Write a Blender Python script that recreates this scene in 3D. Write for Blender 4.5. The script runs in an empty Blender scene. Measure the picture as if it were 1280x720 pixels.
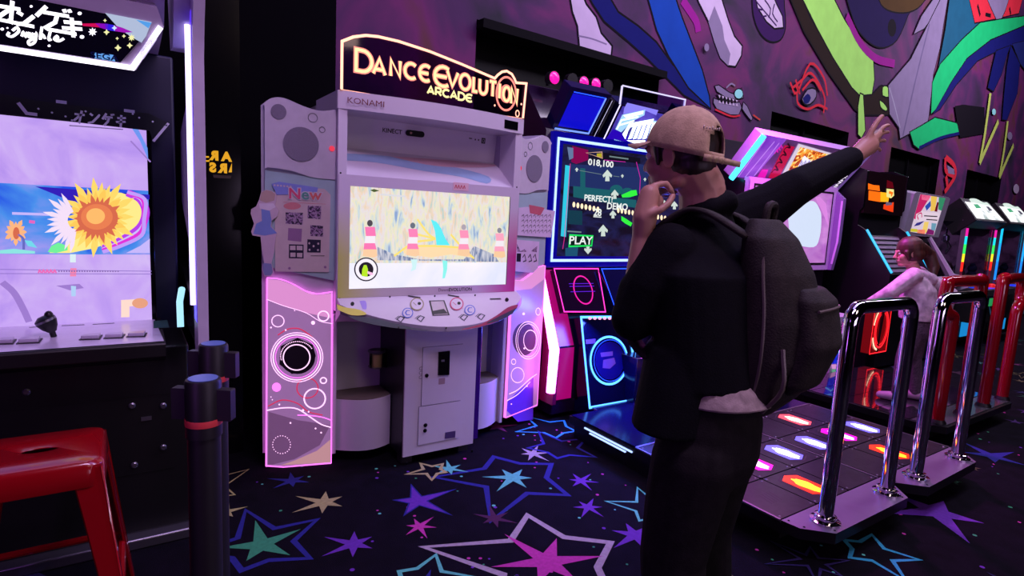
import bpy, bmesh, math, random
from mathutils import Vector as V, Matrix
random.seed(7)
SC = bpy.context.scene
# ------------------------------------------------------------------ camera
FPX, PITCH, ROLL, TH, CAMZ = 720.576, 0.128939, -0.05074271, 0.983699, 1.42
_h = V((math.cos(TH), math.sin(TH), 0)); _r = V((math.sin(TH), -math.cos(TH), 0)); _up = V((0, 0, 1))
CF = math.cos(PITCH)*_h - math.sin(PITCH)*_up
_u = math.sin(PITCH)*_h + math.cos(PITCH)*_up
CR = math.cos(ROLL)*_r - math.sin(ROLL)*_u
CU = math.sin(ROLL)*_r + math.cos(ROLL)*_u
CP = V((0, 0, CAMZ))
cam = bpy.data.objects.new('camera', bpy.data.cameras.new('camera')); SC.collection.objects.link(cam)
m = Matrix.Identity(4)
for i in range(3): m[i][0], m[i][1], m[i][2], m[i][3] = CR[i], CU[i], -CF[i], CP[i]
cam.matrix_world = m
cam.data.sensor_width = 36; cam.data.lens = FPX/1280*36; cam.data.clip_start = 0.02; cam.data.clip_end = 100
SC.camera = cam
# ------------------------------------------------------------------ light and exposure
SC.view_settings.view_transform = 'Standard'; SC.view_settings.look = 'None'
SC.view_settings.gamma = 1; SC.view_settings.exposure = 0; SC.view_settings.use_curve_mapping = False
SC.cycles.use_denoising = True
SC.cycles.sample_clamp_indirect = 4
W = bpy.data.worlds.new('world'); SC.world = W; W.use_nodes = True
W.node_tree.nodes['Background'].inputs[0].default_value = (0.03, 0.02, 0.06, 1); W.node_tree.nodes['Background'].inputs[1].default_value = 0.05
def area(name, loc, target, size, size_y, power, col):
    l = bpy.data.lights.new(name, 'AREA'); l.shape = 'RECTANGLE'; l.size = size; l.size_y = size_y; l.energy = power; l.color = col
    o = bpy.data.objects.new(name, l); SC.collection.objects.link(o); o.location = loc
    o.rotation_euler = (V(target)-V(loc)).to_track_quat('-Z', 'Y').to_euler(); return o
area('ceiling_light_violet', (0.9, 0.3, 4.4), (1.4, 3.0, 0.9), 1.6, 0.8, 74, (0.82, 0.54, 1.0))
area('ceiling_light_mural', (5.5, 1.2, 5.6), (6.0, 4.4, 3.2), 5.0, 0.8, 250, (0.86, 0.72, 1.0))
area('ceiling_light_mural_far', (13.0, 1.4, 6.0), (13.5, 4.9, 4.0), 5.0, 0.8, 330, (0.86, 0.72, 1.0))
area('fill_light_left', (-2.6, -0.6, 1.7), (2.6, 1.6, 0.8), 0.4, 2.4, 17, (0.58, 0.16, 1.0))  # unseen fill light, added so the chrome bars pick up violet streaks
area('fill_light_behind', (2.9, -3.4, 1.3), (1.3, 3.0, 0.4), 2.6, 1.0, 30, (0.85, 0.60, 1.0))  # unseen fill light, added to lift the cabinet fronts and nooks
area('cabinet_spill_magenta', (4.25, 2.7, 2.5), (4.9, 1.95, 1.0), 0.25, 0.25, 55, (1.0, 0.10, 0.95))  # added light, stands in for magenta from nearby cabinet lights on the girl
area('cabinet_spill_blue', (2.75, 2.72, 0.75), (2.1, 2.4, 0.0), 0.5, 0.15, 22, (0.05, 0.10, 1.0))  # added light, carries the blue neon's spill down to the carpet
area('ceiling_light_warm', (2.2, -2.2, 4.0), (1.6, 1.0, 1.2), 1.0, 1.0, 18, (1.0, 0.72, 0.55))
area('ceiling_light_blue', (3.0, 1.6, 5.2), (3.0, 1.9, 0.0), 3.0, 1.5, 45, (0.35, 0.25, 1.0))
# ------------------------------------------------------------------ materials
def s2l(c):
    f = lambda v: v/12.92 if v <= 0.04045 else ((v+0.055)/1.055)**2.4
    return tuple(f(x) for x in c[:3])
MATS = {}
def mat(name, col, rough=0.5, metal=0.0, emit=None, es=0.0, noise=0.12, scale=18.0, coat=0.0, alpha=1.0, trans=0.0, spec=0.5):
    """procedural principled material; colours as sRGB 0..1"""
    if name in MATS: return MATS[name]
    M = bpy.data.materials.new(name); M.use_nodes = True; nt = M.node_tree; b = nt.nodes['Principled BSDF']
    c = s2l(col)
    b.inputs['Roughness'].default_value = rough; b.inputs['Metallic'].default_value = metal
    b.inputs['Specular IOR Level'].default_value = spec; b.inputs['Coat Weight'].default_value = coat; b.inputs['Alpha'].default_value = alpha
    b.inputs['Transmission Weight'].default_value = trans
    tc = nt.nodes.new('ShaderNodeTexCoord'); nz = nt.nodes.new('ShaderNodeTexNoise'); nz.inputs['Scale'].default_value = scale; nz.inputs['Detail'].default_value = 3
    nt.links.new(tc.outputs['Object'], nz.inputs['Vector'])
    mx = nt.nodes.new('ShaderNodeMix'); mx.data_type = 'RGBA'
    mx.inputs[6].default_value = (*[v*(1-noise) for v in c], 1); mx.inputs[7].default_value = (*[min(1, v*(1+noise)) for v in c], 1)
    nt.links.new(nz.outputs['Fac'], mx.inputs[0]); nt.links.new(mx.outputs[2], b.inputs['Base Color'])
    if emit is not None:
        b.inputs['Emission Color'].default_value = (*s2l(emit), 1); b.inputs['Emission Strength'].default_value = es
    MATS[name] = M; return M
def glow(name, col, s, rough=0.25):
    return mat(name, [v*0.3 for v in col], rough, 0, col, s)
def ramp_mat(name, stops, scale, es=0.0, rough=0.4, stretch=(1, 1, 1), detail=4, distort=0.5, coat=0.0, bump=0.0, spec=0.5):
    """noise -> colour ramp, as base colour or (es > 0) as the picture a screen gives off"""
    if name in MATS: return MATS[name]
    M = bpy.data.materials.new(name); M.use_nodes = True; nt = M.node_tree; b = nt.nodes['Principled BSDF']; b.inputs['Roughness'].default_value = rough
    b.inputs['Coat Weight'].default_value = coat; b.inputs['Specular IOR Level'].default_value = spec
    tc = nt.nodes.new('ShaderNodeTexCoord'); mp = nt.nodes.new('ShaderNodeMapping'); mp.inputs['Scale'].default_value = stretch
    nz = nt.nodes.new('ShaderNodeTexNoise'); nz.inputs['Scale'].default_value = scale; nz.inputs['Detail'].default_value = detail; nz.inputs['Distortion'].default_value = distort
    cr = nt.nodes.new('ShaderNodeValToRGB')
    els = cr.color_ramp.elements
    while len(els) < len(stops): els.new(0.5)
    for e, (p, c) in zip(els, stops): e.position = p; e.color = (*s2l(c), 1)
    nt.links.new(tc.outputs['Object'], mp.inputs[0]); nt.links.new(mp.outputs[0], nz.inputs['Vector']); nt.links.new(nz.outputs['Fac'], cr.inputs[0])
    if es > 0:
        b.inputs['Base Color'].default_value = (0.01, 0.01, 0.01, 1)
        nt.links.new(cr.outputs[0], b.inputs['Emission Color']); b.inputs['Emission Strength'].default_value = es
    else:
        nt.links.new(cr.outputs[0], b.inputs['Base Color'])
    if bump:
        bp = nt.nodes.new('ShaderNodeBump'); bp.inputs['Strength'].default_value = bump; bp.inputs['Distance'].default_value = 0.004
        n2 = nt.nodes.new('ShaderNodeTexNoise'); n2.inputs['Scale'].default_value = 220; nt.links.new(tc.outputs['Object'], n2.inputs['Vector'])
        nt.links.new(n2.outputs['Fac'], bp.inputs['Height']); nt.links.new(bp.outputs[0], b.inputs['Normal'])
    MATS[name] = M; return M
def clear(name, col, mixf=0.75, rough=0.05):
    """thin clear acrylic / glass: transparent with a glossy skin"""
    if name in MATS: return MATS[name]
    M = bpy.data.materials.new(name); M.use_nodes = True; nt = M.node_tree; nt.nodes.clear()
    o = nt.nodes.new('ShaderNodeOutputMaterial'); t = nt.nodes.new('ShaderNodeBsdfTransparent'); g = nt.nodes.new('ShaderNodeBsdfGlossy'); x = nt.nodes.new('ShaderNodeMixShader')
    lw = nt.nodes.new('ShaderNodeLayerWeight'); lw.inputs[0].default_value = 0.5; pw = nt.nodes.new('ShaderNodeMath'); pw.operation = 'POWER'; pw.inputs[1].default_value = 4.0; nt.links.new(lw.outputs['Facing'], pw.inputs[0])
    f = nt.nodes.new('ShaderNodeMath'); f.operation = 'MULTIPLY_ADD'; f.inputs[1].default_value = 0.7; f.inputs[2].default_value = 0.04; nt.links.new(pw.outputs[0], f.inputs[0])
    t.inputs[0].default_value = (*[v*mixf for v in s2l(col)], 1); g.inputs['Roughness'].default_value = rough
    nt.links.new(f.outputs[0], x.inputs[0]); nt.links.new(t.outputs[0], x.inputs[1]); nt.links.new(g.outputs[0], x.inputs[2]); nt.links.new(x.outputs[0], o.inputs[0])
    MATS[name] = M; return M
# ------------------------------------------------------------------ geometry helpers
def ray(x, y): return (x-640)/FPX*CR - (y-360)/FPX*CU + CF
def at(x, y, d): return CP + ray(x, y)*d            # a point seen at (x, y), d metres ahead
def onz(x, y, z=0.0): r = ray(x, y); return CP + r*((z-CAMZ)/r.z)
class Fr:
    """a flat face of something: origin, across, up; n points out of the face"""
    def __init__(s, O, u, v):
        s.O = V(O); s.u = V(u).normalized(); v = V(v); s.n = s.u.cross(v).normalized(); s.v = s.n.cross(s.u).normalized()
    def __call__(s, a, b, c=0.0): return s.O + s.u*a + s.v*b + s.n*c
    def px(s, x, y):
        r = ray(x, y); p = CP + r*((s.O-CP).dot(s.n)/r.dot(s.n)) - s.O; return (p.dot(s.u), p.dot(s.v))
    def pxs(s, pts, ox=0, oy=0, k=1.0): return [s.px(ox+x/k, oy+y/k) for x, y in pts]
    def pxe(s, cx, cy, rx, ry=None, ox=0, oy=0, k=1.0, n=28):
        ry = rx if ry is None else ry
        return s.pxs([(cx+rx*math.cos(t*2*math.pi/n), cy-ry*math.sin(t*2*math.pi/n)) for t in range(n)], ox, oy, k)
def ell(cx, cy, rx, ry=None, n=28, a0=0.0, a1=360.0):
    ry = rx if ry is None else ry; full = abs(a1-a0) >= 360
    k = n if full else n+1
    return [(cx+rx*math.cos(math.radians(a0+(a1-a0)*i/n)), cy+ry*math.sin(math.radians(a0+(a1-a0)*i/n))) for i in range(k)]
def face(y, x=0.0, z=0.0): return Fr((x, y, z), (1, 0, 0), (0, 0, 1))
def rrect(x0, y0, x1, y1, r, n=4):
    p = []
    for cx, cy, a in ((x1-r, y1-r, 0), (x0+r, y1-r, 90), (x0+r, y0+r, 180), (x1-r, y0+r, 270)):
        p += [(cx+r*math.cos(math.radians(a+90*i/n)), cy+r*math.sin(math.radians(a+90*i/n))) for i in range(n+1)]
    return p
def smooth_line(pts, n=6):
    """Catmull-Rom through the points (any dimension)"""
    P = [V(p) for p in pts]; P = [2*P[0]-P[1]] + P + [2*P[-1]-P[-2]]; out = []
    for i in range(1, len(P)-2):
        a, b, c, d = P[i-1], P[i], P[i+1], P[i+2]
        for k in range(n):
            t = k/n; out.append(0.5*((2*b)+(c-a)*t+(2*a-5*b+4*c-d)*t*t+(3*b-a-3*c+d)*t**3))
    return [tuple(p) for p in out] + [tuple(P[-2])]
class G:
    def __init__(s): s.v = []; s.f = []; s.mi = []; s.m = []
    def _m(s, m):
        if m not in s.m: s.m.append(m)
        return s.m.index(m)
    def add(s, vs, fs, m):
        o = len(s.v); k = s._m(m); s.v += [V(p) for p in vs]
        for f in fs: s.f.append([o+i for i in f]); s.mi.append(k)
        return s
    def poly(s, fr, pts, c, m): return s.add([fr(a, b, c) for a, b in pts], [list(range(len(pts)))], m)
    def prism(s, fr, pts, c0, c1, m, side=None, back=True):
        A = sum(pts[i][0]*pts[(i+1) % len(pts)][1]-pts[(i+1) % len(pts)][0]*pts[i][1] for i in range(len(pts)))
        if A < 0: pts = pts[::-1]
        if c1 < c0: c0, c1 = c1, c0
        n = len(pts); vs = [fr(a, b, c0) for a, b in pts] + [fr(a, b, c1) for a, b in pts]
        s.add(vs, [list(range(n, 2*n))] + ([list(range(n-1, -1, -1))] if back else []), m)
        s.add(vs, [[i, (i+1) % n, n+(i+1) % n, n+i] for i in range(n)], side or m); return s
    def box(s, a, b, m):
        x0, y0, z0 = [min(a[i], b[i]) for i in range(3)]; x1, y1, z1 = [max(a[i], b[i]) for i in range(3)]
        return s.add([(x, y, z) for z in (z0, z1) for y in (y0, y1) for x in (x0, x1)],
                     [[0, 2, 3, 1], [4, 5, 7, 6], [0, 1, 5, 4], [2, 6, 7, 3], [0, 4, 6, 2], [1, 3, 7, 5]], m)
    def fbox(s, fr, a0, b0, a1, b1, c0, c1, m): return s.prism(fr, [(a0, b0), (a1, b0), (a1, b1), (a0, b1)], c0, c1, m)
    def ringp(s, fr, inner, outer, c, m):
        n = len(inner); return s.add([fr(a, b, c) for a, b in inner+outer], [[i, n+i, n+(i+1) % n, (i+1) % n] for i in range(n)], m)
    def line(s, fr, pts, w, c, m, closed=False, h=0.0):
        """flat ribbon along (a, b) points with mitred corners"""
        P = [V((p[0], p[1])) for p in pts]; n = len(P); L = []; R = []
        for i in range(n):
            a = P[i-1] if (i or closed) else None; b = P[(i+1) % n] if (i < n-1 or closed) else None
            d0 = (P[i]-a).normalized() if a is not None and (P[i]-a).length > 1e-9 else None
            d1 = (b-P[i]).normalized() if b is not None and (b-P[i]).length > 1e-9 else None
            if d0 is None: d0 = d1
            if d1 is None: d1 = d0
            t = d0+d1
            t = t.normalized() if t.length > 1e-6 else d0
            nn = V((-t.y, t.x)); k = 1/max(0.65, nn.dot(V((-d0.y, d0.x))))
            L.append(P[i]+nn*w*0.5*k); R.append(P[i]-nn*w*0.5*k)
        fs = [[i, n+i, n+(i+1) % n, (i+1) % n] for i in range(n if closed else n-1)]
        s.add([fr(p.x, p.y, c) for p in L+R], fs, m)
        return s
    def tube(s, pts, r, m, n=8, closed=False, caps=True):
        P = [V(p) for p in pts]; k = len(P); rr = r if isinstance(r, (list, tuple)) else [r]*k
        T = []
        for i in range(k):
            a = P[i-1] if (i or closed) else P[i]; b = P[(i+1) % k] if (i < k-1 or closed) else P[i]
            T.append((b-a).normalized())
        x = T[0].orthogonal().normalized(); vs = []
        for i in range(k):
            x = (x-T[i]*x.dot(T[i])).normalized(); y = T[i].cross(x)
            vs += [P[i]+(x*math.cos(2*math.pi*j/n)+y*math.sin(2*math.pi*j/n))*rr[i] for j in range(n)]
        fs = [[i*n+j, i*n+(j+1) % n, ((i+1) % k)*n+(j+1) % n, ((i+1) % k)*n+j] for i in range(k if closed else k-1) for j in range(n)]
        if caps and not closed: fs += [list(range(n-1, -1, -1)), list(range((k-1)*n, k*n))]
        return s.add(vs, fs, m)
    def cyl(s, a, b, r0, m, r1=None, n=20): return s.tube([a, b], [r0, r0 if r1 is None else r1], m, n)
    def lathe(s, c, prof, m, n=28, ax=(0, 0, 1)):
        """profile of (radius, height) about an axis through c"""
        ax = V(ax).normalized(); x = ax.orthogonal().normalized(); y = ax.cross(x); c = V(c); k = len(prof)
        vs = [c+ax*h+(x*math.cos(2*math.pi*j/n)+y*math.sin(2*math.pi*j/n))*max(r, 1e-4) for r, h in prof for j in range(n)]
        fs = [[i*n+j, i*n+(j+1) % n, (i+1)*n+(j+1) % n, (i+1)*n+j] for i in range(k-1) for j in range(n)]
        fs += [list(range(n-1, -1, -1)), list(range((k-1)*n, k*n))]
        return s.add(vs, fs, m)
    def ball(s, c, rad, m, ax=None, nu=16, nv=10):
        """ellipsoid; ax = three axes (forward, left, up)"""
        c = V(c); rad = (rad,)*3 if not isinstance(rad, (tuple, list)) else rad
        X, Y, Z = [V(a) for a in (ax or ((1, 0, 0), (0, 1, 0), (0, 0, 1)))]; vs = []
        for i in range(1, nv):
            t = math.pi*i/nv
            for j in range(nu):
                p = 2*math.pi*j/nu; vs.append(c+X*rad[0]*math.sin(t)*math.cos(p)+Y*rad[1]*math.sin(t)*math.sin(p)+Z*rad[2]*math.cos(t))
        vs += [c+Z*rad[2], c-Z*rad[2]]; a, b = len(vs)-2, len(vs)-1
        fs = [[i*nu+j, (i+1)*nu+j, (i+1)*nu+(j+1) % nu, i*nu+(j+1) % nu] for i in range(nv-2) for j in range(nu)]
        fs += [[a, j, (j+1) % nu] for j in range(nu)] + [[b, (nv-2)*nu+(j+1) % nu, (nv-2)*nu+j] for j in range(nu)]
        return s.add(vs, fs, m)
    def cone(s, a, b, r0, r1, m, n=12):
        """a limb segment: two balls and the taper between them"""
        s.ball(a, r0, m, nu=n, nv=8); s.ball(b, r1, m, nu=n, nv=8); return s.tube([a, b], [r0, r1], m, n)
    def limb(s, pts, rr, m, n=12):
        for i in range(len(pts)-1): s.cone(pts[i], pts[i+1], rr[i], rr[i+1], m, n)
        return s
    def loft(s, secs, X, Y, m, n=24):
        """closed stack of ellipses: (centre, half along X, half along Y)"""
        X = V(X); Y = V(Y); k = len(secs)
        vs = [V(c)+X*a*math.cos(2*math.pi*j/n)+Y*b*math.sin(2*math.pi*j/n) for c, a, b in secs for j in range(n)]
        fs = [[i*n+j, i*n+(j+1) % n, (i+1)*n+(j+1) % n, (i+1)*n+j] for i in range(k-1) for j in range(n)]
        return s.add(vs, fs+[list(range(n-1, -1, -1)), list(range((k-1)*n, k*n))], m)
    def text(s, fr, t, a, b, size, c, m, wide=1.0, shear=0.0, mirror=False, center=True, thick=0.0):
        cu = bpy.data.curves.new('t', 'FONT'); cu.body = t; cu.size = size; cu.shear = shear; cu.offset = thick; cu.resolution_u = 3
        cu.align_x = 'CENTER' if center else 'LEFT'; cu.align_y = 'CENTER' if center else 'BOTTOM_BASELINE'
        o = bpy.data.objects.new('t', cu); SC.collection.objects.link(o)
        me = bpy.data.meshes.new_from_object(o.evaluated_get(bpy.context.evaluated_depsgraph_get()))
        bpy.data.objects.remove(o); bpy.data.curves.remove(cu)
        sg = -1 if mirror else 1
        s.add([fr(a+v.co.x*wide*sg, b+v.co.y, c) for v in me.vertices], [list(p.vertices)[::sg] for p in me.polygons], m)
        bpy.data.meshes.remove(me); return s
    def build(s, name, parent=None, bevel=0.0, loc=None, angle=38, seg=2, remesh=0.0, sm=4, subsurf=0, solid=0.0):
        base = V(loc) if loc is not None else V((0, 0, 0))
        if parent is not None:
            r = parent
            while r.parent: r = r.parent
            base = V(r.location)
        me = bpy.data.meshes.new(name); me.from_pydata([p-base for p in s.v], [], s.f)
        for mm in s.m: me.materials.append(mm)
        me.polygons.foreach_set('material_index', s.mi); me.polygons.foreach_set('use_smooth', [True]*len(s.f))
        me.update(); me.set_sharp_from_angle(angle=math.radians(180 if remesh else angle))
        o = bpy.data.objects.new(name, me); SC.collection.objects.link(o)
        if parent is not None: o.parent = parent
        else: o.location = base
        if solid: x = o.modifiers.new('solid', 'SOLIDIFY'); x.thickness = solid; x.offset = 0
        if remesh:
            x = o.modifiers.new('remesh', 'REMESH'); x.mode = 'VOXEL'; x.voxel_size = remesh; x.use_smooth_shade = True
            x = o.modifiers.new('smooth', 'SMOOTH'); x.factor = 0.5; x.iterations = sm
        if subsurf: x = o.modifiers.new('sub', 'SUBSURF'); x.levels = subsurf; x.render_levels = subsurf
        if bevel:
            x = o.modifiers.new('bevel', 'BEVEL'); x.width = bevel; x.segments = seg; x.limit_method = 'ANGLE'; x.angle_limit = math.radians(40)
        return o
def tag(o, label, cat, group=None):
    o['label'] = label; o['category'] = cat
    if group: o['group'] = group
    return o
def thing(name, label, cat, loc, group=None):
    o = bpy.data.objects.new(name, None); SC.collection.objects.link(o); o.location = loc; o.empty_display_size = 0.1
    return tag(o, label, cat, group)
def struct(o): o['kind'] = 'structure'; return o
def dup(root, delta, label, group=None):
    r = root.copy(); SC.collection.objects.link(r); r.location = root.location+V(delta); r['label'] = label
    if group: r['group'] = group
    for ch in list(root.children):
        c = ch.copy(); SC.collection.objects.link(c); c.parent = r
        for g in ch.children:
            d = g.copy(); SC.collection.objects.link(d); d.parent = c
    return r
# shared materials
BLACK = mat('black_plastic', (0.045, 0.042, 0.05), 0.45)
BLACKG = mat('black_gloss', (0.03, 0.03, 0.04), 0.12)
WHITE = mat('white_laminate', (0.80, 0.77, 0.82), 0.38, noise=0.03)
GREYM = mat('brushed_steel', (0.55, 0.54, 0.58), 0.35, 0.9)
CHROME = mat('chrome', (0.86, 0.85, 0.88), 0.07, 1.0, noise=0.01)
SCREW = mat('dark_screw', (0.08, 0.08, 0.09), 0.3, 0.8)
DARKG = mat('dark_grey', (0.16, 0.15, 0.17), 0.5)
# ------------------------------------------------------------------ setting: carpet, mural wall, shell
CARP = ramp_mat('carpet_black', [(0.3, (0.025, 0.02, 0.045)), (0.7, (0.06, 0.045, 0.09))], 9, rough=0.95, bump=0.5, spec=0.1)
def cc(n, c): return mat('carpet_'+n, [v*0.76 for v in c], 0.95, noise=0.35, scale=60)
C_TEAL = cc('teal', (0.45, 0.98, 0.85)); C_GRN = cc('green', (0.25, 0.75, 0.5)); C_YEL = cc('yellow', (0.85, 0.82, 0.5)); C_PNK = cc('pink', (0.95, 0.25, 0.75))
C_PUR = cc('purple', (0.5, 0.2, 0.8)); C_BLU = cc('blue', (0.12, 0.14, 0.62)); C_WHT = cc('white', (0.85, 0.8, 0.82)); C_DIM = cc('dim', (0.35, 0.08, 0.3)); C_CYN = cc('cyan', (0.2, 0.8, 0.95))
g = G(); FL = Fr((0, 0, 0), (1, 0, 0), (0, 1, 0))
g.add([(-4, -5, 0), (26, -5, 0), (26, 7, 0), (-4, 7, 0)], [[0, 1, 2, 3]], CARP)
_lay = [0]
def star(cx, cy, r, m, rot=0.0, inner=0.29, pts=6, outline=0.0, sx=1.0, jit=0.30):
    P = []
    for i in range(pts*2):
        rr = r*(1+jit*math.sin(i*2.4+cx*7)) if i % 2 == 0 else r*inner
        a = math.radians(rot)+math.pi*i/pts; P.append((cx+rr*math.cos(a)*sx, cy+rr*math.sin(a)))
    _lay[0] += 1; z = 0.0006+0.00001*_lay[0]
    if outline: g.line(FL, P, outline, z, m, closed=True)
    else: g.poly(FL, P, z, m)
def pstar(x, y, wpx, m, rot=0.0, **k):
    p = onz(x, y); d = (p-CP).dot(CF); star(p.x, p.y, wpx*0.5*d/FPX, m, rot, **k); used.append((p.x, p.y, wpx*0.5*d/FPX))
used = []
pstar(327, 681, 150, C_BLU, 20, pts=5, outline=0.025, inner=0.5); pstar(327, 681, 98, C_GRN, 15, pts=5)
pstar(405, 628, 68, C_YEL, 10, pts=6); pstar(522, 626, 90, C_BLU, 5, pts=5); pstar(522, 626, 72, C_PUR, 5, pts=5)
pstar(641, 597, 170, C_BLU, 8, pts=5, outline=0.03, inner=0.5); pstar(641, 597, 68, C_TEAL, 30, pts=6)
pstar(562, 586, 44, C_TEAL, 12); pstar(666, 567, 44, C_WHT, 40, pts=6); pstar(524, 658, 46, C_PNK, 25, pts=6)
pstar(684, 702, 250, C_WHT, 68, pts=5, outline=0.032, inner=0.5); pstar(684, 702, 125, C_PNK, 40, pts=6); pstar(442, 680, 70, C_PUR, 10); pstar(618, 648, 52, C_DIM, 10)
pstar(735, 634, 46, C_PUR, 33); pstar(794, 669, 74, C_PUR, 10); pstar(531, 726, 110, C_TEAL, 50, pts=5, outline=0.018, inner=0.5)
pstar(531, 730, 60, C_BLU, 50); pstar(812, 636, 90, C_TEAL, 60, pts=5, outline=0.016, inner=0.45); pstar(726, 601, 42, C_PUR, 20); pstar(365, 601, 50, C_BLU, 22)
pstar(282, 640, 46, C_YEL, 75, pts=5); pstar(205, 662, 40, C_YEL, 30, pts=5); pstar(230, 664, 44, C_GRN, 10, pts=5); pstar(690, 535, 80, C_CYN, 25, pts=5, outline=0.018, inner=0.5)
pstar(540, 588, 50, C_YEL, 100, pts=5, outline=0.02, inner=0.45); pstar(250, 612, 110, C_YEL, 100, pts=5, outline=0.010, inner=0.5)
pstar(700, 560, 90, C_BLU, 10, pts=5, outline=0.02, inner=0.5); pstar(1170, 640, 120, C_PUR, 10, pts=5); pstar(1240, 570, 70, C_BLU, 60, pts=5); pstar(1090, 690, 90, C_CYN, 25, pts=5, outline=0.02, inner=0.5)
PAL = [cc('dull_'+n, c) for n, c in (('teal', (0.2, 0.5, 0.45)), ('green', (0.12, 0.4, 0.28)), ('yellow', (0.45, 0.43, 0.26)), ('pink', (0.5, 0.12, 0.4)), ('violet', (0.28, 0.1, 0.45)), ('navy', (0.08, 0.09, 0.35)), ('plum', (0.22, 0.05, 0.2)), ('indigo', (0.15, 0.08, 0.4)))]
for i in range(520):
    x, y = random.uniform(-2.5, 11), random.uniform(-2.5, 3.2); r = random.choice((0.07, 0.09, 0.12, 0.17))
    if all(math.hypot(x-a, y-b) > r+c*0.8 for a, b, c in used):
        used.append((x, y, r)); star(x, y, r, random.choice(PAL), random.uniform(0, 90), pts=random.choice((5, 6)), outline=0.014 if r > 0.15 else 0)
for i in range(700):
    x, y = random.uniform(-1.5, 6), random.uniform(-1, 3.1); _lay[0] += 0
    g.poly(FL, ell(x, y, random.uniform(0.005, 0.011), n=8), 0.00055, random.choice((C_TEAL, C_PNK, C_PUR, C_PNK, C_GRN)))
struct(g.build('floor'))
# mural wall
WD = V((1, 0.061, 0)).normalized(); FW = Fr((0, 4.1, 0), WD, (0, 0, 1))
def mm(n, c): return mat('mural_'+n, c, 0.85, noise=0.16, scale=5, spec=0.15)
MUR = ramp_mat('mural_nebula', [(0.28, (0.07, 0.05, 0.13)), (0.45, (0.24, 0.06, 0.28)), (0.56, (0.38, 0.06, 0.33)), (0.64, (0.34, 0.14, 0.19)), (0.74, (0.10, 0.06, 0.2))], 0.8, rough=0.8, detail=6, distort=1.2)
M_OUT = mm('outline', (0.04, 0.02, 0.06)); M_BLU = mm('blue', (0.06, 0.25, 0.60)); M_NAV = mm('navy', (0.05, 0.07, 0.36)); M_WHT = mm('white', (0.75, 0.68, 0.78)); M_GRY = mm('grey', (0.50, 0.45, 0.56))
M_LIM = mm('lime', (0.62, 0.88, 0.40)); M_BRN = mm('brown', (0.13, 0.08, 0.05)); M_IND = mm('indigo', (0.10, 0.05, 0.25)); M_GRN = mm('green', (0.08, 0.72, 0.40)); M_TEAL = mm('teal', (0.08, 0.33, 0.42))
M_RED = mm('red', (0.80, 0.16, 0.22)); M_YEL = mm('yellow', (0.72, 0.80, 0.36)); M_PUR = mm('deep_purple', (0.20, 0.07, 0.30)); M_ORG = mm('orange', (0.75, 0.25, 0.2)); M_PNK = mm('pink', (0.55, 0.1, 0.5)); M_CYN = mm('eye', (0.55, 0.85, 0.82))
M_HOLE = mat('window_black', (0.02, 0.02, 0.025), 0.3)
M_DARK = mat('wall_black_paint', (0.02, 0.016, 0.03), 0.9, spec=0.05)
g = G(); HT = 7.2
# holes cut in the wall: build the wall as strips around the openings
holes = [(2.36, 4.62, 1.4, 2.94), (6.82, 8.98, 1.9, 2.86), (10.55, 12.8, 1.9, 2.82), (14.4, 16.8, 1.9, 2.78)]
xs = [-4.0] + [v for h in holes for v in h[:2]] + [26.0]
for i in range(0, len(xs)-1, 2): g.poly(FW, [(xs[i], 0), (xs[i+1], 0), (xs[i+1], HT), (xs[i], HT)], 0, MUR if i else MUR)
for a, b, z0, z1 in holes:
    g.poly(FW, [(a, 0), (b, 0), (b, z0), (a, z0)], 0, MUR); g.poly(FW, [(a, z1), (b, z1), (b, HT), (a, HT)], 0, MUR)
    for p in (((a, z0), (a, z1)), ((a, z1), (b, z1)), ((b, z1), (b, z0)), ((b, z0), (a, z0))):
        g.add([FW(*p[0], 0), FW(*p[1], 0), FW(*p[1], -0.22), FW(*p[0], -0.22)], [[0, 1, 2, 3]], M_DARK)
g.poly(FW, [(-4, 0), (1.22, 0), (1.22, HT), (-4, HT)], 0.002, M_DARK)
lay = 0.003
def mp(pts, m, ox=0, oy=0, k=1.0, sm=0, out=0.022):
    global lay; lay += 0.0004
    P = FW.pxs(pts, ox, oy, k)
    if sm: P = smooth_line(P+[P[0]], sm)[:-1]
    g.poly(FW, P, lay, m)
    if out: g.line(FW, P, out, lay+0.0002, M_OUT, closed=True)
def ml(pts, w, m, ox=0, oy=0, k=1.0, closed=False, sm=4):
    global lay; lay += 0.0004
    P = FW.pxs(pts, ox, oy, k)
    g.line(FW, smooth_line(P, sm) if sm else P, w, lay, m, closed)
A = (680, 0, 4.0); B = (960, 0, 3.0)
mp([(120, -60), (140, 60), (165, 130), (175, 235), (250, 262), (335, 285), (340, 230), (285, 165), (260, 85), (210, 20), (180, -60)], M_WHT, *A)
ml([(172, 180), (240, 195), (312, 222)], 0.015, M_GRY, *A)
mp([(200, -60), (240, 20), (300, 110), (420, 210), (520, 300), (600, 380), (700, 480), (830, 545), (800, 470), (640, 320), (560, 210), (470, 130), (370, 60), (300, -60)], M_NAV, *A)
mp([(500, -60), (525, 20), (560, 150), (620, 280), (720, 440), (832, 545), (825, 480), (790, 350), (740, 220), (690, 90), (640, -60)], M_BLU, *A)
mp([(740, -60), (775, 20), (820, 110), (850, 210), (880, 290), (920, 330), (955, 335), (985, 280), (990, 230), (950, 180), (920, 100), (870, -60)], M_WHT, *A)
mp([(850, 30), (890, 130), (900, 200), (930, 270), (920, 330), (880, 290), (850, 210), (820, 110)], M_GRY, *A, out=0)
ml([(690, 0), (730, 60), (760, 110), (770, 160)], 0.10, M_PNK, *A)
mp([(1035, -60), (1045, 80), (1080, 170), (1130, 210), (1180, 200), (1205, 140), (1200, 40), (1180, -60)], M_PUR, *A, sm=3)
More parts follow.
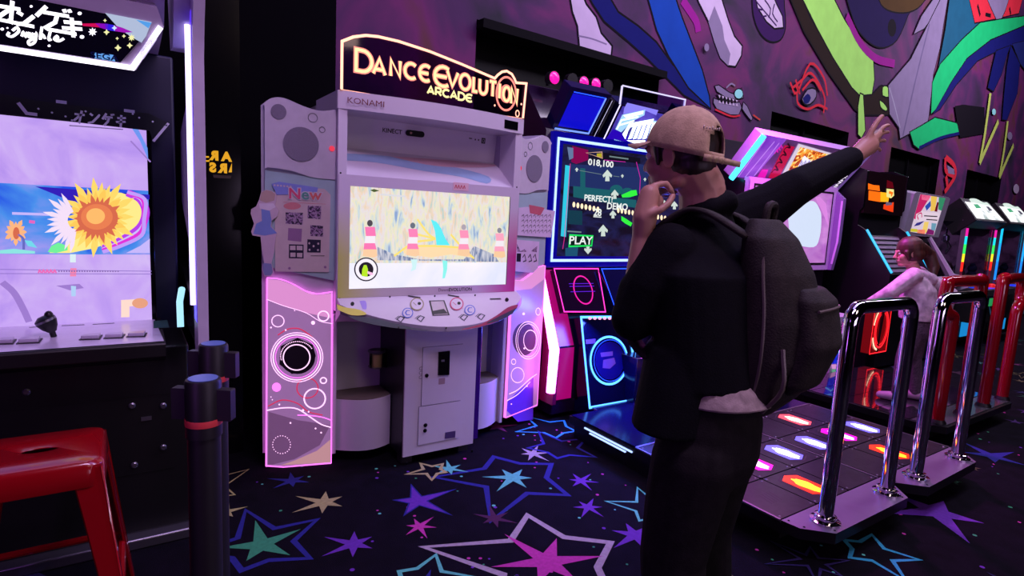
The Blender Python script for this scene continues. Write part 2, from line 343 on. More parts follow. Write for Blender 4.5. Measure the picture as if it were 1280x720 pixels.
mp([(1050, -30), (1065, 40), (1110, 110), (1150, 145), (1195, 140), (1190, 80), (1160, 20), (1140, -30)], M_WHT, *A)
for q in ([(1060, 10), (1110, 70), (1160, 130)], [(1100, 0), (1130, 45), (1120, 90)], [(1150, 20), (1140, 70), (1165, 110)], [(1060, 45), (1090, 50)], [(1085, 85), (1110, 80)]): ml(q, 0.02, M_PUR, *A, sm=2)
# painted beast skull
mp([(850, 430), (870, 425), (920, 460), (945, 470), (985, 440), (995, 490), (960, 500), (900, 485), (860, 458)], M_GRY, *A, out=0.012)
mp([(845, 490), (870, 500), (900, 520), (975, 510), (985, 540), (970, 575), (930, 575), (860, 545), (843, 515)], M_GRY, *A, out=0.012)
mp([(855, 470), (900, 490), (960, 505), (900, 515), (870, 498)], M_OUT, *A, out=0)
for i in range(6): mp([(868+17*i, 474+5*i), (880+17*i, 478+5*i), (874+17*i, 492+4*i)], M_WHT, *A, out=0)
for i in range(6): mp([(868+17*i, 515+3*i), (880+17*i, 517+3*i), (874+17*i, 500+3*i)], M_WHT, *A, out=0)
mp([(948+22*math.cos(t*.524)+20, 470+26*math.sin(t*.524)) for t in range(12)], M_CYN, *A, out=0.012)
mp([(990, 510), (1010, 530), (1038, 592), (1030, 605), (1005, 575), (985, 545)], M_GRY, *A, out=0.012)
ml([(850, 548), (930, 582), (975, 578)], 0.02, M_RED, *A); ml([(905, 440), (930, 420), (950, 430)], 0.02, M_GRY, *A); ml([(1040, 575), (1060, 590), (1075, 600)], 0.02, M_ORG, *A)
# lime limb and its brown shade
mp([(60, -40), (80, 0), (130, 120), (220, 270), (320, 410), (350, 432), (430, 432), (452, 430), (448, 380), (450, 330), (420, 320), (385, 355), (340, 360), (300, 300), (220, 180), (150, 60), (110, -40)], M_BRN, *B)
mp([(105, -40), (125, 0), (180, 110), (240, 220), (310, 330), (340, 360), (385, 355), (395, 300), (390, 215), (330, 150), (280, 70), (245, 0), (225, -40)], M_LIM, *B)
mp([(280, -40), (300, 30), (330, 110), (380, 165), (430, 180), (480, 150), (520, 60), (550, -40)], M_IND, *B, sm=3)
mp([(485+16*math.cos(t*.524)-25, 105+34*math.sin(t*.524)) for t in range(12)], M_OUT, *B, out=0)
mp([(400, -40), (420, 20), (460, 45), (520, 48), (570, 20), (590, -40)], mm('olive', (0.28, 0.2, 0.08)), *B, sm=3)
ml([(290, 60), (340, 160), (400, 220), (470, 240)], 0.12, M_PNK, *B)
mp([(425, 325), (440, 322), (455, 345), (450, 365), (425, 360)], M_LIM, *B, sm=2); mp([(413, 375), (428, 385), (442, 405), (438, 418), (418, 405)], M_LIM, *B, sm=2)
mp([(340, 350), (352, 355), (360, 490), (345, 520), (332, 505), (332, 400)], M_LIM, *B)
# pale cloth, teal, red, green arm, claws
mp([(640, -40), (570, 60), (540, 130), (580, 110), (640, 30), (680, -40)], M_GRY, *B)
mp([(680, -40), (660, 110), (625, 300), (690, 190), (740, 130), (800, 85), (760, 0), (750, -40)], M_TEAL, *B)
mp([(445, 320), (530, 220), (600, 80), (625, 30), (650, -20), (672, -20), (655, 80), (640, 180), (615, 280), (598, 440), (592, 465), (490, 522), (485, 480), (450, 430)], M_GRY, *B)
ml([(600, 90), (560, 250), (525, 400), (500, 510)], 0.05, mm('cloth_shade', (0.40, 0.36, 0.48)), *B); ml([(450, 330), (470, 400), (490, 480)], 0.03, mm('cloth_light', (0.60, 0.58, 0.66)), *B)
mp([(740, -40), (770, 88), (850, 72), (935, 52), (960, -40)], M_RED, *B)
mp([(800, -40), (830, 30), (860, 95), (885, 40), (910, -40)], M_GRY, *B)
for q in ([(780, 20), (790, 60)], [(810, 55), (830, 60)], [(900, 30), (905, 55)]): ml(q, 0.07, M_OUT, *B, sm=1)
mp([(1100, 60), (960, 60), (880, 70), (790, 85), (720, 150), (640, 240), (610, 310), (605, 430), (625, 410), (680, 310), (740, 220), (830, 150), (960, 95), (1100, 70)], M_GRN, *B)
mp([(1100, 75), (960, 95), (830, 150), (740, 220), (680, 310), (612, 430), (640, 410), (700, 320), (780, 230), (880, 180), (960, 160), (1100, 120)], M_NAV, *B)
mp([(850, 190), (838, 240), (818, 330), (840, 345), (870, 280), (890, 210), (905, 170)], M_NAV, *B); mp([(905, 170), (940, 240), (930, 350), (890, 452), (872, 450), (880, 350), (890, 250)], M_NAV, *B)
mp([(910, 165), (1100, 120), (1100, 330), (1000, 320), (940, 240)], mm('steel_blue', (0.10, 0.14, 0.38)), *B)
mp([(525, 495), (570, 470), (620, 440), (700, 460), (720, 480), (710, 505), (640, 520), (560, 560), (540, 545)], M_GRN, *B); ml([(560, 555), (640, 518), (712, 500)], 0.06, M_NAV, *B)
mp([(695, 400), (725, 395), (805, 405), (805, 500), (715, 515), (705, 470)], M_OUT, *B)
for q in ([(828, 350), (808, 500), (788, 612)], [(788, 612), (820, 540), (858, 455)], [(893, 455), (880, 560), (862, 665)], [(862, 665), (890, 600), (915, 545)]): ml(q, 0.13, M_YEL, *B, sm=2)
# painted eye and mouth
for q in ([(75, 310), (100, 350), (150, 240), (200, 290), (215, 360)], [(85, 330), (120, 300), (150, 275), (180, 310), (205, 370), (200, 425)], [(100, 345), (105, 390), (140, 410), (180, 395), (215, 410)], [(120, 340), (160, 300), (190, 340)], [(95, 300), (110, 350), (95, 320)]): ml(q, 0.034, M_RED, *B)
mp([(118, 372), (140, 335), (170, 335), (172, 365), (150, 392), (128, 392)], M_GRY, *B, sm=2); mp([(122, 370), (140, 352), (152, 368), (142, 388), (128, 388)], M_NAV, *B, sm=2, out=0)
for q in ([(660, 590), (690, 620), (695, 660), (660, 715)], [(658, 590), (660, 640), (690, 660)], [(660, 660), (665, 700), (655, 720)]): ml(q, 0.10, M_RED, *B)
mp([(665, 620), (690, 635), (692, 655), (668, 650)], M_GRY, *B, out=0)
for (x, y, r, m_) in ((1240, 140, 4, M_CYN), (1260, 170, 5, M_GRY), (1268, 236, 6, M_WHT), (880, 60, 5, M_GRY)):
    mp([(x+r*0.6*math.cos(t*.524), y+r*math.sin(t*.524)) for t in range(12)], m_, out=0)
struct(g.build('wall_back'))
for i, (a, b, z0, z1) in enumerate(holes):
    w = G(); w.fbox(FW, a, z0, b, z1, -0.20, -0.16, M_HOLE)
    wf = struct(w.build('window_%d' % (i+1)))
    t = G()
    for p in ((a, z0, a+0.05, z1), (b-0.05, z0, b, z1), (a, z1-0.05, b, z1), (a, z0, b, z0+0.05), ((a+b)/2-0.02, z0, (a+b)/2+0.02, z1)): t.fbox(FW, *p, -0.158, -0.12, M_DARK)
    t.build('window_frame', wf)
g = G(); g.add([(-4, -5, HT), (26, -5, HT), (26, 7, HT), (-4, 7, HT)], [[3, 2, 1, 0]], M_DARK); struct(g.build('ceiling'))
g = G(); g.add([(-3.9, -5, 0), (-3.9, 7, 0), (-3.9, 7, HT), (-3.9, -5, HT)], [[0, 1, 2, 3]], M_DARK); struct(g.build('wall_left'))
g = G(); g.add([(25.5, -5, 0), (25.5, 7, 0), (25.5, 7, HT), (25.5, -5, HT)], [[3, 2, 1, 0]], M_DARK); struct(g.build('wall_right'))
g = G(); g.add([(-4, -4.9, 0), (26, -4.9, 0), (26, -4.9, HT), (-4, -4.9, HT)], [[0, 1, 2, 3]], M_DARK); struct(g.build('wall_front'))
g = G(); g.fbox(FW, -3.9, 0, 25.4, 0.10, 0.001, 0.02, M_DARK); struct(g.build('baseboard_back'))
# soffit ledge over the first black opening
g = G(); g.fbox(FW, 2.36, 2.86, 4.62, 2.93, -0.10, 0.10, mat('ledge_black', (0.03, 0.026, 0.04), 0.8, spec=0.1)); struct(g.build('trim_1', bevel=0.006))
# ------------------------------------------------------------------ stroke lettering for the lit signs
def arc(cx, cy, rx, ry, a0, a1, n=12): return ell(cx, cy, rx, ry, n, a0, a1)
GL = {'D': [[(0.04, 0.5), (0.04, 1), (0.42, 1)] + arc(0.42, 0.5, 0.58, 0.5, 90, -90) + [(0.04, 0), (0.04, 0.5)]],
 'A': [[(0, 0), (0.5, 1), (1, 0)], [(0.2, 0.3), (0.8, 0.3)]], 'N': [[(0.05, 0), (0.05, 1), (0.95, 0), (0.95, 1)]],
 'C': [arc(0.58, 0.5, 0.58, 0.5, 48, 312)], 'E': [arc(0.6, 0.5, 0.6, 0.5, 52, 308), [(0.04, 0.5), (0.85, 0.5)]],
 'V': [[(0, 1), (0.5, 0), (1, 1)]], 'O': [ell(0.5, 0.5, 0.5, 0.5, 28)+[(1.0, 0.5)]], 'L': [[(0.08, 1), (0.08, 0), (0.9, 0)]],
 'U': [[(0.05, 1), (0.05, 0.4)] + arc(0.5, 0.4, 0.45, 0.4, 180, 360) + [(0.95, 1)]], 'T': [[(0, 1), (1, 1)], [(0.5, 1), (0.5, 0)]], 'I': [[(0.5, 0), (0.5, 1)]],
 'R': [[(0.08, 0), (0.08, 1), (0.5, 1)] + arc(0.5, 0.72, 0.4, 0.28, 90, -90) + [(0.08, 0.44)], [(0.5, 0.44), (0.95, 0)]],
 # katakana strokes
 'o': [[(0.05, 0.68), (0.95, 0.68)], [(0.62, 1), (0.62, 0.05), (0.48, 0.12)], [(0.6, 0.66), (0.1, 0.15)]],
 'n': [[(0.1, 0.85), (0.4, 0.7)], [(0.1, 0.08), (0.5, 0.2), (0.95, 0.75)]],
 'g': [[(0.3, 1), (0.05, 0.5)], [(0.22, 0.72), (0.95, 0.72)], [(0.62, 0.72), (0.58, 0.35), (0.3, 0)], [(0.78, 1.0), (0.84, 0.86)], [(0.92, 1.03), (0.98, 0.9)]],
 'k': [[(0.1, 0.72), (0.9, 0.8)], [(0.05, 0.4), (0.95, 0.5)], [(0.42, 1), (0.6, 0)]]}
def glyph(g, fr, ch, x, y, w, h, t, c, m, shear=0.0, slope=0.0):
    for st in GL[ch]:
        cl = len(st) > 3 and abs(st[0][0]-st[-1][0]) < 1e-6 and abs(st[0][1]-st[-1][1]) < 1e-6
        P = [(x+p[0]*w+shear*p[1]*h, y+p[1]*h+slope*p[0]*w) for p in (st[:-1] if cl else st)]
        g.line(fr, P, t, c, m, closed=cl)
def words(g, fr, s, x, y, w, h, gap, t, c, m, shear=0.0, slope=0.0):
    for ch in s:
        if ch != ' ': glyph(g, fr, ch, x, y, w, h, t, c, m, shear, slope)
        x += w+gap; y += slope*(w+gap)
# ------------------------------------------------------------------ white dance cabinet with the arched sign
def dance_cabinet():
    r = thing('dance_game_cabinet', 'white dance arcade cabinet with an arched glowing sign and pink ringed speaker wings', 'arcade machine', (1.45, 3.3, 0))
    g = G()  # carcass
    g.box((0.93, 3.22, 0.06), (1.97, 3.9, 1.99), WHITE)
    g.box((0.89, 2.995, 0.86), (0.937, 3.22, 1.99), WHITE); g.box((1.965, 2.995, 0.86), (2.012, 3.22, 1.99), WHITE)
    g.box((0.93, 3.02, 0.86), (1.97, 3.25, 1.56), WHITE)
    for x in (0.905, 1.99):
        for z in (1.58, 0.93, 1.25): g.lathe((x, 2.996, z), [(0.006, 0), (0.004, 0.003)], SCREW, 8, (0, -1, 0))
    g.build('carcass', r, bevel=0.006)
    g = G(); B = face(3.0)  # bowed beam over the sensor recess
    n = 16; bow = [(0.885+1.135*i/n, 2.995-0.07*math.sin(math.pi*i/n)) for i in range(n+1)]
    pl = bow+[(2.02, 3.4), (0.885, 3.4)]
    TOPV = Fr((0, 0, 1.90), (1, 0, 0), (0, 1, 0)); g.prism(TOPV, pl, 0, 0.088, WHITE)
    b = g.build('top_beam', r, bevel=0.004)
    g = G(); g.text(Fr((1.02, 2.963, 1.940), (1, -0.155, 0), (0, 0, 1)), 'KONAMI', 0, 0, 0.042, 0.007, mat('maroon', (0.42, 0.08, 0.16), 0.5), wide=1.15); g.build('maker_lettering', b)
    g = G(); g.fbox(Fr((1.86, 2.966, 1.915), (1, 0.18, 0), (0, 0, 1)), 0, 0, 0.11, 0.05, -0.004, 0.003, BLACKG); g.build('label_plate', b)
    g = G(); ST = face(3.02)  # sensor recess
    g.add([(0.937, 3.20, 1.90), (1.965, 3.20, 1.90), (1.965, 3.215, 1.73), (0.937, 3.215, 1.73)], [[3, 2, 1, 0]], WHITE)
    g.add([(0.937, 3.215, 1.73), (1.965, 3.215, 1.73), (1.965, 3.0, 1.575), (0.937, 3.0, 1.575)], [[3, 2, 1, 0]], WHITE)
    SL = Fr((0.937, 3.0, 1.575), (1, 0, 0), (0, 0.215, 0.155))
    g.poly(SL, smooth_line([(0.0, 0.13), (0.2, 0.14), (0.45, 0.10), (0.7, 0.07), (0.85, 0.02), (0.9, 0.1), (0.7, 0.17), (0.5, 0.17), (0.3, 0.22), (0.0, 0.2)], 3), 0.001, mat('pale_blue_print', (0.55, 0.66, 0.78), 0.4))
    g.poly(SL, smooth_line([(0.3, 0.22), (0.5, 0.17), (0.7, 0.17), (0.95, 0.21), (1.0, 0.25), (0.6, 0.24)], 3), 0.0012, mat('rose_print', (0.78, 0.62, 0.66), 0.4))
    a = g.build('sensor_recess', r)
    KF = Fr((0.937, 3.20, 1.90), (1, 0, 0), (0, -0.015, 0.17))
    g = G(); kx, ky = KF.px(518, 167); g.prism(KF, rrect(kx-0.055, ky-0.017, kx+0.055, ky+0.017, 0.016), 0, 0.02, mat('sensor_black', (0.02, 0.018, 0.025), 0.5, spec=0.2)); k = g.build('motion_sensor', r, bevel=0.002)
    g = G(); g.prism(KF, ell(kx-0.03, ky, 0.007, n=12), 0.02, 0.022, glow('sensor_red', (0.3, 0.02, 0.03), 0.3)); g.build('lens', k)
    g = G(); tx, ty = KF.px(493, 164.5); g.text(KF, 'KINECT', tx-0.014, ty, 0.034, 0.002, BLACK, thick=0.0006)
    for (x, y, w, h) in ((588, 173, 0.022, 0.006), (594, 174.5, 0.008, 0.01), (598, 175, 0.008, 0.01)): q = KF.px(x, y); g.fbox(KF, q[0]-w/2, q[1]-h/2, q[0]+w/2, q[1]+h/2, 0.001, 0.002, DARKG)
    q = KF.px(604, 176); g.fbox(KF, q[0]-0.013, q[1]-0.017, q[0]+0.013, q[1]+0.017, 0.001, 0.004, BLACK); g.line(KF, rrect(q[0]-0.006, q[1]-0.009, q[0]+0.006, q[1]+0.009, 0.004), 0.002, 0.0045, WHITE, True)
    g.build('sensor_lettering', a)
    # screen bezel with its colour-fade print, and the screen
    BZ = bpy.data.materials.new('bezel_print'); BZ.use_nodes = True; nt = BZ.node_tree; bs = nt.nodes['Principled BSDF']; bs.inputs['Roughness'].default_value = 0.35
    tc = nt.nodes.new('ShaderNodeTexCoord'); sp = nt.nodes.new('ShaderNodeSeparateXYZ'); nt.links.new(tc.outputs['Object'], sp.inputs[0])
    cr = nt.nodes.new('ShaderNodeValToRGB'); mr = nt.nodes.new('ShaderNodeMapRange'); mr.inputs[1].default_value = -0.56; mr.inputs[2].default_value = 0.56
    nt.links.new(sp.outputs[0], mr.inputs[0]); nt.links.new(mr.outputs[0], cr.inputs[0])
    els = cr.color_ramp.elements; els[0].color = (*s2l((0.78, 0.80, 0.38)), 1); els[1].color = (*s2l((0.80, 0.18, 0.50)), 1)
    for p, c in ((0.22, (0.78, 0.75, 0.74)), (0.75, (0.80, 0.72, 0.80)), (0.93, (0.80, 0.35, 0.60))): e = els.new(p); e.color = (*s2l(c), 1)
    m2 = nt.nodes.new('ShaderNodeMapRange'); m2.inputs[1].default_value = 1.15; m2.inputs[2].default_value = 1.45; nt.links.new(sp.outputs[2], m2.inputs[0])
    mx = nt.nodes.new('ShaderNodeMix'); mx.data_type = 'RGBA'; nt.links.new(m2.outputs[0], mx.inputs[0]); nt.links.new(cr.outputs[0], mx.inputs[6]); mx.inputs[7].default_value = (*s2l((0.80, 0.76, 0.82)), 1)
    nt.links.new(mx.outputs[2], bs.inputs['Base Color'])
    F3 = face(2.99)
    g = G(); o = [(0.895, 0.932), (2.008, 0.932), (2.008, 1.575), (0.895, 1.575)]; sc = [(0.955, 0.978), (1.945, 0.978), (1.945, 1.518), (0.955, 1.518)]
    g.ringp(F3, sc, o, 0, BZ)
    for i in range(4):
        a_, b_ = sc[i], sc[(i+1) % 4]; g.add([F3(*a_, 0), F3(*b_, 0), F3(*b_, -0.012), F3(*a_, -0.012)], [[0, 1, 2, 3]], BLACK)
        a_, b_ = o[i], o[(i+1) % 4]; g.add([F3(*a_, 0), F3(*b_, 0), F3(*b_, -0.02), F3(*a_, -0.02)], [[3, 2, 1, 0]], WHITE)
    bz = g.build('screen_bezel', r)
    g = G(); q = F3.px(566, 362)
    g.text(F3, 'Dance', q[0]-0.062, q[1], 0.026, 0.001, mat('faint_grey', (0.35, 0.25, 0.35), 0.5)); g.text(F3, 'EVOLUTION', q[0]+0.05, q[1]-0.001, 0.028, 0.001, BLACK, thick=0.0004); g.build('bezel_lettering', bz); g = G()
    q = F3.px(575, 236); g.fbox(F3, q[0]-0.045, q[1]-0.01, q[0]+0.055, q[1]+0.035, 0.001, 0.0015, mat('sticker_pink', (0.9, 0.75, 0.78), 0.4))
    for i in range(4): g.line(F3, smooth_line([(q[0]-0.035+0.018*i, q[1]), (q[0]-0.028+0.018*i, q[1]+0.02), (q[0]-0.022+0.018*i, q[1]+0.002)], 3), 0.004, 0.002, mat('sticker_red', (0.75, 0.12, 0.2), 0.4))
    g.build('small_sticker', bz)
    g = G(); S = face(2.998)
    SCR = ramp_mat('dance_stage_picture', [(0.28, (0.55, 0.66, 0.84)), (0.38, (0.82, 0.88, 0.90)), (0.46, (0.96, 0.93, 0.78)), (0.53, (0.93, 0.90, 0.92)), (0.60, (0.97, 0.86, 0.74)), (0.72, (0.70, 0.84, 0.84))], 9, es=0.95, stretch=(3.4, 1, 0.9), detail=9, distort=0.5)
    FLO = ramp_mat('stage_floor_picture', [(0.3, (0.86, 0.88, 0.98)), (0.7, (0.99, 0.96, 1.0))], 3, es=1.05)
    g.poly(S, sc, 0, SCR); g.poly(S, [(0.955, 0.978), (1.945, 0.978), (1.945, 1.115), (0.955, 1.115)], 0.0005, FLO)
    ks = (430, 220, 4.8); e = lambda n, c, s=1.0: glow('pic_'+n, c, s)
    fringe = ramp_mat('stage_fringe_picture', [(0.4, (0.45, 0.52, 0.68)), (0.6, (0.86, 0.86, 0.9))], 26, es=0.9, stretch=(3, 1, 0.6))
    g.poly(S, S.pxs([(200, 425), (300, 470), (460, 500), (720, 500), (780, 420), (900, 470), (930, 515), (200, 505)], *ks), 0.0006, fringe)
    def dancer(x, y, h, c1, c2):
        for pts, c in (([(-30, 30), (30, 30), (36, 85), (-24, 85)], c1), ([(-34, 128), (30, 128), (40, 165), (-38, 165)], c1), ([(-26, 85), (32, 85), (32, 128), (-32, 128)], (0.95, 0.92, 0.94)), ([(-38, 165), (40, 165), (45, 205), (20, 215), (-45, 205)], (0.97, 0.80, 0.62))):
            g.poly(S, S.pxs([(x+a*h, y+b*h) for a, b in pts], *ks), 0.0011, e('d%d%d' % (int(c[0]*99), int(c[1]*99)), c))
        g.poly(S, S.pxe(x, y+8*h, 17*h, 20*h, *ks, n=14), 0.0012, e('hair%d' % x, c2, 0.8))
    dancer(155, 275, 1.0, (0.97, 0.45, 0.68), (0.25, 0.25, 0.25)); dancer(412, 290, 0.9, (0.97, 0.50, 0.70), (0.4, 0.45, 0.5)); dancer(718, 300, 0.85, (0.98, 0.58, 0.72), (0.75, 0.7, 0.75)); dancer(932, 320, 0.8, (0.98, 0.65, 0.75), (0.6, 0.6, 0.65))
    YLW = e('yellow', (0.98, 0.88, 0.45))
    for q in ([(300, 480), (420, 400), (540, 380), (440, 350)], [(640, 350), (700, 420), (780, 495)], [(440, 260), (520, 360), (620, 400)], [(420, 420), (560, 420), (700, 430)]): g.line(S, smooth_line(S.pxs(q, *ks), 5), 0.012, 0.0008, YLW)
    g.poly(S, S.pxs([(350, 430), (480, 420), (700, 425), (770, 490), (640, 470), (520, 490), (360, 465)], *ks), 0.0007, e('peach', (0.99, 0.86, 0.66)))
    g.poly(S, S.pxs([(520, 260), (555, 275), (580, 310), (610, 380), (635, 415), (555, 415), (545, 330)], *ks), 0.0013, e('cyan', (0.35, 0.93, 0.95), 1.0)); g.poly(S, S.pxs([(590, 505), (620, 510), (618, 560), (605, 612), (590, 615), (595, 560)], *ks), 0.0013, e('cyan2', (0.55, 0.96, 0.92)))
    g.poly(S, S.pxs([(400, 500), (440, 500), (430, 560), (400, 572), (410, 540)], *ks), 0.0013, e('cyan3', (0.8, 0.95, 0.95)))
    g.poly(S, S.pxs([(155, 85), (180, 78), (212, 88), (180, 97)], *ks), 0.0013, e('dk', (0.3, 0.4, 0.1), 0.7)); g.poly(S, S.pxs([(220, 105), (370, 118), (370, 128), (220, 116)], *ks), 0.0013, e('soft', (0.85, 0.85, 0.86)))
    c = (132, 560)
    for rx, ry, col in ((72, 72, (0.16, 0.13, 0.18)), (64, 64, (0.97, 0.95, 0.99)), (44, 44, (0.06, 0.03, 0.08))): g.poly(S, S.pxe(c[0], c[1], rx, ry, *ks), 0.0013+0.0002*(72-rx)/8, e('badge%d' % rx, col, 1.0))
    g.poly(S, S.pxs([(105, 600), (108, 560), (118, 535), (135, 535), (143, 560), (140, 605)], *ks), 0.0024, e('lime', (0.72, 0.92, 0.1))); g.poly(S, S.pxe(126, 545, 12, 12, *ks, n=12), 0.0025, e('lime', (0.72, 0.92, 0.1))); g.poly(S, S.pxs([(140, 570), (165, 578), (178, 590), (160, 595), (140, 585)], *ks), 0.0025, e('badge_pink', (0.98, 0.75, 0.9)))
    g.build('screen', r)
    # curved control shelf
    g = G(); n = 20
    def sh(t): return 0.893+1.135*t, 2.935-0.235*math.sin(math.pi*t)**0.8
    top = []; low = []
    for i in range(n+1):
        x, y = sh(i/n); f = (3.0-y)/0.30; top.append((x, y, 0.935-0.135*f)); low.append((x, y, 0.880-0.105*f))
    bk = [(0.893, 3.02, 0.885), (2.028, 3.02, 0.885)]; N = len(top)
    inner = [(x, 3.0, 0.935) for x, y, z in top]
    vs = top+low+inner+[(x, 3.02, 0.80) for x, y, z in top]
    fs = [[i, i+1, 2*N+i+1, 2*N+i] for i in range(N-1)] + [[N+i, N+i+1, i+1, i] for i in range(N-1)] + [[3*N+i, 3*N+i+1, N+i+1, N+i] for i in range(N-1)]
    g.add(vs, fs[:N-1], WHITE); g.add(vs, fs[N-1:2*(N-1)], mat('shelf_edge', (0.62, 0.60, 0.66), 0.3)); g.add(vs, fs[2*(N-1):]+[[0, 2*N, 3*N, N], [N-1, 2*N-1, 4*N-1, 3*N-1]], WHITE)
    sf = g.build('control_shelf', r)
    T = Fr((1.45, 3.0, 0.935), (1, 0, 0), (0, 0.30, 0.135))
    g = G(); kc = (420, 355, 5.12); NV = mat('print_navy', (0.10, 0.09, 0.22), 0.4)
    g.poly(T, smooth_line(T.pxs([(75, 205), (200, 213), (330, 240), (500, 283), (640, 300), (560, 296), (400, 285), (250, 262), (130, 232), (75, 205)], *kc), 3), 0.0008, NV)
    g.poly(T, smooth_line(T.pxs([(1165, 130), (1100, 150), (1030, 200), (930, 255), (800, 292), (900, 280), (1040, 238), (1120, 195), (1165, 140)], *kc), 3), 0.0008, mat('print_crimson', (0.55, 0.10, 0.28), 0.4))
    g.poly(T, smooth_line(T.pxs([(1160, 150), (1120, 170), (1030, 215), (960, 255), (1060, 230), (1130, 190)], *kc), 3), 0.0011, NV)
    g.poly(T, smooth_line(T.pxs([(5, 130), (60, 150), (150, 165), (195, 195), (100, 200), (10, 165)], *kc), 3), 0.0007, mat('print_yellow', (0.80, 0.78, 0.32), 0.4))
    g.poly(T, smooth_line(T.pxs([(150, 110), (190, 110), (195, 160), (170, 160)], *kc), 3), 0.0007, mat('print_lilac', (0.62, 0.55, 0.85), 0.4))
    g.build('shelf_print', sf)
    for cx, cy, col in ((518, 132, (0.55, 0.50, 0.36)), (772, 130, (0.75, 0.2, 0.42)), (458, 188, (0.25, 0.35, 0.75)), (856, 170, (0.25, 0.35, 0.75))):
        g = G(); R_ = 44 if cx in (518, 772) else 35
        g.ringp(T, T.pxe(cx, cy, R_*0.84, R_*0.78, *kc), T.pxe(cx, cy, R_, R_*0.93, *kc), 0.004, mat('btn%d' % int(col[2]*100), col, 0.3))
        g.prism(T, T.pxe(cx, cy, R_*0.84, R_*0.78, *kc), 0, 0.004, WHITE)
        if R_ == 44: g.poly(T, T.pxe(cx+14, cy-3, 11, 10, *kc, n=12), 0.0045, SCREW); g.line(T, T.pxs([(cx-25, cy-10), (cx-5, cy+8)], *kc), 0.005, 0.0045, mat('btn%d' % int(col[2]*100), col, 0.3))
        else: g.line(T, T.pxs([(cx+14, cy-14), (cx-6, cy-14), (cx-14, cy), (cx-6, cy+14), (cx+14, cy+14)], *kc), 0.007, 0.0045, mat('btn%d' % int(col[2]*100), col, 0.3))
        g.build('button', sf)
    g = G(); g.line(T, T.pxs([(600, 110), (690, 108), (722, 198), (622, 202)], *kc), 0.008, 0.002, BLACK, True); g.poly(T, T.pxs([(602, 112), (688, 110), (718, 196), (624, 200)], *kc), 0.0012, mat('reader_face', (0.72, 0.66, 0.70), 0.2)); g.poly(T, T.pxs([(612, 175), (690, 160), (716, 190), (624, 196)], *kc), 0.0016, DARKG); g.build('card_reader', sf)
    for cx, cy in ((415, 225), (543, 222), (820, 215), (930, 210)):
        g = G(); g.line(T, T.pxs([(cx-25, cy+2), (cx-3, cy-18), (cx+22, cy-8), (cx, cy+20)], *kc), 0.006, 0.002, NV, True); g.line(T, T.pxs([(cx-38, cy), (cx-12, cy-20)], *kc), 0.003, 0.002, NV); g.build('key_print', sf)
    for a_, b_ in (((460, 78), (540, 90)), ((715, 72), (788, 84)), ((985, 98), (1055, 96))): g = G(); g.line(T, T.pxs([a_, b_], *kc), 0.012, 0.003, BLACK); g.build('card_slot', sf)
    for p in ((105, 128), (1093, 102), (24, 88), (430, 62), (632, 78), (705, 283), (345, 83), (890, 73), (400, 280)): g = G(); g.prism(T, T.pxe(p[0], p[1], 12 if p[0] in (105, 1093) else 5, None, *kc, n=10), 0, 0.003, SCREW); g.build('screw', sf)
    # coin box
    g = G(); g.box((1.215, 2.84, 0.05), (1.66, 3.24, 0.80), mat('coin_box_sides', (0.10, 0.09, 0.13), 0.35)); g.box((1.66, 2.88, 0.05), (1.725, 3.24, 0.80), mat('coin_box_violet_reflection', (0.22, 0.08, 0.42), 0.15)); cb = g.build('coin_box', r, bevel=0.008)  # violet strip: reflected light put into the colour of a dark panel edge
    C = face(2.84); kf = (310, 380, 3.274)
    g = G(); g.fbox(C, 1.216, 0.055, 1.659, 0.80, 0, 0.012, WHITE)
    for p in ((645, 648), (912, 598)): q = C.px(310+p[0]/3.274, 380+p[1]/3.274); g.lathe(C(q[0], q[1], 0.012), [(0.009, 0), (0.006, 0.006)], SCREW, 10, (0, -1, 0))
    cf = g.build('coin_box_front', r, bevel=0.004)
    C = face(2.826); L = mat('door_gap', (0.30, 0.27, 0.33), 0.5)
    for nm, pts in (('upper_door', [(717, 180), (880, 163), (868, 395), (708, 415)]), ('lower_door', [(700, 418), (868, 400), (862, 548), (694, 575)])):
        P = C.pxs(pts, *kf); x0 = sum(p[0] for p in (P[0], P[3]))/2; x1 = (P[1][0]+P[2][0])/2; z1 = (P[0][1]+P[1][1])/2; z0 = (P[2][1]+P[3][1])/2
        g = G(); g.fbox(C, x0, z0, x1, z1, -0.003, 0.003, WHITE); g.line(C, [(x0, z0), (x1, z0), (x1, z1), (x0, z1)], 0.004, -0.0015, L, True); d = g.build(nm, r, bevel=0.002)
        g = G()
        for p in (((730, 292),) if nm[0] == 'u' else ((725, 495), (723, 517))): q = C.px(310+p[0]/3.274, 380+p[1]/3.274); g.lathe(C(q[0], q[1], 0.002), [(0.011, 0), (0.011, 0.005), (0.007, 0.008)], SCREW, 12, (0, -1, 0))
        g.build('lock', d)
        g = G()
        if nm[0] == 'u':
            P = C.pxs([(778, 195), (823, 190), (820, 288), (775, 290)], *kf); g.prism(C, P, 0.002, 0.012, BLACKG); a_ = C.px(310+792/3.274, 380+230/3.274); g.fbox(C, a_[0]-0.008, a_[1]-0.006, a_[0]+0.012, a_[1]+0.006, 0.012, 0.014, GREYM); g.build('coin_slot', d)
            g = G(); q = C.px(310+792/3.274, 380+315/3.274); g.poly(C, rrect(q[0]-0.02, q[1]-0.018, q[0]+0.02, q[1]+0.018, 0.004), 0.0035, mat('old_sticker', (0.62, 0.52, 0.55), 0.6)); q = C.px(310+708/3.274, 380+285/3.274)
            for i in range(3): g.line(C, ell(q[0], q[1]+0.03-0.025*i, 0.012, 0.009, 10), 0.002, 0.0015, L, True)
            g.build('sticker', d)
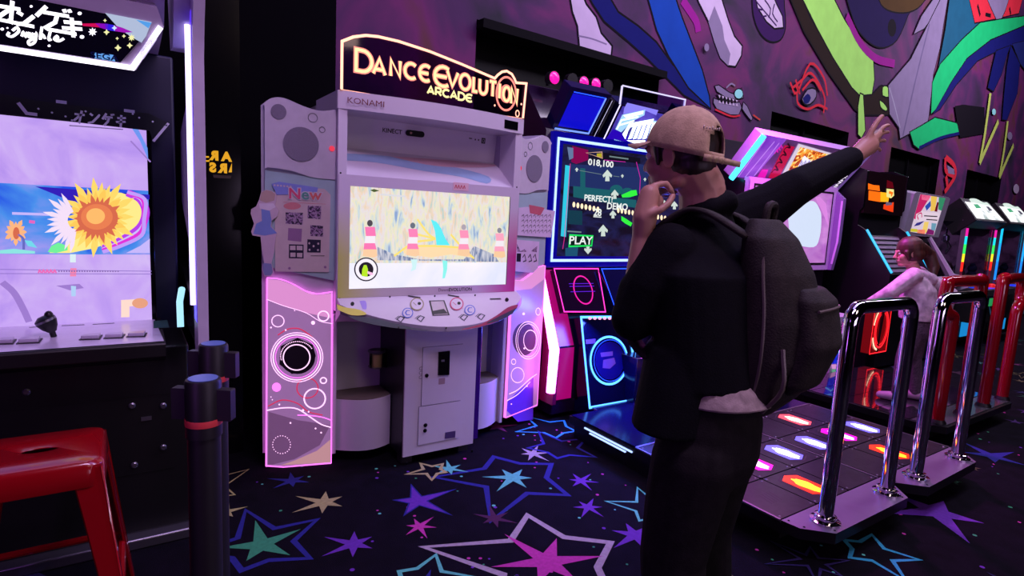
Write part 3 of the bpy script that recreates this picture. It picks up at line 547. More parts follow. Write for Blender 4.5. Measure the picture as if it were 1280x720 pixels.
        else: P = C.pxs([(806, 525), (848, 518), (846, 545), (804, 550)], *kf); g.prism(C, P, 0.002, 0.005, mat('plate_slate', (0.30, 0.22, 0.42), 0.4)); g.build('number_plate', d)
    for x_ in (1.225, 1.585): g = G(); g.box((x_, 2.87, 0.0), (x_+0.065, 2.93, 0.05), DARKG); g.build('foot', r)
    # storage nooks at both sides of the coin box
    for s in (-1, 1):
        X = lambda d: 1.4375+s*d
        g = G(); g.box((X(0.22), 3.2, 0.05), (X(0.548), 3.23, 0.84), WHITE); g.box((X(0.53), 3.03, 0.06), (X(0.553), 3.23, 0.84), WHITE)
        g.build('nook_back', r, bevel=0.003)
        n = 8; arcp = [(X(0.53-0.305*i/n), 3.06-0.06*math.sin(math.pi*i/n)-0.05*i/n) for i in range(n+1)]
        TF = Fr((0, 0, 0.07), (1, 0, 0), (0, 1, 0)); g = G(); g.prism(TF, arcp+[(X(0.225), 3.2), (X(0.53), 3.2)], 0, 0.29, WHITE); bn = g.build('storage_bin', r, bevel=0.006)
        g = G(); g.prism(TF, [(a+(X(0.38)-a)*0.04, b+0.004) for a, b in arcp]+[(X(0.23), 3.19), (X(0.52), 3.19)], 0.29, 0.298, mat('bin_mat', (0.42, 0.38, 0.34), 0.7)); g.build('bin_top', bn)
        g = G(); hx = X(0.28); hy = 3.10
        for z in (0.51, 0.60): g.tube([(hx+0.045*math.cos(t*.393), hy+0.045*math.sin(t*.393), z) for t in range(16)], 0.004 if z < .6 else 0.008, GREYM, 6, closed=True)
        for t in (2.2, 3.6, 5.2): g.tube([(hx+0.045*math.cos(t), hy+0.045*math.sin(t), 0.60), (hx+0.045*math.cos(t), hy+0.045*math.sin(t), 0.51)], 0.004, SCREW, 6)
        g.box((X(0.24)-0.015, hy-0.012, 0.50), (X(0.24)+0.015, hy+0.012, 0.61), SCREW)
        h = g.build('cup_holder', r); g = G(); g.tube([(hx, hy, 0.50), (hx, hy, 0.585)], [0.03, 0.038], mat('cup_yellow' if s < 0 else 'cup_green', (0.75, 0.72, 0.42) if s < 0 else (0.35, 0.70, 0.62), 0.4), 14); g.build('cup', h)
    # speaker wings
    for s in (-1, 1):
        if s < 0: WF = Fr((0.55, 3.14, 0), (0.34, -0.11, 0), (0, 0, 1))
        else: WF = Fr((2.01, 3.03, 0), (0.34, 0.11, 0), (0, 0, 1))
        Wd = 0.357; ms = (lambda a: a) if s < 0 else (lambda a: Wd-a)
        topw = smooth_line([(ms(0), 1.885), (ms(0.05), 1.925), (ms(0.11), 1.93), (ms(0.2), 1.90), (ms(0.28), 1.885), (ms(Wd), 1.90)], 4)
        g = G(); g.prism(WF, [(ms(0), 0.085)]+topw+[(ms(Wd), 0.085)], -0.45, -0.012, mat('wing_shell', (0.70, 0.67, 0.74), 0.4), side=mat('wing_side', (0.62, 0.58, 0.68), 0.4)); wg = g.build('speaker_wing', r, bevel=0.008)
        g = G(); lowr = smooth_line([(ms(Wd), 1.545), (ms(0.24), 1.55), (ms(0.15), 1.575), (ms(0.05), 1.585), (ms(0.02), 1.58)], 4)
        tw = [(a, b-0.006) for a, b in topw]; tw[0] = (ms(0.02), 1.88); g.prism(WF, tw+lowr, -0.012, 0.006, mat('wing_cover', (0.78, 0.75, 0.80), 0.22, coat=0.5)); g.build('upper_speaker_cover', wg, bevel=0.003)
        g = G(); MESHG = mat('grille_grey', (0.46, 0.43, 0.50), 0.6, scale=400, noise=0.4)
        for a, b, rr in ((0.19, 1.71, 0.085), (0.085, 1.86, 0.036)): g.prism(WF, ell(ms(a), b, rr), 0.006, 0.010, MESHG)
        RED = glow('wing_red_lamp', (0.95, 0.25, 0.35), 0.9)
        g.build('speaker_grille', wg)
        g = G()
        for a, b, rr in ((0.245, 1.845, 0.022), (0.29, 1.79, 0.014)): g.line(WF, ell(ms(a), b, rr, n=18), 0.003, 0.0075, GREYM, True)
        g.prism(WF, ell(ms(0.338), 1.70, 0.014, n=12), 0.006, 0.010, RED); g.build('cover_lamp', wg)
        g = G(); g.prism(WF, [(ms(0.01), 1.09), (ms(Wd), 1.02), (ms(Wd), 1.54), (ms(0.02), 1.57)], -0.012, 0.001, mat('wing_teal', (0.62, 0.72, 0.74), 0.4)); g.build('poster_backing', wg)
        # lit lower speaker panel
        if s < 0:
            kw = (320, 340, 2.88); g = G(); EDGE = glow('wing_edge_pink', (1.0, 0.45, 0.95), 1.7); LINE = glow('wing_line_pink', (1.0, 0.78, 0.97), 1.5); REDL = glow('wing_line_red', (0.95, 0.22, 0.42), 0.75)
            PAN = mat('lit_acrylic', (0.58, 0.48, 0.64), 0.25, 0, (0.74, 0.52, 0.76), 0.46)
            bd = WF.pxs([(40, 20), (90, 25), (140, 45), (180, 68), (220, 78), (276, 70), (272, 685), (36, 698)], *kw)
            g.prism(WF, bd, -0.01, 0.012, PAN, side=EDGE); lp = g.build('lit_speaker_panel', wg)
            g = G(); P = lambda q: WF.pxs(q, *kw)
            g.poly(WF, P([(42, 24), (90, 29), (140, 48), (180, 72), (220, 82), (272, 76), (272, 165), (240, 158), (180, 145), (100, 120), (44, 98)]), 0.0125, glow('wing_band', (0.98, 0.64, 0.92), 0.75))
            g.line(WF, P([(41, 22), (38, 696)]), 0.008, 0.013, EDGE); g.line(WF, P([(38, 694), (100, 698), (272, 684)]), 0.008, 0.013, EDGE); g.line(WF, P([(273, 75), (271, 684)]), 0.005, 0.013, EDGE)
            g.line(WF, smooth_line(P([(40, 20), (90, 25), (140, 45), (180, 68), (220, 78), (276, 70)]), 3), 0.006, 0.013, EDGE)
            g.line(WF, smooth_line(P([(40, 97), (100, 120), (180, 145), (230, 175), (275, 184)]), 4), 0.003, 0.0135, LINE)
            g.poly(WF, P([(46, 500), (150, 530), (268, 548), (230, 620), (140, 670), (60, 690), (44, 690)]), 0.0126, mat('wing_lower_dark', (0.54, 0.42, 0.56), 0.3, 0, (0.62, 0.42, 0.62), 0.32)); g.poly(WF, P([(268, 600), (220, 640), (140, 675), (90, 692), (268, 682)]), 0.0129, glow('wing_lower_light', (0.90, 0.66, 0.70), 0.65))
            g.poly(WF, WF.pxe(150, 305, 64, 60, *kw), 0.0128, mat('speaker_dark', (0.09, 0.05, 0.09), 0.5)); g.poly(WF, P([(85, 330), (90, 265), (150, 235), (205, 260), (216, 300), (190, 350), (130, 365)]), 0.0127, mat('speaker_dark', (0.09, 0.05, 0.09), 0.5))
            for rx, w, m_ in ((93, 0.004, LINE), (85, 0.006, LINE), (77, 0.003, EDGE), (48, 0.006, LINE)): g.line(WF, WF.pxe(148 if rx > 60 else 147, 305, rx, rx*0.95, *kw, n=40), w, 0.014, m_, True)
            for i in range(26): a = math.radians(95+i*6.5); g.poly(WF, WF.pxe(150+60*math.cos(a-1.1), 300-52*math.sin(a-1.1), 2.2, 2.2, *kw, n=6), 0.0142, LINE)
            for cx, cy, rr, w, m_ in ((80, 175, 22, 0.004, LINE), (243, 157, 19, 0.006, LINE), (243, 388, 11, 0.006, LINE), (212, 453, 38, 0.007, LINE), (186, 415, 38, 0.006, REDL)): g.line(WF, WF.pxe(cx, cy, rr, rr*0.94, *kw, n=28), w, 0.0138, m_, True)
            for cx, cy, rr in ((206, 181, 7), (75, 412, 16), (55, 198, 3), (85, 474, 3), (125, 540, 3), (170, 495, 4), (190, 500, 3), (215, 560, 3), (235, 575, 3), (108, 207, 3), (140, 137, 2), (55, 447, 2), (60, 457, 2)): g.poly(WF, WF.pxe(cx, cy, rr, rr, *kw, n=14), 0.0138, EDGE if rr > 9 else LINE)
            g.line(WF, smooth_line(P([(80, 225), (115, 204), (155, 202), (190, 222), (205, 235)]), 4), 0.006, 0.0137, REDL); g.line(WF, smooth_line(P([(45, 480), (95, 458), (150, 470), (190, 500), (240, 512)]), 4), 0.006, 0.0137, REDL)
            g.line(WF, smooth_line(P([(40, 495), (100, 486), (150, 490), (200, 522), (235, 545), (270, 556)]), 4), 0.006, 0.0139, LINE); g.line(WF, smooth_line(P([(150, 512), (200, 514), (240, 520), (270, 530)]), 4), 0.005, 0.0139, EDGE)
            for i in range(22): a = math.radians(i*360/22); g.poly(WF, WF.pxe(93+32*math.cos(a), 618-32*math.sin(a), 1.9, 1.9, *kw, n=6), 0.0138, LINE)
            g.line(WF, WF.pxe(125, 590, 22, 20, *kw, n=20), 0.003, 0.0136, mat('wing_lower_dark', (0.54, 0.42, 0.56), 0.3, 0, (0.62, 0.42, 0.62), 0.32), True); g.build('light_pattern', lp)
        else:
            kw = (590, 360, 3.6); g = G(); PAN = mat('lit_acrylic', (0.45, 0.38, 0.52), 0.25)
            g.prism(WF, [(0, 1.0)]+[(0.1, 0.99), (0.2, 1.03), (0.27, 1.07), (0.345, 1.08), (0.345, 0.09), (0.0, 0.09)], -0.01, 0.012, PAN, side=EDGE); lp = g.build('lit_speaker_panel', wg); g = G(); P = lambda q: WF.pxs(q, *kw)
            g.poly(WF, [(0, 1.0), (0.1, 0.99), (0.2, 1.03), (0.27, 1.07), (0.345, 1.08), (0.345, 0.99), (0.2, 0.93), (0.0, 0.93)], 0.0125, glow('wing_band', (0.98, 0.64, 0.92), 0.75))
            g.line(WF, [(0.343, 1.08), (0.343, 0.1), (0.005, 0.095)], 0.007, 0.013, EDGE)
            g.poly(WF, WF.pxe(228, 228, 52, 74, *kw), 0.0127, mat('speaker_dark', (0.09, 0.05, 0.09), 0.5))
            for cx, rx, ry, w in ((246, 56, 84, 0.005), (246, 48, 74, 0.004), (255, 30, 46, 0.006)): g.line(WF, WF.pxe(cx, 234, rx, ry, *kw, n=36), w, 0.014, LINE, True)
            for cx, cy, rx, ry in ((180, 330, 10, 12), (198, 390, 29, 34), (290, 105, 10, 16)): g.line(WF, WF.pxe(cx, cy, rx, ry, *kw, n=24), 0.005, 0.0138, LINE, True)
            for q in ([(160, 475), (200, 455), (250, 410), (285, 385)], [(150, 505), (200, 475), (255, 420)]): g.line(WF, smooth_line(P(q), 4), 0.006, 0.0138, LINE)
            for p in ((225, 115, 6), (170, 520, 3), (240, 440, 3), (228, 270, 4)): g.poly(WF, WF.pxe(p[0], p[1], p[2], None, *kw, n=10), 0.0138, LINE)
            g.poly(WF, P([(155, 505), (270, 400), (268, 590), (200, 600), (150, 550)]), 0.0126, mat('wing_lower_blue', (0.38, 0.22, 0.72), 0.3, 0, (0.35, 0.12, 0.8), 0.3)); g.build('light_pattern', lp)
    # song poster with its pastel cut-out, on the left wing; notices on the right wing
    WF = Fr((0.55, 3.14, 0), (0.34, -0.11, 0), (0, 0, 1)); kp = (310, 220, 5.54); P = lambda q: WF.pxs(q, *kp)
    PAP = mat('poster_paper', (0.80, 0.72, 0.72), 0.6); INK = ramp_mat('poster_ink', [(0.42, (0.16, 0.08, 0.22)), (0.52, (0.72, 0.60, 0.72)), (0.6, (0.35, 0.2, 0.38))], 55, rough=0.6)
    g = G(); g.prism(WF, P([(185, 85), (250, 70), (530, 90), (572, 130), (560, 665), (190, 660)]), 0.001, 0.006, PAP); g.prism(WF, P([(165, 55), (215, 40), (485, 80), (480, 110), (300, 130), (200, 130)]), 0.004, 0.008, mat('poster_blue', (0.50, 0.55, 0.82), 0.6))
    ps = g.build('song_poster', r)
    g = G(); x, y = WF.px(310+400/5.54, 220+130/5.54)
    for i, (ch, col) in enumerate((('N', (0.85, 0.3, 0.45)), ('e', (0.35, 0.6, 0.55)), ('w', (0.85, 0.42, 0.4)))):
        g.text(WF, ch, x-0.052+0.05*i, y, 0.075, 0.0095, WHITE, wide=1.05, thick=0.006); g.text(WF, ch, x-0.052+0.05*i, y, 0.075, 0.0105, mat('new_'+ch, col, 0.5), wide=1.05, thick=0.0015)
    g.build('poster_heading', ps)
    NAVP = mat('poster_navy', (0.10, 0.07, 0.20), 0.6); MAU = mat('poster_mauve', (0.58, 0.42, 0.58), 0.6); COR = mat('poster_coral', (0.82, 0.50, 0.52), 0.6)
    for q, mt in (([(262, 250), (382, 255), (380, 338), (262, 330)], INK), ([(415, 205), (508, 210), (505, 300), (412, 292)], INK), ([(432, 340), (520, 345), (520, 420), (432, 415)], INK), ([(280, 360), (375, 365), (370, 455), (276, 445)], MAU)): g = G(); g.poly(WF, P(q), 0.0066, mt); g.build('song_picture', ps)
    g = G(); g.poly(WF, P([(412, 438), (505, 442), (503, 530), (410, 528)]), 0.0066, NAVP)
    for p in ((425, 465), (487, 468), (455, 485), (427, 510), (485, 512)): g.poly(WF, WF.pxe(p[0], p[1], 7, 8, *kp, n=8), 0.0070, PAP)
    g.build('song_picture', ps); g = G(); g.poly(WF, P([(285, 472), (386, 475), (386, 570), (284, 568)]), 0.0066, NAVP)
    for q in ([(292, 482), (330, 482), (330, 512), (292, 512)], [(338, 482), (378, 484), (378, 514), (338, 512)], [(294, 530), (330, 530), (330, 560), (294, 560)], [(340, 532), (378, 532), (376, 562), (340, 560)]): g.poly(WF, P(q), 0.0070, PAP)
    g.build('song_picture', ps); g = G(); g.poly(WF, WF.pxe(307, 208, 60, 24, *kp), 0.0066, COR); g.line(WF, P([(435, 552), (530, 552)]), 0.003, 0.0068, BLACK); g.line(WF, P([(245, 180), (540, 195)]), 0.002, 0.0068, COR)
    for x_ in range(6): g.line(WF, P([(180+22*x_, 62+2*x_), (192+22*x_, 66+2*x_)]), 0.008, 0.0086, PAP)
    for p in ((288, 638), (535, 630)): g.poly(WF, WF.pxe(p[0], p[1], 10, None, *kp, n=6), 0.0068, MAU)
    g.build('poster_print', ps)
    g = G(); cut = [(95, 110), (130, 95), (170, 105), (195, 125), (198, 170), (190, 200), (215, 240), (205, 280), (165, 310), (165, 350), (205, 395), (195, 420), (185, 520), (165, 600), (180, 660), (165, 690), (115, 690), (100, 640), (115, 600), (100, 520), (90, 420), (35, 410), (25, 385), (45, 330), (22, 260), (25, 230), (60, 210), (80, 165)]
    g.prism(WF, P(cut), 0.010, 0.016, mat('cutout_paper', (0.80, 0.70, 0.76), 0.5)); co = g.build('pastel_cutout', ps)
    g = G(); g.poly(WF, P([(95, 220), (150, 215), (165, 300), (160, 350), (205, 395), (120, 412), (40, 400), (60, 330), (100, 310)]), 0.0165, mat('cutout_blue', (0.48, 0.56, 0.80), 0.5)); g.build('cutout_print', co); g = G(); g.poly(WF, P([(95, 115), (130, 98), (170, 108), (192, 128), (185, 170), (130, 185), (85, 170)]), 0.0165, mat('cutout_sand', (0.74, 0.62, 0.58), 0.5)); g.build('cutout_print', co); g = G(); g.poly(WF, P([(110, 600), (165, 605), (175, 665), (160, 685), (118, 685), (104, 640)]), 0.0165, mat('cutout_grey', (0.52, 0.54, 0.72), 0.5)); g.build('cutout_print', co); g = G(); g.poly(WF, P([(80, 190), (180, 190), (195, 215), (150, 240), (85, 225)]), 0.0167, mat('cutout_white', (0.86, 0.80, 0.86), 0.5)); g.build('cutout_print', co)
    WF = Fr((2.01, 3.03, 0), (0.34, 0.11, 0), (0, 0, 1)); kq = (600, 170, 3.79); P = lambda q: WF.pxs(q, *kq)
    for q, tilt in (([(178, 340), (220, 335), (350, 355), (330, 480), (172, 470)], 0), ([(165, 490), (275, 500), (268, 650), (160, 640)], 1)):
        g = G(); g.prism(WF, P(q), 0.008, 0.011, mat('notice_paper', (0.82, 0.74, 0.84), 0.6)); nt_ = g.build('paper_notice', r); g = G()
        if not tilt:
            for rr in range(4):
                for i in range(8): g.line(WF, P([(190+18*i, 380+24*rr), (200+18*i, 372+24*rr), (203+18*i, 388+24*rr)]), 0.004, 0.0115, DARKG)
            g.poly(WF, P([(225, 325), (300, 340), (280, 375), (230, 365)]), 0.0117, mat('notice_red', (0.75, 0.35, 0.42), 0.6))
        else:
            g.poly(WF, P([(168, 510), (185, 545), (205, 535), (215, 548), (170, 548)]), 0.0115, INK); g.poly(WF, P([(235, 545), (265, 520), (262, 550)]), 0.0115, INK); g.poly(WF, P([(168, 555), (188, 556), (186, 595), (166, 594)]), 0.0115, BLACK)
            for x_ in (205, 232, 255): g.line(WF, P([(x_-10, 575), (x_, 560), (x_+6, 590), (x_-8, 595)]), 0.007, 0.0115, BLACK)
        g.build('notice_print', nt_)
    # arched acrylic sign
    MK = face(2.985); km = (420, 40, 5.12); ACR = clear('sign_acrylic', (0.75, 0.62, 0.80), 0.8); NE = glow('sign_neon', (1.0, 0.68, 0.58), 2.2); YE = glow('sign_yellow', (1.0, 0.93, 0.62), 1.4); OR = glow('sign_orange', (1.0, 0.55, 0.50), 1.3)
    out = MK.pxs([(35, 372), (38, 60), (110, 32), (190, 22), (270, 30), (400, 60), (600, 125), (800, 205), (1015, 297), (1035, 275), (1062, 255), (1092, 250), (1125, 270), (1142, 300), (1152, 325), (1218, 330), (1195, 560)], *km)
    g = G(); zb = 1.992; o2 = [(out[0][0], zb)]+out[1:-1]+[(out[-1][0], zb)]; g.prism(MK, o2, -0.012, 0, ACR, side=NE); sg = g.build('sign_panel', r)
    g = G(); g.line(MK, o2, 0.014, 0.002, NE); g.build('neon_outline', sg)
    g = G()
    boxes = [('D', 112, 240, 110, 265, 1), ('A', 228, 325, 162, 280, 0), ('N', 337, 422, 172, 295, 0), ('C', 430, 520, 192, 307, 0), ('E', 525, 610, 205, 322, 0), ('E', 620, 732, 212, 357, 1), ('V', 702, 788, 248, 358, 0), ('O', 785, 866, 264, 377, 0), ('L', 868, 918, 282, 390, 0), ('U', 908, 975, 296, 405, 0), ('T', 972, 1032, 310, 420, 0), ('I', 1036, 1056, 322, 432, 0), ('O', 1062, 1120, 345, 450, 0), ('N', 1112, 1168, 352, 468, 0)]
    for ch, x0, x1, y0, y1, big in boxes:
        a = MK.px(420+x0/5.12, 40+(y0+y1)/10.24); b = MK.px(420+x1/5.12, 40+(y0+y1)/10.24); t = MK.px(420+(x0+x1)/10.24, 40+y0/5.12); d = MK.px(420+(x0+x1)/10.24, 40+y1/5.12)
        th = 0.026 if big else 0.0235; w = b[0]-a[0]-th*0.7; h = t[1]-d[1]-th*0.6
        sl = 0.0
        glyph(g, MK, ch, a[0]+th*0.35, d[1]+th*0.3, w, h, th, 0.0015, OR, slope=sl); glyph(g, MK, ch, a[0]+th*0.35, d[1]+th*0.3, w, h, th*0.5, 0.0025, YE, slope=sl)
    for i, ch in enumerate('ARCADE'):
        x0 = 585+49*i; yb = 392+10*i; a = MK.px(420+x0/5.12, 40+yb/5.12); b = MK.px(420+(x0+40)/5.12, 40+(yb+5)/5.12); t = MK.px(420+(x0)/5.12, 40+(yb-46)/5.12)
        glyph(g, MK, ch, a[0], a[1], b[0]-a[0], t[1]-a[1], 0.011, 0.002, YE)
    for rx, ry, w in ((62, 106, 0.012), (34, 52, 0.012)): g.line(MK, MK.pxe(1088, 395, rx, ry, *km, n=32), w, 0.002, OR, True)
    g.line(MK, MK.pxe(1160, 522, 11, 20, *km, n=16), 0.006, 0.002, NE, True)
    for p in ((1015, 470), (1185, 462)): g.poly(MK, MK.pxe(p[0], p[1], 5, 7, *km, n=10), 0.002, NE)
    g.build('sign_lettering', sg)
    return r
dance_cabinet()
# ------------------------------------------------------------------ neon dance cabinet beside it
def onx(x, y, X): r = ray(x, y); return CP + r*(X/r.x)
NB = glow('neon_blue_white', (0.62, 0.72, 1.0), 2.0); NBB = glow('neon_blue', (0.12, 0.28, 1.0), 2.6); NP = glow('neon_pink', (1.0, 0.42, 0.93), 8.0); NPK = glow('neon_pink_line', (1.0, 0.22, 0.72), 2.0); NCY = glow('neon_cyan', (0.25, 0.85, 1.0), 2.6)
DKB = mat('dark_blue_gloss', (0.05, 0.05, 0.22), 0.15); DKP = mat('dark_purple_gloss', (0.12, 0.04, 0.16), 0.2)
def rhythm_cabinet():
    r = thing('dance_game_cabinet', 'dark dance arcade cabinet outlined in blue and pink neon with falling arrows on screen', 'arcade machine', (3.2, 3.4, 0))
    PF = Fr((2.42, 0, 0), (0, 1, 0), (0, 0, 1))
    g = G(); g.prism(PF, [(3.31, 2.0), (3.29, 1.04), (3.06, 0.51), (3.06, 0.03), (4.0, 0.03), (4.0, 2.36), (3.6, 2.36)], 0, 1.56, DKP); g.build('body', r, bevel=0.01)
    for X0, sx in ((2.42, -1), (3.98, 1)):
        g = G(); SF = Fr((X0, 0, 0), (0, -1, 0) if sx < 0 else (0, 1, 0), (0, 0, 1)); k = -1 if sx < 0 else 1
        edge = [(3.30, 1.96), (3.235, 1.0), (3.005, 0.51), (3.02, 0.12)]
        outl = [(k*y, z) for y, z in edge]; back = [(k*(y+0.16), z) for y, z in edge][::-1]
        g.prism(SF, outl+back, 0.0, 0.03, mat('side_wing_magenta', (0.45, 0.03, 0.26), 0.35)); w = g.build('side_wing', r, bevel=0.004)
        g = G(); g.tube([(X0+sx*0.035, 3.30, 1.95), (X0+sx*0.035, 3.25, 1.06)], 0.012, NP, 8)
        g.tube([(X0+sx*0.035, 3.25, 1.06), (X0+sx*0.035, 3.025, 0.51), (X0+sx*0.035, 3.038, 0.21)], [0.022, 0.036, 0.032], NP, 10); g.build('pink_light_tube', w)
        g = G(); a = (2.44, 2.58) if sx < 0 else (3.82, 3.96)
        for y0, z0, y1, z1 in ((3.055, 0.51, 3.055, 0.14), (3.285, 1.03, 3.06, 0.52)): g.poly(Fr((0, y1, z1), (1, 0, 0), (0, y0-y1, z0-z1)), [(a[0], 0), (a[1], 0), (a[1], math.hypot(y0-y1, z0-z1)), (a[0], math.hypot(y0-y1, z0-z1))], 0.004, glow('magenta_tube_spill', (0.85, 0.03, 0.55), 0.5))  # glow stands in for the pink tube's light falling on the body front
        g.build('tube_spill_panel', w)
    # screen
    S = face(3.272); g = G(); g.fbox(S, 2.46, 1.05, 3.94, 2.0, -0.04, 0, mat('screen_surround', (0.04, 0.03, 0.30), 0.2, 0, (0.05, 0.03, 0.9), 0.28)); fr_ = g.build('screen_surround', r, bevel=0.004)
    g = G(); g.line(S, [(2.50, 1.10), (3.90, 1.10), (3.90, 1.95), (2.50, 1.95)], 0.02, 0.006, NB, True); g.build('neon_frame', fr_)
    ks = (690, 160, 4.0); P = lambda q: S.pxs(q, *ks); e = lambda n, c, s=1.0: glow('ddr_'+n, c, s)
    g = G(); bg = ramp_mat('arrow_stage_picture', [(0.35, (0.03, 0.02, 0.10)), (0.55, (0.10, 0.11, 0.30)), (0.7, (0.05, 0.03, 0.12))], 5, es=0.9, stretch=(1, 1, 2), rough=0.12)
    g.poly(S, [(2.545, 1.13), (3.855, 1.13), (3.855, 1.92), (2.545, 1.92)], 0.002, bg)
    g.poly(S, P([(80, 180), (470, 200), (470, 330), (80, 290)]), 0.0025, e('bluegrey', (0.14, 0.20, 0.42), 0.8)); g.poly(S, P([(100, 90), (180, 110), (180, 160), (120, 180), (95, 170)]), 0.0028, e('magenta', (0.55, 0.02, 0.32), 0.8)); g.poly(S, P([(75, 95), (105, 100), (105, 150), (85, 160)]), 0.0029, e('slate', (0.45, 0.55, 0.72), 0.7))
    g.poly(S, P([(105, 290), (290, 310), (290, 345), (420, 360), (420, 400), (105, 345)]), 0.003, e('seagreen', (0.12, 0.42, 0.46), 0.7))
    g.poly(S, P([(140, 200), (165, 203), (165, 300), (140, 295)]), 0.0031, e('seagreen', (0.12, 0.42, 0.46), 0.7)); g.poly(S, P([(80, 410), (150, 415), (150, 485), (80, 480)]), 0.003, e('seadark', (0.08, 0.25, 0.32), 0.8))
    g.poly(S, S.pxe(320, 310, 32, 26, *ks), 0.0032, e('seagreen', (0.12, 0.42, 0.46), 0.7)); g.poly(S, S.pxe(375, 325, 32, 26, *ks), 0.0032, e('seagreen', (0.12, 0.42, 0.46), 0.7))
    for i in range(7): g.poly(S, S.pxe(108+20*i, 383+4*i, 7, 14, *ks, n=12), 0.0035, e('warm', (1.0, 0.88, 0.72), 1.3))
    for i in range(14): g.poly(S, S.pxe(330+18*i, 412+3*i, 6, 13, *ks, n=10), 0.0035, e('warm', (1.0, 0.88, 0.72), 1.3))
    g.poly(S, P([(65, 185), (90, 190), (68, 545), (42, 540)]), 0.0036, e('gauge', (0.18, 0.78, 0.88), 1.0)); g.line(S, P([(90, 178), (60, 555), (52, 605)]), 0.006, 0.0037, e('gauge_pink', (0.9, 0.2, 0.6), 0.8)); g.poly(S, P([(65, 600), (130, 590), (125, 640), (65, 640)]), 0.0036, e('teal', (0.12, 0.35, 0.48), 0.8))
    AR = e('arrow', (0.80, 0.86, 0.82), 1.0)
    def arrow(x, y, s, flip=1): g.poly(S, P([(x, y-30*s*flip), (x+24*s, y-2*s*flip), (x+20*s, y+10*s*flip), (x+9*s, y+2*s*flip), (x+11*s, y+28*s*flip), (x-11*s, y+28*s*flip), (x-9*s, y+2*s*flip), (x-20*s, y+10*s*flip), (x-24*s, y-2*s*flip)]), 0.0040, AR)
    arrow(275, 238, 1.0); arrow(254, 513, 1.0); arrow(178, 607, 0.8, -1); arrow(312, 332, 0.8); arrow(303, 432, 0.7); arrow(122, 208, 0.35); arrow(350, 240, 0.3); arrow(463, 257, 0.3)
    g.line(S, P([(135, 212), (245, 232)]), 0.004, 0.0038, e('thin', (0.5, 0.6, 0.6), 0.7)); g.line(S, P([(305, 240), (335, 244)]), 0.004, 0.0038, e('thin', (0.5, 0.6, 0.6), 0.7))
    LG = e('lime', (0.20, 0.95, 0.25), 1.0)
    g.poly(S, P([(345, 335), (395, 312), (420, 310), (425, 335), (390, 345), (350, 348)]), 0.0039, LG); g.poly(S, P([(345, 440), (370, 455), (400, 475), (392, 492), (365, 478), (345, 462)]), 0.0039, LG)
    PP = P([(88, 535), (202, 540), (196, 588), (84, 592)]); g.line(S, PP, 0.012, 0.0042, e('play_green', (0.10, 0.85, 0.35), 1.1), True); g.poly(S, PP, 0.0038, e('play_dark', (0.03, 0.12, 0.10), 1.0))
    WH = e('white', (0.92, 0.95, 0.93), 1.0)
    def tx(s, x, y, sz, m=WH, c=0.0045, w=1.1): q = P([(x, y)])[0]; g.text(S, s, q[0], q[1], sz, c, m, wide=w, thick=0.0016)
    tx('PLAY', 142, 564, 0.082, w=1.2); tx('018,100', 243, 178, 0.062, w=1.25); tx('PERFECT!', 232, 355, 0.062); tx('DEMO', 325, 394, 0.07); tx('28', 226, 424, 0.072); 
    g.line(S, P([(205, 443), (245, 446)]), 0.007, 0.0042, WH); g.line(S, P([(75, 516), (145, 521)]), 0.010, 0.0042, e('thin', (0.5, 0.6, 0.6), 0.7))
    g.line(S, P([(168, 124), (248, 120), (250, 152)]), 0.005, 0.0044, e('flag', (0.90, 0.70, 0.60), 1.0), True); g.poly(S, P([(222, 128), (246, 126), (247, 148), (222, 142)]), 0.0043, e('gold', (0.75, 0.70, 0.15), 0.9)); g.poly(S, P([(250, 122), (440, 150), (440, 178), (250, 155)]), 0.0036, e('bar', (0.06, 0.05, 0.10), 1.0)); g.line(S, P([(285, 142), (380, 155)]), 0.010, 0.0042, e('thin', (0.5, 0.6, 0.6), 0.7)); g.line(S, P([(258, 160), (366, 170)]), 0.004, 0.0042, e('pinkline', (0.85, 0.15, 0.7), 0.9))
    g.line(S, P([(420, 170), (440, 250), (436, 330), (425, 400)]), 0.006, 0.0038, e('pinkline', (0.85, 0.15, 0.7), 0.9)); g.poly(S, P([(430, 180), (800, 230), (800, 290), (430, 250)]), 0.0029, e('bluegrey', (0.14, 0.20, 0.42), 0.8)); 
    for i, x in enumerate((510, 560, 610, 660, 720)): arrow(x, 375+i*6, 0.7)
    g.build('screen', fr_)
    # tilted blue speakers and sign on top
    vt = V((0, -0.171, 0.236)); SPM = mat('blue_lit_speaker', (0.03, 0.04, 0.5), 0.35, 0, (0.03, 0.06, 1.0), 0.55)
    for x0, x1 in ((2.50, 2.83), (3.57, 3.90)):
        T = Fr((x0, 3.324, 2.026), (1, 0, 0), vt); w = x1-x0; h = 0.29
        g = G(); g.prism(T, [(-0.02, -0.02), (w+0.02, -0.02), (w+0.02, h+0.02), (-0.02, h+0.02)], -0.10, 0, mat('speaker_blue_case', (0.03, 0.03, 0.25), 0.25)); sp = g.build('top_speaker', r, bevel=0.006)
        g = G(); g.poly(T, [(0.02, 0.02), (w-0.02, 0.02), (w-0.02, h-0.02), (0.02, h-0.02)], 0.002, SPM); g.build('speaker_grille', sp)
        g = G(); g.line(T, [(0.0, 0.0), (w-0.02, 0.0), (w-0.02, h-0.01)], 0.013, 0.005, glow('neon_sky', (0.42, 0.55, 1.0), 1.6)); g.line(T, [(w-0.02, h-0.01), (0.02, h-0.01)], 0.006, 0.005, NBB)
        g.build('neon_edge', sp)
    O = onx(753, 176, 2.92); K = onx(775, 130, 2.92); U = onx(778, 107, 2.92); wq = 0.66
    M_ = Fr(O, (1, 0, 0), K-O); h = (K-O).length; M2 = Fr(K, (1, 0, 0), U-K); h2 = (U-K).length
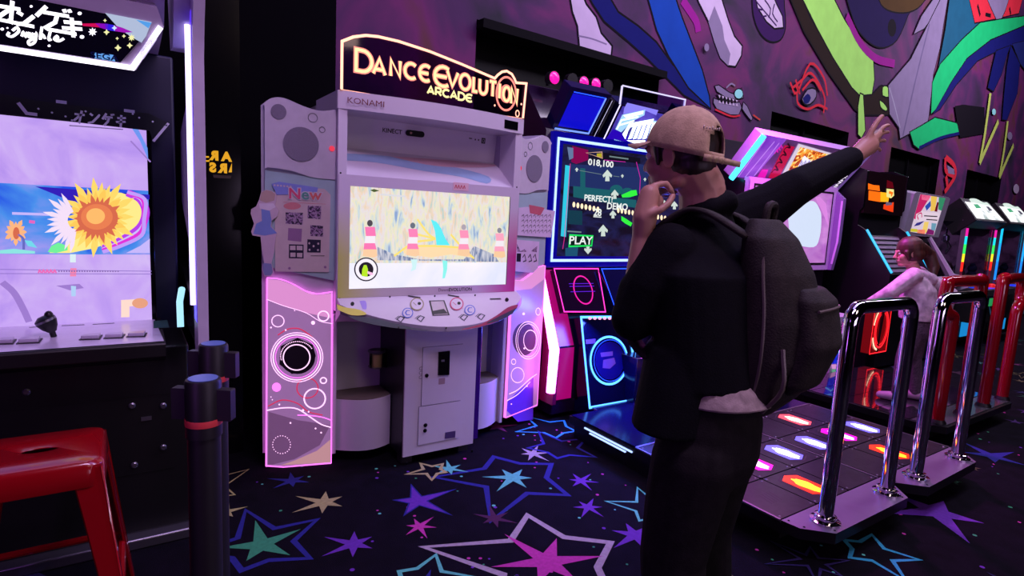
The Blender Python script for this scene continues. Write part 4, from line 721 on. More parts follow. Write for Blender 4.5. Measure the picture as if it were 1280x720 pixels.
    g = G(); g.prism(M_, [(0, 0), (wq, 0), (wq, h), (0, h)], -0.16, 0, mat('sign_case', (0.05, 0.04, 0.16), 0.2)); mk = g.build('sign_box', r, bevel=0.004)
    g = G(); g.poly(M_, [(0.03, 0.01), (wq-0.03, 0.01), (wq-0.03, h-0.01), (0.03, h-0.01)], 0.002, ramp_mat('sign_violet_light', [(0.3, (0.12, 0.05, 0.55)), (0.7, (0.45, 0.38, 0.95))], 6, es=0.8)); km = (745, 100, 8.0); Q = lambda q: M_.pxs(q, *km)
    g.poly(M_, Q([(310, 225), (620, 300), (600, 350), (480, 300), (270, 340), (280, 280)]), 0.003, glow('sign_lilac', (0.55, 0.52, 0.98), 1.0)); g.poly(M_, Q([(170, 490), (300, 540), (470, 640), (470, 680), (80, 605)]), 0.003, glow('sign_indigo', (0.16, 0.02, 0.75), 0.9))
    LOG = glow('sign_white', (0.88, 0.98, 1.0), 2.4); LO2 = glow('sign_ice', (0.62, 0.80, 0.98), 1.2)
    g.poly(M_, Q([(260, 345), (490, 295), (480, 350), (380, 400), (330, 440), (250, 520), (190, 490)]), 0.004, LO2); g.poly(M_, Q([(270, 350), (470, 305), (465, 335), (300, 378)]), 0.005, LOG)
    for q in ([(245, 400), (420, 365)], [(225, 450), (380, 405)], [(205, 490), (250, 400)]): g.line(M_, Q(q), 0.012, 0.005, LOG)
    g.poly(M_, Q([(330, 430), (575, 385), (560, 430), (340, 470), (320, 500), (290, 590), (260, 540)]), 0.0055, LOG)
    for i in range(6): x = 330+48*i; g.poly(M_, Q([(x+40, 455-8*i), (x+75, 450-8*i), (x+25, 580), (x-15, 590)]), 0.006, LOG)
    g.poly(M_, Q([(300, 600), (490, 600), (480, 640), (430, 650)]), 0.006, LOG); g.poly(M_, Q([(560, 400), (1000, 470), (980, 620), (520, 590)]), 0.004, LO2)
    for i in range(9): g.line(M_, Q([(180+14*i, 588+4*i), (188+14*i, 600+4*i)]), 0.004, 0.005, LO2)
    g.build('sign_lettering', mk)
    g = G(); g.line(M_, [(0, h), (0, 0)], 0.013, 0.006, glow('sign_edge_white', (0.85, 0.82, 1.0), 1.5)); g.line(M_, [(0, 0), (wq, 0), (wq, h)], 0.010, 0.006, NPK); g.build('sign_edge_light', mk)
    g = G(); g.prism(M2, [(0, 0), (wq, 0), (wq, h2), (0, h2)], -0.012, 0, clear('sign_clear_fin', (0.8, 0.75, 0.95), 0.8), side=glow('fin_edge', (0.85, 0.82, 1.0), 1.2)); g.line(M2, [(0, 0), (0, h2), (wq, h2), (wq, 0)], 0.010, 0.004, glow('fin_edge', (0.85, 0.82, 1.0), 1.2)); g.build('clear_fin', mk)
    g = G(); T = Fr((2.86, 3.324, 2.0), (1, 0, 0), vt); g.prism(T, [(0, 0), (0.03, 0), (0.03, 0.3), (0, 0.3)], -0.05, 0.002, BLACK); g.line(T, [(0.0, 0), (0.0, 0.3)], 0.004, 0.004, glow('fin_edge', (0.85, 0.82, 1.0), 1.2)); g.build('sign_rail', r)
    # pink stage lamps on top
    for px_, py_ in ((690, 98), (713, 101), (727, 104), (742, 106), (757, 108), (868, 152), (881, 156), (893, 158)):
        S2 = face(3.5); a, b = S2.px(px_, py_); g = G(); g.lathe((a, 3.52, b), [(0.03, -0.03), (0.05, 0), (0.05, 0.05), (0.045, 0.05)], BLACK, 14, (0, -1, 0)); lm = g.build('stage_lamp', r)
        if px_ not in (713, 757, 893): g = G(); g.lathe((a, 3.47, b), [(0.044, 0), (0.03, 0.012), (0.004, 0.016)], glow('lamp_pink', (1.0, 0.08, 0.62), 1.5), 14, (0, -1, 0)); g.build('lamp_lens', lm)
        g = G(); g.cyl((a, 3.55, b), (a, 3.55, 2.355), 0.012, BLACK, n=8); g.build('lamp_bracket', lm)
    # console
    CO = Fr((2.50, 3.10, 0.75), (1, 0, 0), (0, 0.13, 0.29)); q = lambda x, y: CO.px(x, y)
    P4 = [q(705, 389.7), q(756.6, 390), q(747.6, 336), q(692.4, 336)]; wc = P4[1][0]-P4[0][0]
    for mir in (0, 1):
        X = (lambda a: a) if not mir else (lambda a: 1.40-a)
        g = G(); pl = [(X(a), b) for a, b in P4]; g.prism(CO, pl, -0.10, 0, mat('console_dark', (0.10, 0.03, 0.14), 0.15)); c_ = g.build('console', r, bevel=0.003)
        g = G(); g.line(CO, pl, 0.009, 0.003, NPK, True); cx = sum(p[0] for p in pl)/4; cy = sum(p[1] for p in pl)/4
        g.line(CO, ell(cx+0.02, cy, 0.085, 0.105, 28), 0.010, 0.004, glow('console_ring', (0.95, 0.12, 0.65), 1.2), True)
        for dy in (0.03, 0.05, -0.01): g.line(CO, [(cx-0.10, cy+dy), (cx+0.13, cy+dy-0.004)], 0.005, 0.004, glow('console_violet', (0.42, 0.12, 0.95), 0.8))
        g.build('neon_outline', c_)
    g = G(); CM = Fr((2.50+wc+0.03, 3.06, 0.75), (1, 0, 0), (0, 0.13, 0.29)); wm = 1.40-2*wc-0.06; g.prism(CM, [(0.05, 0), (wm-0.05, 0), (wm, 0.32), (0, 0.32)], -0.08, 0.0, DKB); g.line(CM, [(0.05, 0), (0, 0.32), (wm, 0.32), (wm-0.05, 0)], 0.008, 0.004, NBB); g.build('centre_console', r)
    # ringed lower panels
    LP = Fr((2.60, 2.87, 0.11), (1, 0, 0), (0, 0.16, 0.61)); kq = (670, 320, 2.77)
    Pq = LP.pxs([(185, 525), (343, 497), (330, 265), (322, 210), (155, 212)], *kq)
    for mir in (0, 1):
        X = (lambda a: a) if not mir else (lambda a: 1.20-a)
        pl = [(X(a), b) for a, b in Pq]; g = G(); g.prism(LP, pl, -0.12, 0, mat('panel_blue_black', (0.03, 0.03, 0.16), 0.12)); p_ = g.build('ringed_panel', r, bevel=0.003)
        g = G(); NEO = glow('neon_azure', (0.30, 0.60, 1.0), 3.2); g.line(LP, pl, 0.017, 0.004, NEO, True)
        rg = [(X(a), b) for a, b in LP.pxe(251, 362, 64, 82, *kq, n=36)]; rg2 = [(X(a), b) for a, b in LP.pxe(255, 362, 56, 72, *kq, n=36)]
        g.line(LP, rg, 0.016, 0.006, NEO, True); g.line(LP, rg2, 0.005, 0.006, NBB, True)
        for qq in ([(322, 265), (343, 440)], [(347, 262), (340, 390)]): g.line(LP, [(X(a), b) for a, b in LP.pxs(qq, *kq)], 0.008, 0.006, NEO)
        for qq in ([(340, 404), (356, 404)], [(343, 458), (356, 458)], [(345, 470), (352, 470)]): g.line(LP, [(X(a), b) for a, b in LP.pxs(qq, *kq)], 0.008, 0.006, NBB)
        g.line(LP, [(X(a), b) for a, b in LP.pxs([(341, 440), (356, 441)], *kq)], 0.008, 0.006, NPK)
        g.build('neon_outline', p_); g = G()
        g.poly(LP, [(X(a), b) for a, b in LP.pxe(255, 362, 50, 66, *kq)], 0.002, mat('woofer_blue', (0.05, 0.04, 0.32), 0.25, 0, (0.04, 0.02, 0.6), 0.25))
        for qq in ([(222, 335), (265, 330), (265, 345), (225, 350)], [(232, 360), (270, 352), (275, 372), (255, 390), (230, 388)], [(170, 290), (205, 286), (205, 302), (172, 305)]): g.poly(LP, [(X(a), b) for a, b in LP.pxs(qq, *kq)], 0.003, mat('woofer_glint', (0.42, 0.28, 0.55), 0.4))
        for i in range(5): g.poly(LP, [(X(a), b) for a, b in LP.pxe(185+17*i, 216, 6, 5, *kq, n=8)], 0.006, glow('lamp_row', (1.0, 0.65, 0.85), 1.6))
        g.build('woofer', p_)
    g = G(); g.box((2.62, 2.78, 0.03), (3.78, 3.06, 0.12), DKB); g.box((2.95, 2.80, 0.03), (3.45, 3.06, 0.45), DKB); g.build('plinth', r, bevel=0.006)
    return r
rhythm_cabinet()
# ------------------------------------------------------------------ lit dance platform with chrome bars
def dance_stage():
    r = thing('dance_platform', 'two player dance platform with lit panels and chrome bars in front of neon cabinet', 'dance platform', (3.2, 1.9, 0)); Z = 0.15
    F = Fr((0, 0, Z), (1, 0, 0), (0, 1, 0)); DK = mat('stage_black', (0.06, 0.05, 0.075), 0.35)
    g = G(); g.prism(F, [(2.33, 1.28), (4.09, 1.28), (4.09, 2.76), (2.33, 2.76)], -0.055, -0.006, DK); g.prism(F, [(2.45, 1.36), (3.97, 1.36), (3.97, 2.74), (2.36, 2.74), (2.36, 2.0), (2.45, 1.9)], -0.15, -0.04, BLACK); b = g.build('base', r, bevel=0.004)
    g = G()
    for z, ya, yb in ((0.118, 2.19, 2.60), (0.100, 2.24, 2.55)): g.box((2.322, ya, z-0.004), (2.33, yb, z+0.004), NB)
    g.build('side_neon', b)
    TR = mat('tray_steel', (0.52, 0.46, 0.56), 0.35, 0.35)
    for q in ([(2.33, 1.295), (3.215, 1.295), (3.215, 1.24), (3.10, 1.115), (2.44, 1.115), (2.34, 1.215)], [(3.215, 1.295), (4.09, 1.295), (4.09, 1.24), (3.97, 1.125), (3.335, 1.115), (3.215, 1.24)]):
        g = G(); g.prism(F, q, -0.045, 0.004, TR, side=DK)
        cx = sum(p[0] for p in q)/6
        for p in q: g.lathe(F(cx+(p[0]-cx)*0.94, 1.2+(p[1]-1.2)*0.8, 0.004), [(0.006, 0), (0.004, 0.003)], SCREW, 8)
        g.build('rear_tray', r, bevel=0.003)
    L = 0.288
    PADM = ramp_mat('pad_metal', [(0.4, (0.10, 0.09, 0.12)), (0.6, (0.15, 0.14, 0.17))], 30, rough=0.3)
    lit = {(0, 0, 0): 'pink', (0, 1, 0): 'white', (0, -1, 0): 'white', (0, 0, -1): 'orange', (0, 0, 1): 'rose', (1, 0, 0): 'pink', (1, -1, 0): 'white', (1, 1, 0): 'white', (1, 0, -1): 'orange', (1, 0, 1): 'rose'}
    cols = {'pink': ((0.95, 0.05, 0.75), (1.0, 0.70, 0.97)), 'white': ((0.40, 0.35, 0.95), (0.85, 0.86, 1.0)), 'orange': ((0.98, 0.16, 0.06), (1.0, 0.62, 0.12)), 'rose': ((0.98, 0.28, 0.35), (1.0, 0.78, 0.66))}
    for pl, (cx, cy) in enumerate(((2.768, 1.73), (3.652, 1.73))):
        for i in (-1, 0, 1):
            for j in (-1, 0, 1):
                x, y = cx+i*L, cy+j*L; g = G(); g.prism(F, rrect(x-L/2+0.004, y-L/2+0.004, x+L/2-0.004, y+L/2-0.004, 0.008, 2), -0.004, 0.004, PADM)
                for a in (-1, 1):
                    for b_ in (-1, 1): g.lathe(F(x+a*(L/2-0.02), y+b_*(L/2-0.02), 0.004), [(0.006, 0), (0.004, 0.002)], GREYM, 8)
                if (pl, i, j) not in lit:
                    for t in range(5): g.line(F, [(x-0.05+0.02*t, y-0.04), (x-0.03+0.02*t, y+0.04)], 0.004, 0.0046, DARKG)
                p_ = g.build('step_panel', r)
                if (pl, i, j) in lit:
                    cn = lit[(pl, i, j)]; g = G(); hx = lambda sx, sy: [(x-sx, y), (x-sx*0.75, y+sy), (x+sx*0.75, y+sy), (x+sx, y), (x+sx*0.75, y-sy), (x-sx*0.75, y-sy)]
                    hy = lambda s_, t_: [(a, b_) for a, b_ in [(x+t_*u, y+s_*v) for u, v in ((0, -1), (1, -0.72), (1, 0.72), (0, 1), (-1, 0.72), (-1, -0.72))]]
                    g.poly(F, hy(0.108, 0.066), 0.0052, glow('pad_'+cn, cols[cn][0], 2.4)); g.line(F, hy(0.122, 0.080), 0.006, 0.0048, DARKG, True)
                    cr_ = [(x+0.036*math.cos(t)*(1+0.12*math.sin(5*t)), y-0.014+0.078*math.sin(t)*(1+0.10*math.cos(7*t))) for t in [k*2*math.pi/26 for k in range(26)]]
                    g.poly(F, cr_, 0.0060, glow('pad_core_'+cn, cols[cn][1], 4.0)); g.build('arrow_light', p_)
    g = G()
    for x in (2.768-1.5*L-0.004, 2.768+1.5*L+0.006, 3.652+1.5*L+0.004): g.fbox(F, x-0.006, 1.30, x+0.006, 2.17, -0.002, 0.006, GREYM)
    for y in (2.168,): g.fbox(F, 2.335, y-0.008, 4.085, y+0.008, -0.002, 0.006, GREYM)
    g.fbox(F, 2.335, 2.18, 4.085, 2.74, -0.004, 0.004, mat('stage_blue_gloss', (0.05, 0.04, 0.22), 0.15)); g.build('frame_strip', r)
    def bar(xa, xb, y):
        p = []; zt = 1.10; rr = 0.075
        p.append((xa, y, Z)); p.append((xa, y, zt-rr))
        p += [(xa+rr-rr*math.cos(t), y, zt-rr+rr*math.sin(t)) for t in [math.pi/2*k/6 for k in range(1, 7)]]
        p += [(xb-rr+rr*math.sin(t), y, zt-rr+rr*math.cos(t)) for t in [math.pi/2*k/6 for k in range(0, 7)]]
        p.append((xb, y, Z)); g = G(); g.tube(p, 0.031, CHROME, 16); o = g.build('safety_bar', r, angle=60)
        for x in (xa, xb): g = G(); g.lathe((x, y, Z+0.002), [(0.062, 0), (0.062, 0.010), (0.045, 0.014), (0.045, 0.03), (0.033, 0.034)], CHROME, 20); g.build('bar_flange', o)
    bar(2.50, 3.06, 1.195); bar(3.405, 3.935, 1.205)
    return r
dance_stage()
# ------------------------------------------------------------------ white shooting-card cabinet at the left
def left_cabinet():
    r = thing('arcade_cabinet', 'white framed rhythm cabinet with sunflower picture on its tall lavender screen', 'arcade machine', (-0.25, 3.0, 0))
    XR, XL, cx = 0.205, -0.69, -0.25
    g = G(); g.box((XL, 2.66, 0.04), (XR-0.02, 3.5, 0.82), BLACK); g.box((XL+0.03, 3.02, 0.8), (XR-0.03, 3.5, 2.02), mat('inner_navy', (0.05, 0.045, 0.20), 0.5)); g.build('body', r, bevel=0.01)
    g = G(); g.box((XL-0.02, 2.60, 0.0), (XR+0.02, 3.5, 0.045), GREYM); g.build('floor_plinth', r, bevel=0.006)
    B = face(2.658); g = G()
    for p in ((33, 490), (165, 507), (204, 507), (204, 559), (168, 581)): a = B.px(*p); g.lathe(B(a[0], a[1], 0), [(0.013, 0), (0.013, 0.004), (0.008, 0.008)], GREYM, 12, (0, -1, 0))
    a = B.px(183, 523); g.fbox(B, a[0]-0.018, a[1]-0.008, a[0]+0.018, a[1]+0.008, 0, 0.003, GREYM)
    for z in (0.3, 0.62): g.fbox(B, XL+0.06, z-0.002, XR-0.08, z+0.002, 0, 0.001, mat('seam', (0.01, 0.01, 0.012), 0.5))
    g.build('lock', r)
    # control deck
    g = G(); PR = Fr((XL-0.01, 0, 0), (0, 1, 0), (0, 0, 1)); g.prism(PR, [(2.53, 0.80), (2.53, 0.86), (3.0, 0.875), (3.0, 0.80), (2.66, 0.76)], 0, 0.80, BLACK); dk = g.build('control_deck', r, bevel=0.008)
    D = Fr((0, 2.54, 0.8615), (1, 0, 0), (0, 0.46, 0.0147)); g = G(); g.poly(D, [(XL+0.01, 0.01), (0.095, 0.01), (0.075, 0.44), (XL+0.02, 0.44)], 0.001, mat('deck_glossy_lilac', (0.88, 0.84, 0.95), 0.25, coat=0.3)); kd = (0, 360, 4.923); Q = lambda q: D.pxs(q, *kd)
    g.line(D, Q([(180, 245), (270, 238)]), 0.010, 0.002, BLACKG); g.line(D, Q([(380, 234), (520, 228)]), 0.010, 0.002, BLACKG); g.line(D, Q([(570, 226), (705, 218)]), 0.010, 0.002, BLACKG); g.poly(D, Q([(945, 205), (1030, 200), (1040, 245), (945, 250)]), 0.002, mat('deck_green', (0.25, 0.42, 0.40), 0.2)); g.build('deck_surface', dk)
    for q in ([(490, 322), (512, 308), (628, 296), (612, 318)], [(640, 314), (660, 300), (768, 290), (752, 310)], [(780, 305), (800, 292), (903, 282), (890, 302)], [(104, 346), (128, 328), (258, 316), (240, 340)], [(-40, 350), (-20, 332), (98, 322), (80, 346)]):
        g = G(); P = Q(q); cxm = sum(p[0] for p in P)/4; cym = sum(p[1] for p in P)/4; g.prism(D, [(cxm+(p[0]-cxm)*1.08, cym+(p[1]-cym)*1.25) for p in P], 0.0005, 0.004, DARKG); g.prism(D, [(cxm+(p[0]-cxm)*0.9, cym+(p[1]-cym)*0.8) for p in P], 0.004, 0.016, mat('key_white', (0.80, 0.76, 0.86), 0.15)); g.build('play_button', dk, bevel=0.002)
    g = G(); a = D.px(332/4.923, 360+302/4.923); p0 = D(a[0], a[1], 0); fa = Fr(p0, (1, 0, 0), (0, 0, 1)); T = lambda x, y: fa.px(x/4.923, 360+y/4.923)
    g.tube([fa(*T(332, 300)), fa(*T(312, 245))], 0.010, BLACK, 10)
    ax = (fa(*T(262, 175))-fa(*T(318, 255))).normalized(); b0 = fa(*T(318, 255)); L_ = (fa(*T(262, 175))-b0).length
    g.lathe(b0, [(0.012, -0.01), (0.026, 0.01), (0.034, L_*0.55), (0.033, L_*0.8), (0.018, L_)], BLACK, 16, ax); g.ball(fa(*T(300, 172), 0.0), (0.015, 0.02, 0.02), BLACK, nu=10, nv=6); lv = g.build('lever', r)
    g = G(); c_ = b0+ax*L_*0.62; g.lathe(c_, [(0.0345, 0), (0.0345, 0.008)], GREYM, 16, ax); g.build('lever_ring', lv)
    BF = face(2.642); g = G(); P = BF.pxs([(222, 446), (425, 434), (388, 478), (258, 486)], *kd); g.prism(BF, P, -0.03, 0.002, mat('camera_plate', (0.62, 0.58, 0.68), 0.4)); a = BF.px(326/4.923, 360+457/4.923); g.lathe(BF(a[0], a[1], 0.002), [(0.018, 0), (0.014, 0.006)], BLACKG, 14, (0, -1, 0)); g.build('headphone_plate', r)
    # screen
    S = face(2.95); g = G(); g.box((-0.60, 2.951, 0.85), (0.085, 3.03, 1.72), BLACKG); g.build('screen_case', r, bevel=0.004)
    g = G(); e = lambda n, c, s=1.0: glow('flower_'+n, c, s); LAV = ramp_mat('lavender_picture', [(0.3, (0.70, 0.56, 0.95)), (0.5, (0.80, 0.66, 0.98)), (0.7, (0.86, 0.76, 0.99))], 3.2, es=0.95, rough=0.12, distort=1.5)
    x0, x1, z0, z1 = -0.575, 0.067, 0.868, 1.692
    g.poly(S, [(x0, z0), (x1, z0), (x1, z1), (x0, z1)], 0.0005, LAV)
    k = (0, 220, 3.428); P = lambda q: S.pxs(q, *k)
    zt = S.px(100, 234)[1]; zb = S.px(100, 318)[1]; zr = S.px(188, 240)[1]
    sky = ramp_mat('sky_picture', [(0.35, (0.14, 0.32, 0.92)), (0.5, (0.30, 0.58, 0.95)), (0.65, (0.66, 0.62, 0.97))], 5, es=0.95, rough=0.12)
    g.poly(S, [(x0, zb), (x1, zb), (x1, zt), (x0, zt)], 0.001, sky); g.poly(S, P([(150, 44), (330, 58), (640, 80), (640, 100), (500, 110), (310, 110)]), 0.0012, e('indigo', (0.20, 0.12, 0.72)))
    g.poly(S, P([(400, 62), (520, 72), (600, 100), (625, 150), (600, 220), (520, 270), (400, 310), (300, 330), (210, 330), (330, 270), (380, 160)]), 0.0013, e('pale_yellow', (1.0, 0.93, 0.55)))
    for off, w, c in ((0, 0.030, (0.72, 0.25, 0.92)), (10, 0.016, (0.80, 0.76, 0.99)), (22, 0.020, (0.88, 0.20, 0.85)), (34, 0.014, (0.76, 0.62, 0.98))): g.line(S, smooth_line(P([(545, 72-off*0.1), (600+off*0.6, 100), (624-0.2*off, 155+off), (600+off*0.2, 220+off), (520, 275+off*0.7), (440, 312+off*0.4)]), 5), w, 0.0016+off*1e-5, e('ring%d' % off, c))
    g.poly(S, P([(540, 330), (600, 300), (642, 268), (642, 330)]), 0.0015, e('lilac', (0.78, 0.72, 0.98)))
    def bloom(cx, cy, ri, ro, n, m, lay, flat=1.0, a0=0, a1=360, jit=0.15):
        for i in range(n):
            a = math.radians(a0+(a1-a0)*i/n); d = math.radians((a1-a0)/n*0.75); rr = ro*(1+jit*math.sin(i*3.7))
            g.poly(S, P([(cx+ri*math.cos(a-d), cy-ri*math.sin(a-d)*flat), (cx+rr*0.75*math.cos(a-d*0.6), cy-rr*0.75*math.sin(a-d*0.6)*flat), (cx+rr*math.cos(a), cy-rr*math.sin(a)*flat), (cx+rr*0.75*math.cos(a+d*0.6), cy-rr*0.75*math.sin(a+d*0.6)*flat), (cx+ri*math.cos(a+d), cy-ri*math.sin(a+d)*flat)]), lay+i*1e-5, m)
    bloom(420, 175, 55, 155, 26, e('petal', (1.0, 0.86, 0.42)), 0.0018); bloom(410, 178, 55, 120, 20, e('petal2', (1.0, 0.80, 0.36)), 0.0022)
    bloom(330, 190, 40, 135, 13, e('petal_white', (0.96, 0.88, 0.97)), 0.0026, 1.0, 120, 270)
    g.poly(S, S.pxe(418, 180, 88, 70, *k), 0.0034, e('seed', (0.85, 0.42, 0.30))); g.poly(S, S.pxe(415, 175, 68, 55, *k), 0.0036, e('seed2', (0.92, 0.50, 0.32))); g.poly(S, S.pxe(410, 172, 40, 34, *k), 0.0038, e('seed3', (1.0, 0.74, 0.42))); bloom(418, 182, 60, 98, 24, e('seed', (0.85, 0.42, 0.30)), 0.0033)
    bloom(68, 240, 10, 48, 12, e('petal_pink', (1.0, 0.72, 0.50)), 0.0018, 1.1); g.poly(S, S.pxe(70, 245, 14, 26, *k), 0.002, e('seed', (0.85, 0.42, 0.30))); g.line(S, smooth_line(P([(78, 250), (100, 270), (102, 315)]), 4), 0.008, 0.002, e('stem', (0.40, 0.42, 0.75)))
    g.poly(S, P([(0, 318), (60, 312), (150, 322), (150, 332), (0, 332)]), 0.0019, e('leaf', (0.55, 0.90, 0.88))); g.poly(S, P([(105, 275), (135, 278), (160, 308), (120, 300)]), 0.0019, e('leaf2', (0.45, 0.85, 0.92))); g.poly(S, P([(205, 325), (220, 300), (250, 285), (290, 300), (290, 318), (240, 330)]), 0.002, e('green', (0.45, 0.95, 0.60))); g.line(S, P([(52, 160), (210, 165)]), 0.01, 0.0014, e('lilac', (0.78, 0.72, 0.98))); g.line(S, P([(125, 195), (150, 198)]), 0.012, 0.002, e('pinkdot', (0.9, 0.4, 0.75)))
    for q, c in (([(300, 335), (325, 335), (325, 370), (300, 370)], (0.90, 0.98, 1.0)), ([(302, 395), (328, 395), (326, 430), (300, 430)], (1.0, 0.55, 0.72)), ([(304, 470), (326, 472), (324, 515), (306, 515)], (0.72, 0.85, 1.0))): g.poly(S, P(q), 0.0012, e('beam%d' % int(c[0]*99), c, 0.9))
    g.line(S, P([(0, 400), (650, 408)]), 0.003, 0.0012, e('rule', (0.62, 0.50, 0.86), 0.8)); g.line(S, P([(0, 418), (650, 420)]), 0.003, 0.0012, e('rule', (0.62, 0.50, 0.86), 0.8))
    for i in range(5): g.line(S, smooth_line(P([(165+16*i, 416), (170+16*i, 402), (177+16*i, 416)]), 3), 0.005, 0.0014, e('pinktext', (0.92, 0.42, 0.72)))
    for i in range(24): g.line(S, P([(250+11*i, 408), (256+11*i, 408)]), 0.006, 0.0014, e('greytext', (0.58, 0.46, 0.74), 0.8))
    g.line(S, smooth_line(P([(10, 455), (60, 500), (100, 570), (125, 625)]), 5), 0.022, 0.0011, e('swash', (0.66, 0.52, 0.86), 0.85)); g.poly(S, P([(240, 470), (340, 462), (360, 480), (300, 490)]), 0.0011, e('swash', (0.66, 0.52, 0.86), 0.85))
    g.line(S, P([(537, 605), (537, 545), (620, 540)]), 0.03, 0.0012, e('cream', (1.0, 0.86, 0.80))); g.poly(S, S.pxe(600, 545, 34, 22, *k), 0.0013, e('amber', (0.95, 0.66, 0.52), 0.9))
    g.line(S, P([(560, -150), (645, -60)]), 0.006, 0.0011, e('swash', (0.66, 0.52, 0.86), 0.85)); g.poly(S, P([(565, -205), (590, -205), (632, -120), (635, -70), (600, -150)]), 0.0012, e('skyblue', (0.45, 0.62, 0.98), 0.9))
    g.build('screen', r)
    # dark header over the screen with the small logo
    H = face(2.94); kh = (0, 0, 3.0); g = G(); g.prism(H, H.pxs([(45, 360), (120, 375), (480, 420), (560, 425), (632, 462), (575, 530), (560, 490), (0, 425), (-60, 340)], *kh), -0.05, 0, mat('header_black', (0.07, 0.07, 0.11), 0.3)); hd = g.build('screen_header', r)
    g = G(); LGY = mat('logo_grey', (0.85, 0.85, 0.92), 0.4); a = H.px(90, 146); b = H.px(148, 152)
    words(g, H, 'ongk', a[0]+0.0, a[1]-0.022, 0.036, 0.05, 0.010, 0.008, 0.001, LGY, shear=0.2); g.line(H, [(a[0]-0.01, a[1]-0.035), (b[0]+0.015, b[1]-0.03)], 0.004, 0.001, LGY)
    g.line(H, H.pxs([(68, 385), (100, 425), (140, 430)], *kh), 0.012, 0.001, LGY); g.line(H, H.pxs([(632, 462), (575, 530)], *kh), 0.010, 0.001, LGY)
    for p in ((230, 382), (485, 416)): g.line(H, H.pxs([(p[0]-20, p[1]-2), (p[0]+20, p[1]+3)], *kh), 0.012, 0.001, mat('header_lamp', (0.8, 0.8, 0.9), 0.2))
    for i in range(12): q = H.px(48+14*i+(i % 3)*3, 136+4.0*(i % 4)+i*0.8); g.poly(H, ell(q[0], q[1], 0.004, n=6), 0.001, LGY)
    g.build('header_lettering', hd)
    # lit sign
    MQ = Fr((0, 2.45, 1.84), (1, 0, 0), (0, -0.12, 0.30)); kk = (0, 0, 5.12); Q = lambda q: MQ.pxs(q, *kk)
    bl = Q([(-2400, -60), (0, 290), (870, 452), (1050, 175), (960, 135), (0, -20), (-2400, -400)]); CASE = mat('sign_shell', (0.74, 0.68, 0.80), 0.3)
    g = G(); o = [(XL-0.02, bl[2][1]), bl[2], bl[3], (XL-0.08, bl[3][1])]; g.prism(MQ, [(XL+0.02, bl[2][1]), bl[2], bl[3], (bl[3][0]-0.02, bl[3][1]+0.06), (XL-0.02, bl[3][1]+0.06)], -0.10, -0.004, CASE); sg = g.build('sign_box', r, bevel=0.006)
    g = G(); BLU = mat('sign_face_black', (0.06, 0.045, 0.12), 0.25); zb_ = bl[2][1]+0.012; ztp = Q([(800, 120)])[0][1]
    g.poly(MQ, [(XL+0.04, zb_+0.005), Q([(770, 400)])[0], Q([(890, 265)])[0], Q([(960, 145)])[0], (XL+0.03, Q([(960, 145)])[0][1]+0.01)], 0.001, BLU)
    g.poly(MQ, Q([(672, 82), (970, 140), (935, 230), (905, 272), (840, 235), (760, 180)]), 0.002, glow('sign_pearl', (0.78, 0.84, 0.96), 0.75)); g.poly(MQ, Q([(870, 125), (970, 145), (950, 180)]), 0.003, glow('sign_azure', (0.35, 0.65, 0.95), 0.9))
    for q, c in (([(525, 150), (640, 148), (640, 175), (530, 165)], (0.85, 0.06, 0.35)), ([(610, 148), (690, 152), (690, 192), (640, 176)], (0.55, 0.05, 0.75)), ([(670, 150), (730, 160), (740, 200), (680, 190)], (0.20, 0.12, 0.92)), ([(725, 160), (780, 175), (850, 205), (800, 208), (735, 198)], (0.65, 0.10, 0.75))): g.poly(MQ, Q(q), 0.0025, glow('sign_ray%d' % int(c[0]*99), c, 0.9))
    g.build('sign_face', sg)
    g = G(); WL = glow('sign_white_light', (0.96, 0.93, 1.0), 2.2)
    g.line(MQ, [(XL+0.01, bl[2][1]+0.008), (bl[2][0]-0.01, bl[2][1]+0.008), (bl[3][0]-0.01, bl[3][1])], 0.017, 0.004, WL); g.poly(MQ, Q([(880, 395), (885, 345), (945, 255), (1000, 232), (1005, 250), (920, 375)]), 0.004, glow('sign_soft_white', (0.82, 0.76, 0.96), 0.9)); g.build('sign_edge_light', sg)
    g = G(); W_ = glow('sign_logo_white', (0.98, 0.95, 1.0), 2.0)
    for ch, x, y, w, h in (('o', -35, 110, 165, 125), ('n', 90, 140, 125, 85), ('g', 215, 150, 225, 125), ('k', 385, 205, 140, 105)):
        a, b = Q([(x, y+20), (x+w, y+20)]); t = Q([(x, y-h)])[0]; glyph(g, MQ, ch, a[0], a[1], b[0]-a[0], t[1]-a[1], 0.0105, 0.003, W_, shear=0.15, slope=0.02)
    for q in ([(0, 125), (220, 170)], [(300, 185), (490, 218)]): g.line(MQ, Q(q), 0.010, 0.003, W_)
    for q in ([(60, 205), (50, 225), (80, 232), (120, 200), (110, 175), (80, 195)], [(140, 232), (150, 205), (165, 232), (178, 205)], [(190, 205), (185, 235), (200, 232)], [(215, 210), (205, 235), (230, 238), (232, 210), (225, 265), (190, 285), (185, 262), (235, 240)], [(270, 170), (258, 245), (275, 222), (290, 248)], [(325, 190), (312, 250), (330, 250)], [(345, 252), (370, 245), (365, 230), (348, 250), (375, 262), (410, 245)]): g.line(MQ, smooth_line(Q(q), 4), 0.007, 0.0032, W_)
    for x, y, rr in ((200, 40, 10), (510, 85, 14), (525, 235, 15), (15, 185, 12), (48, 178, 7), (315, 292, 10)): g.poly(MQ, MQ.pxe(x, y, rr, rr*0.8, *kk, n=8), 0.003, W_)
    YS = glow('sign_pale_yellow', (0.96, 0.95, 0.68), 1.0)
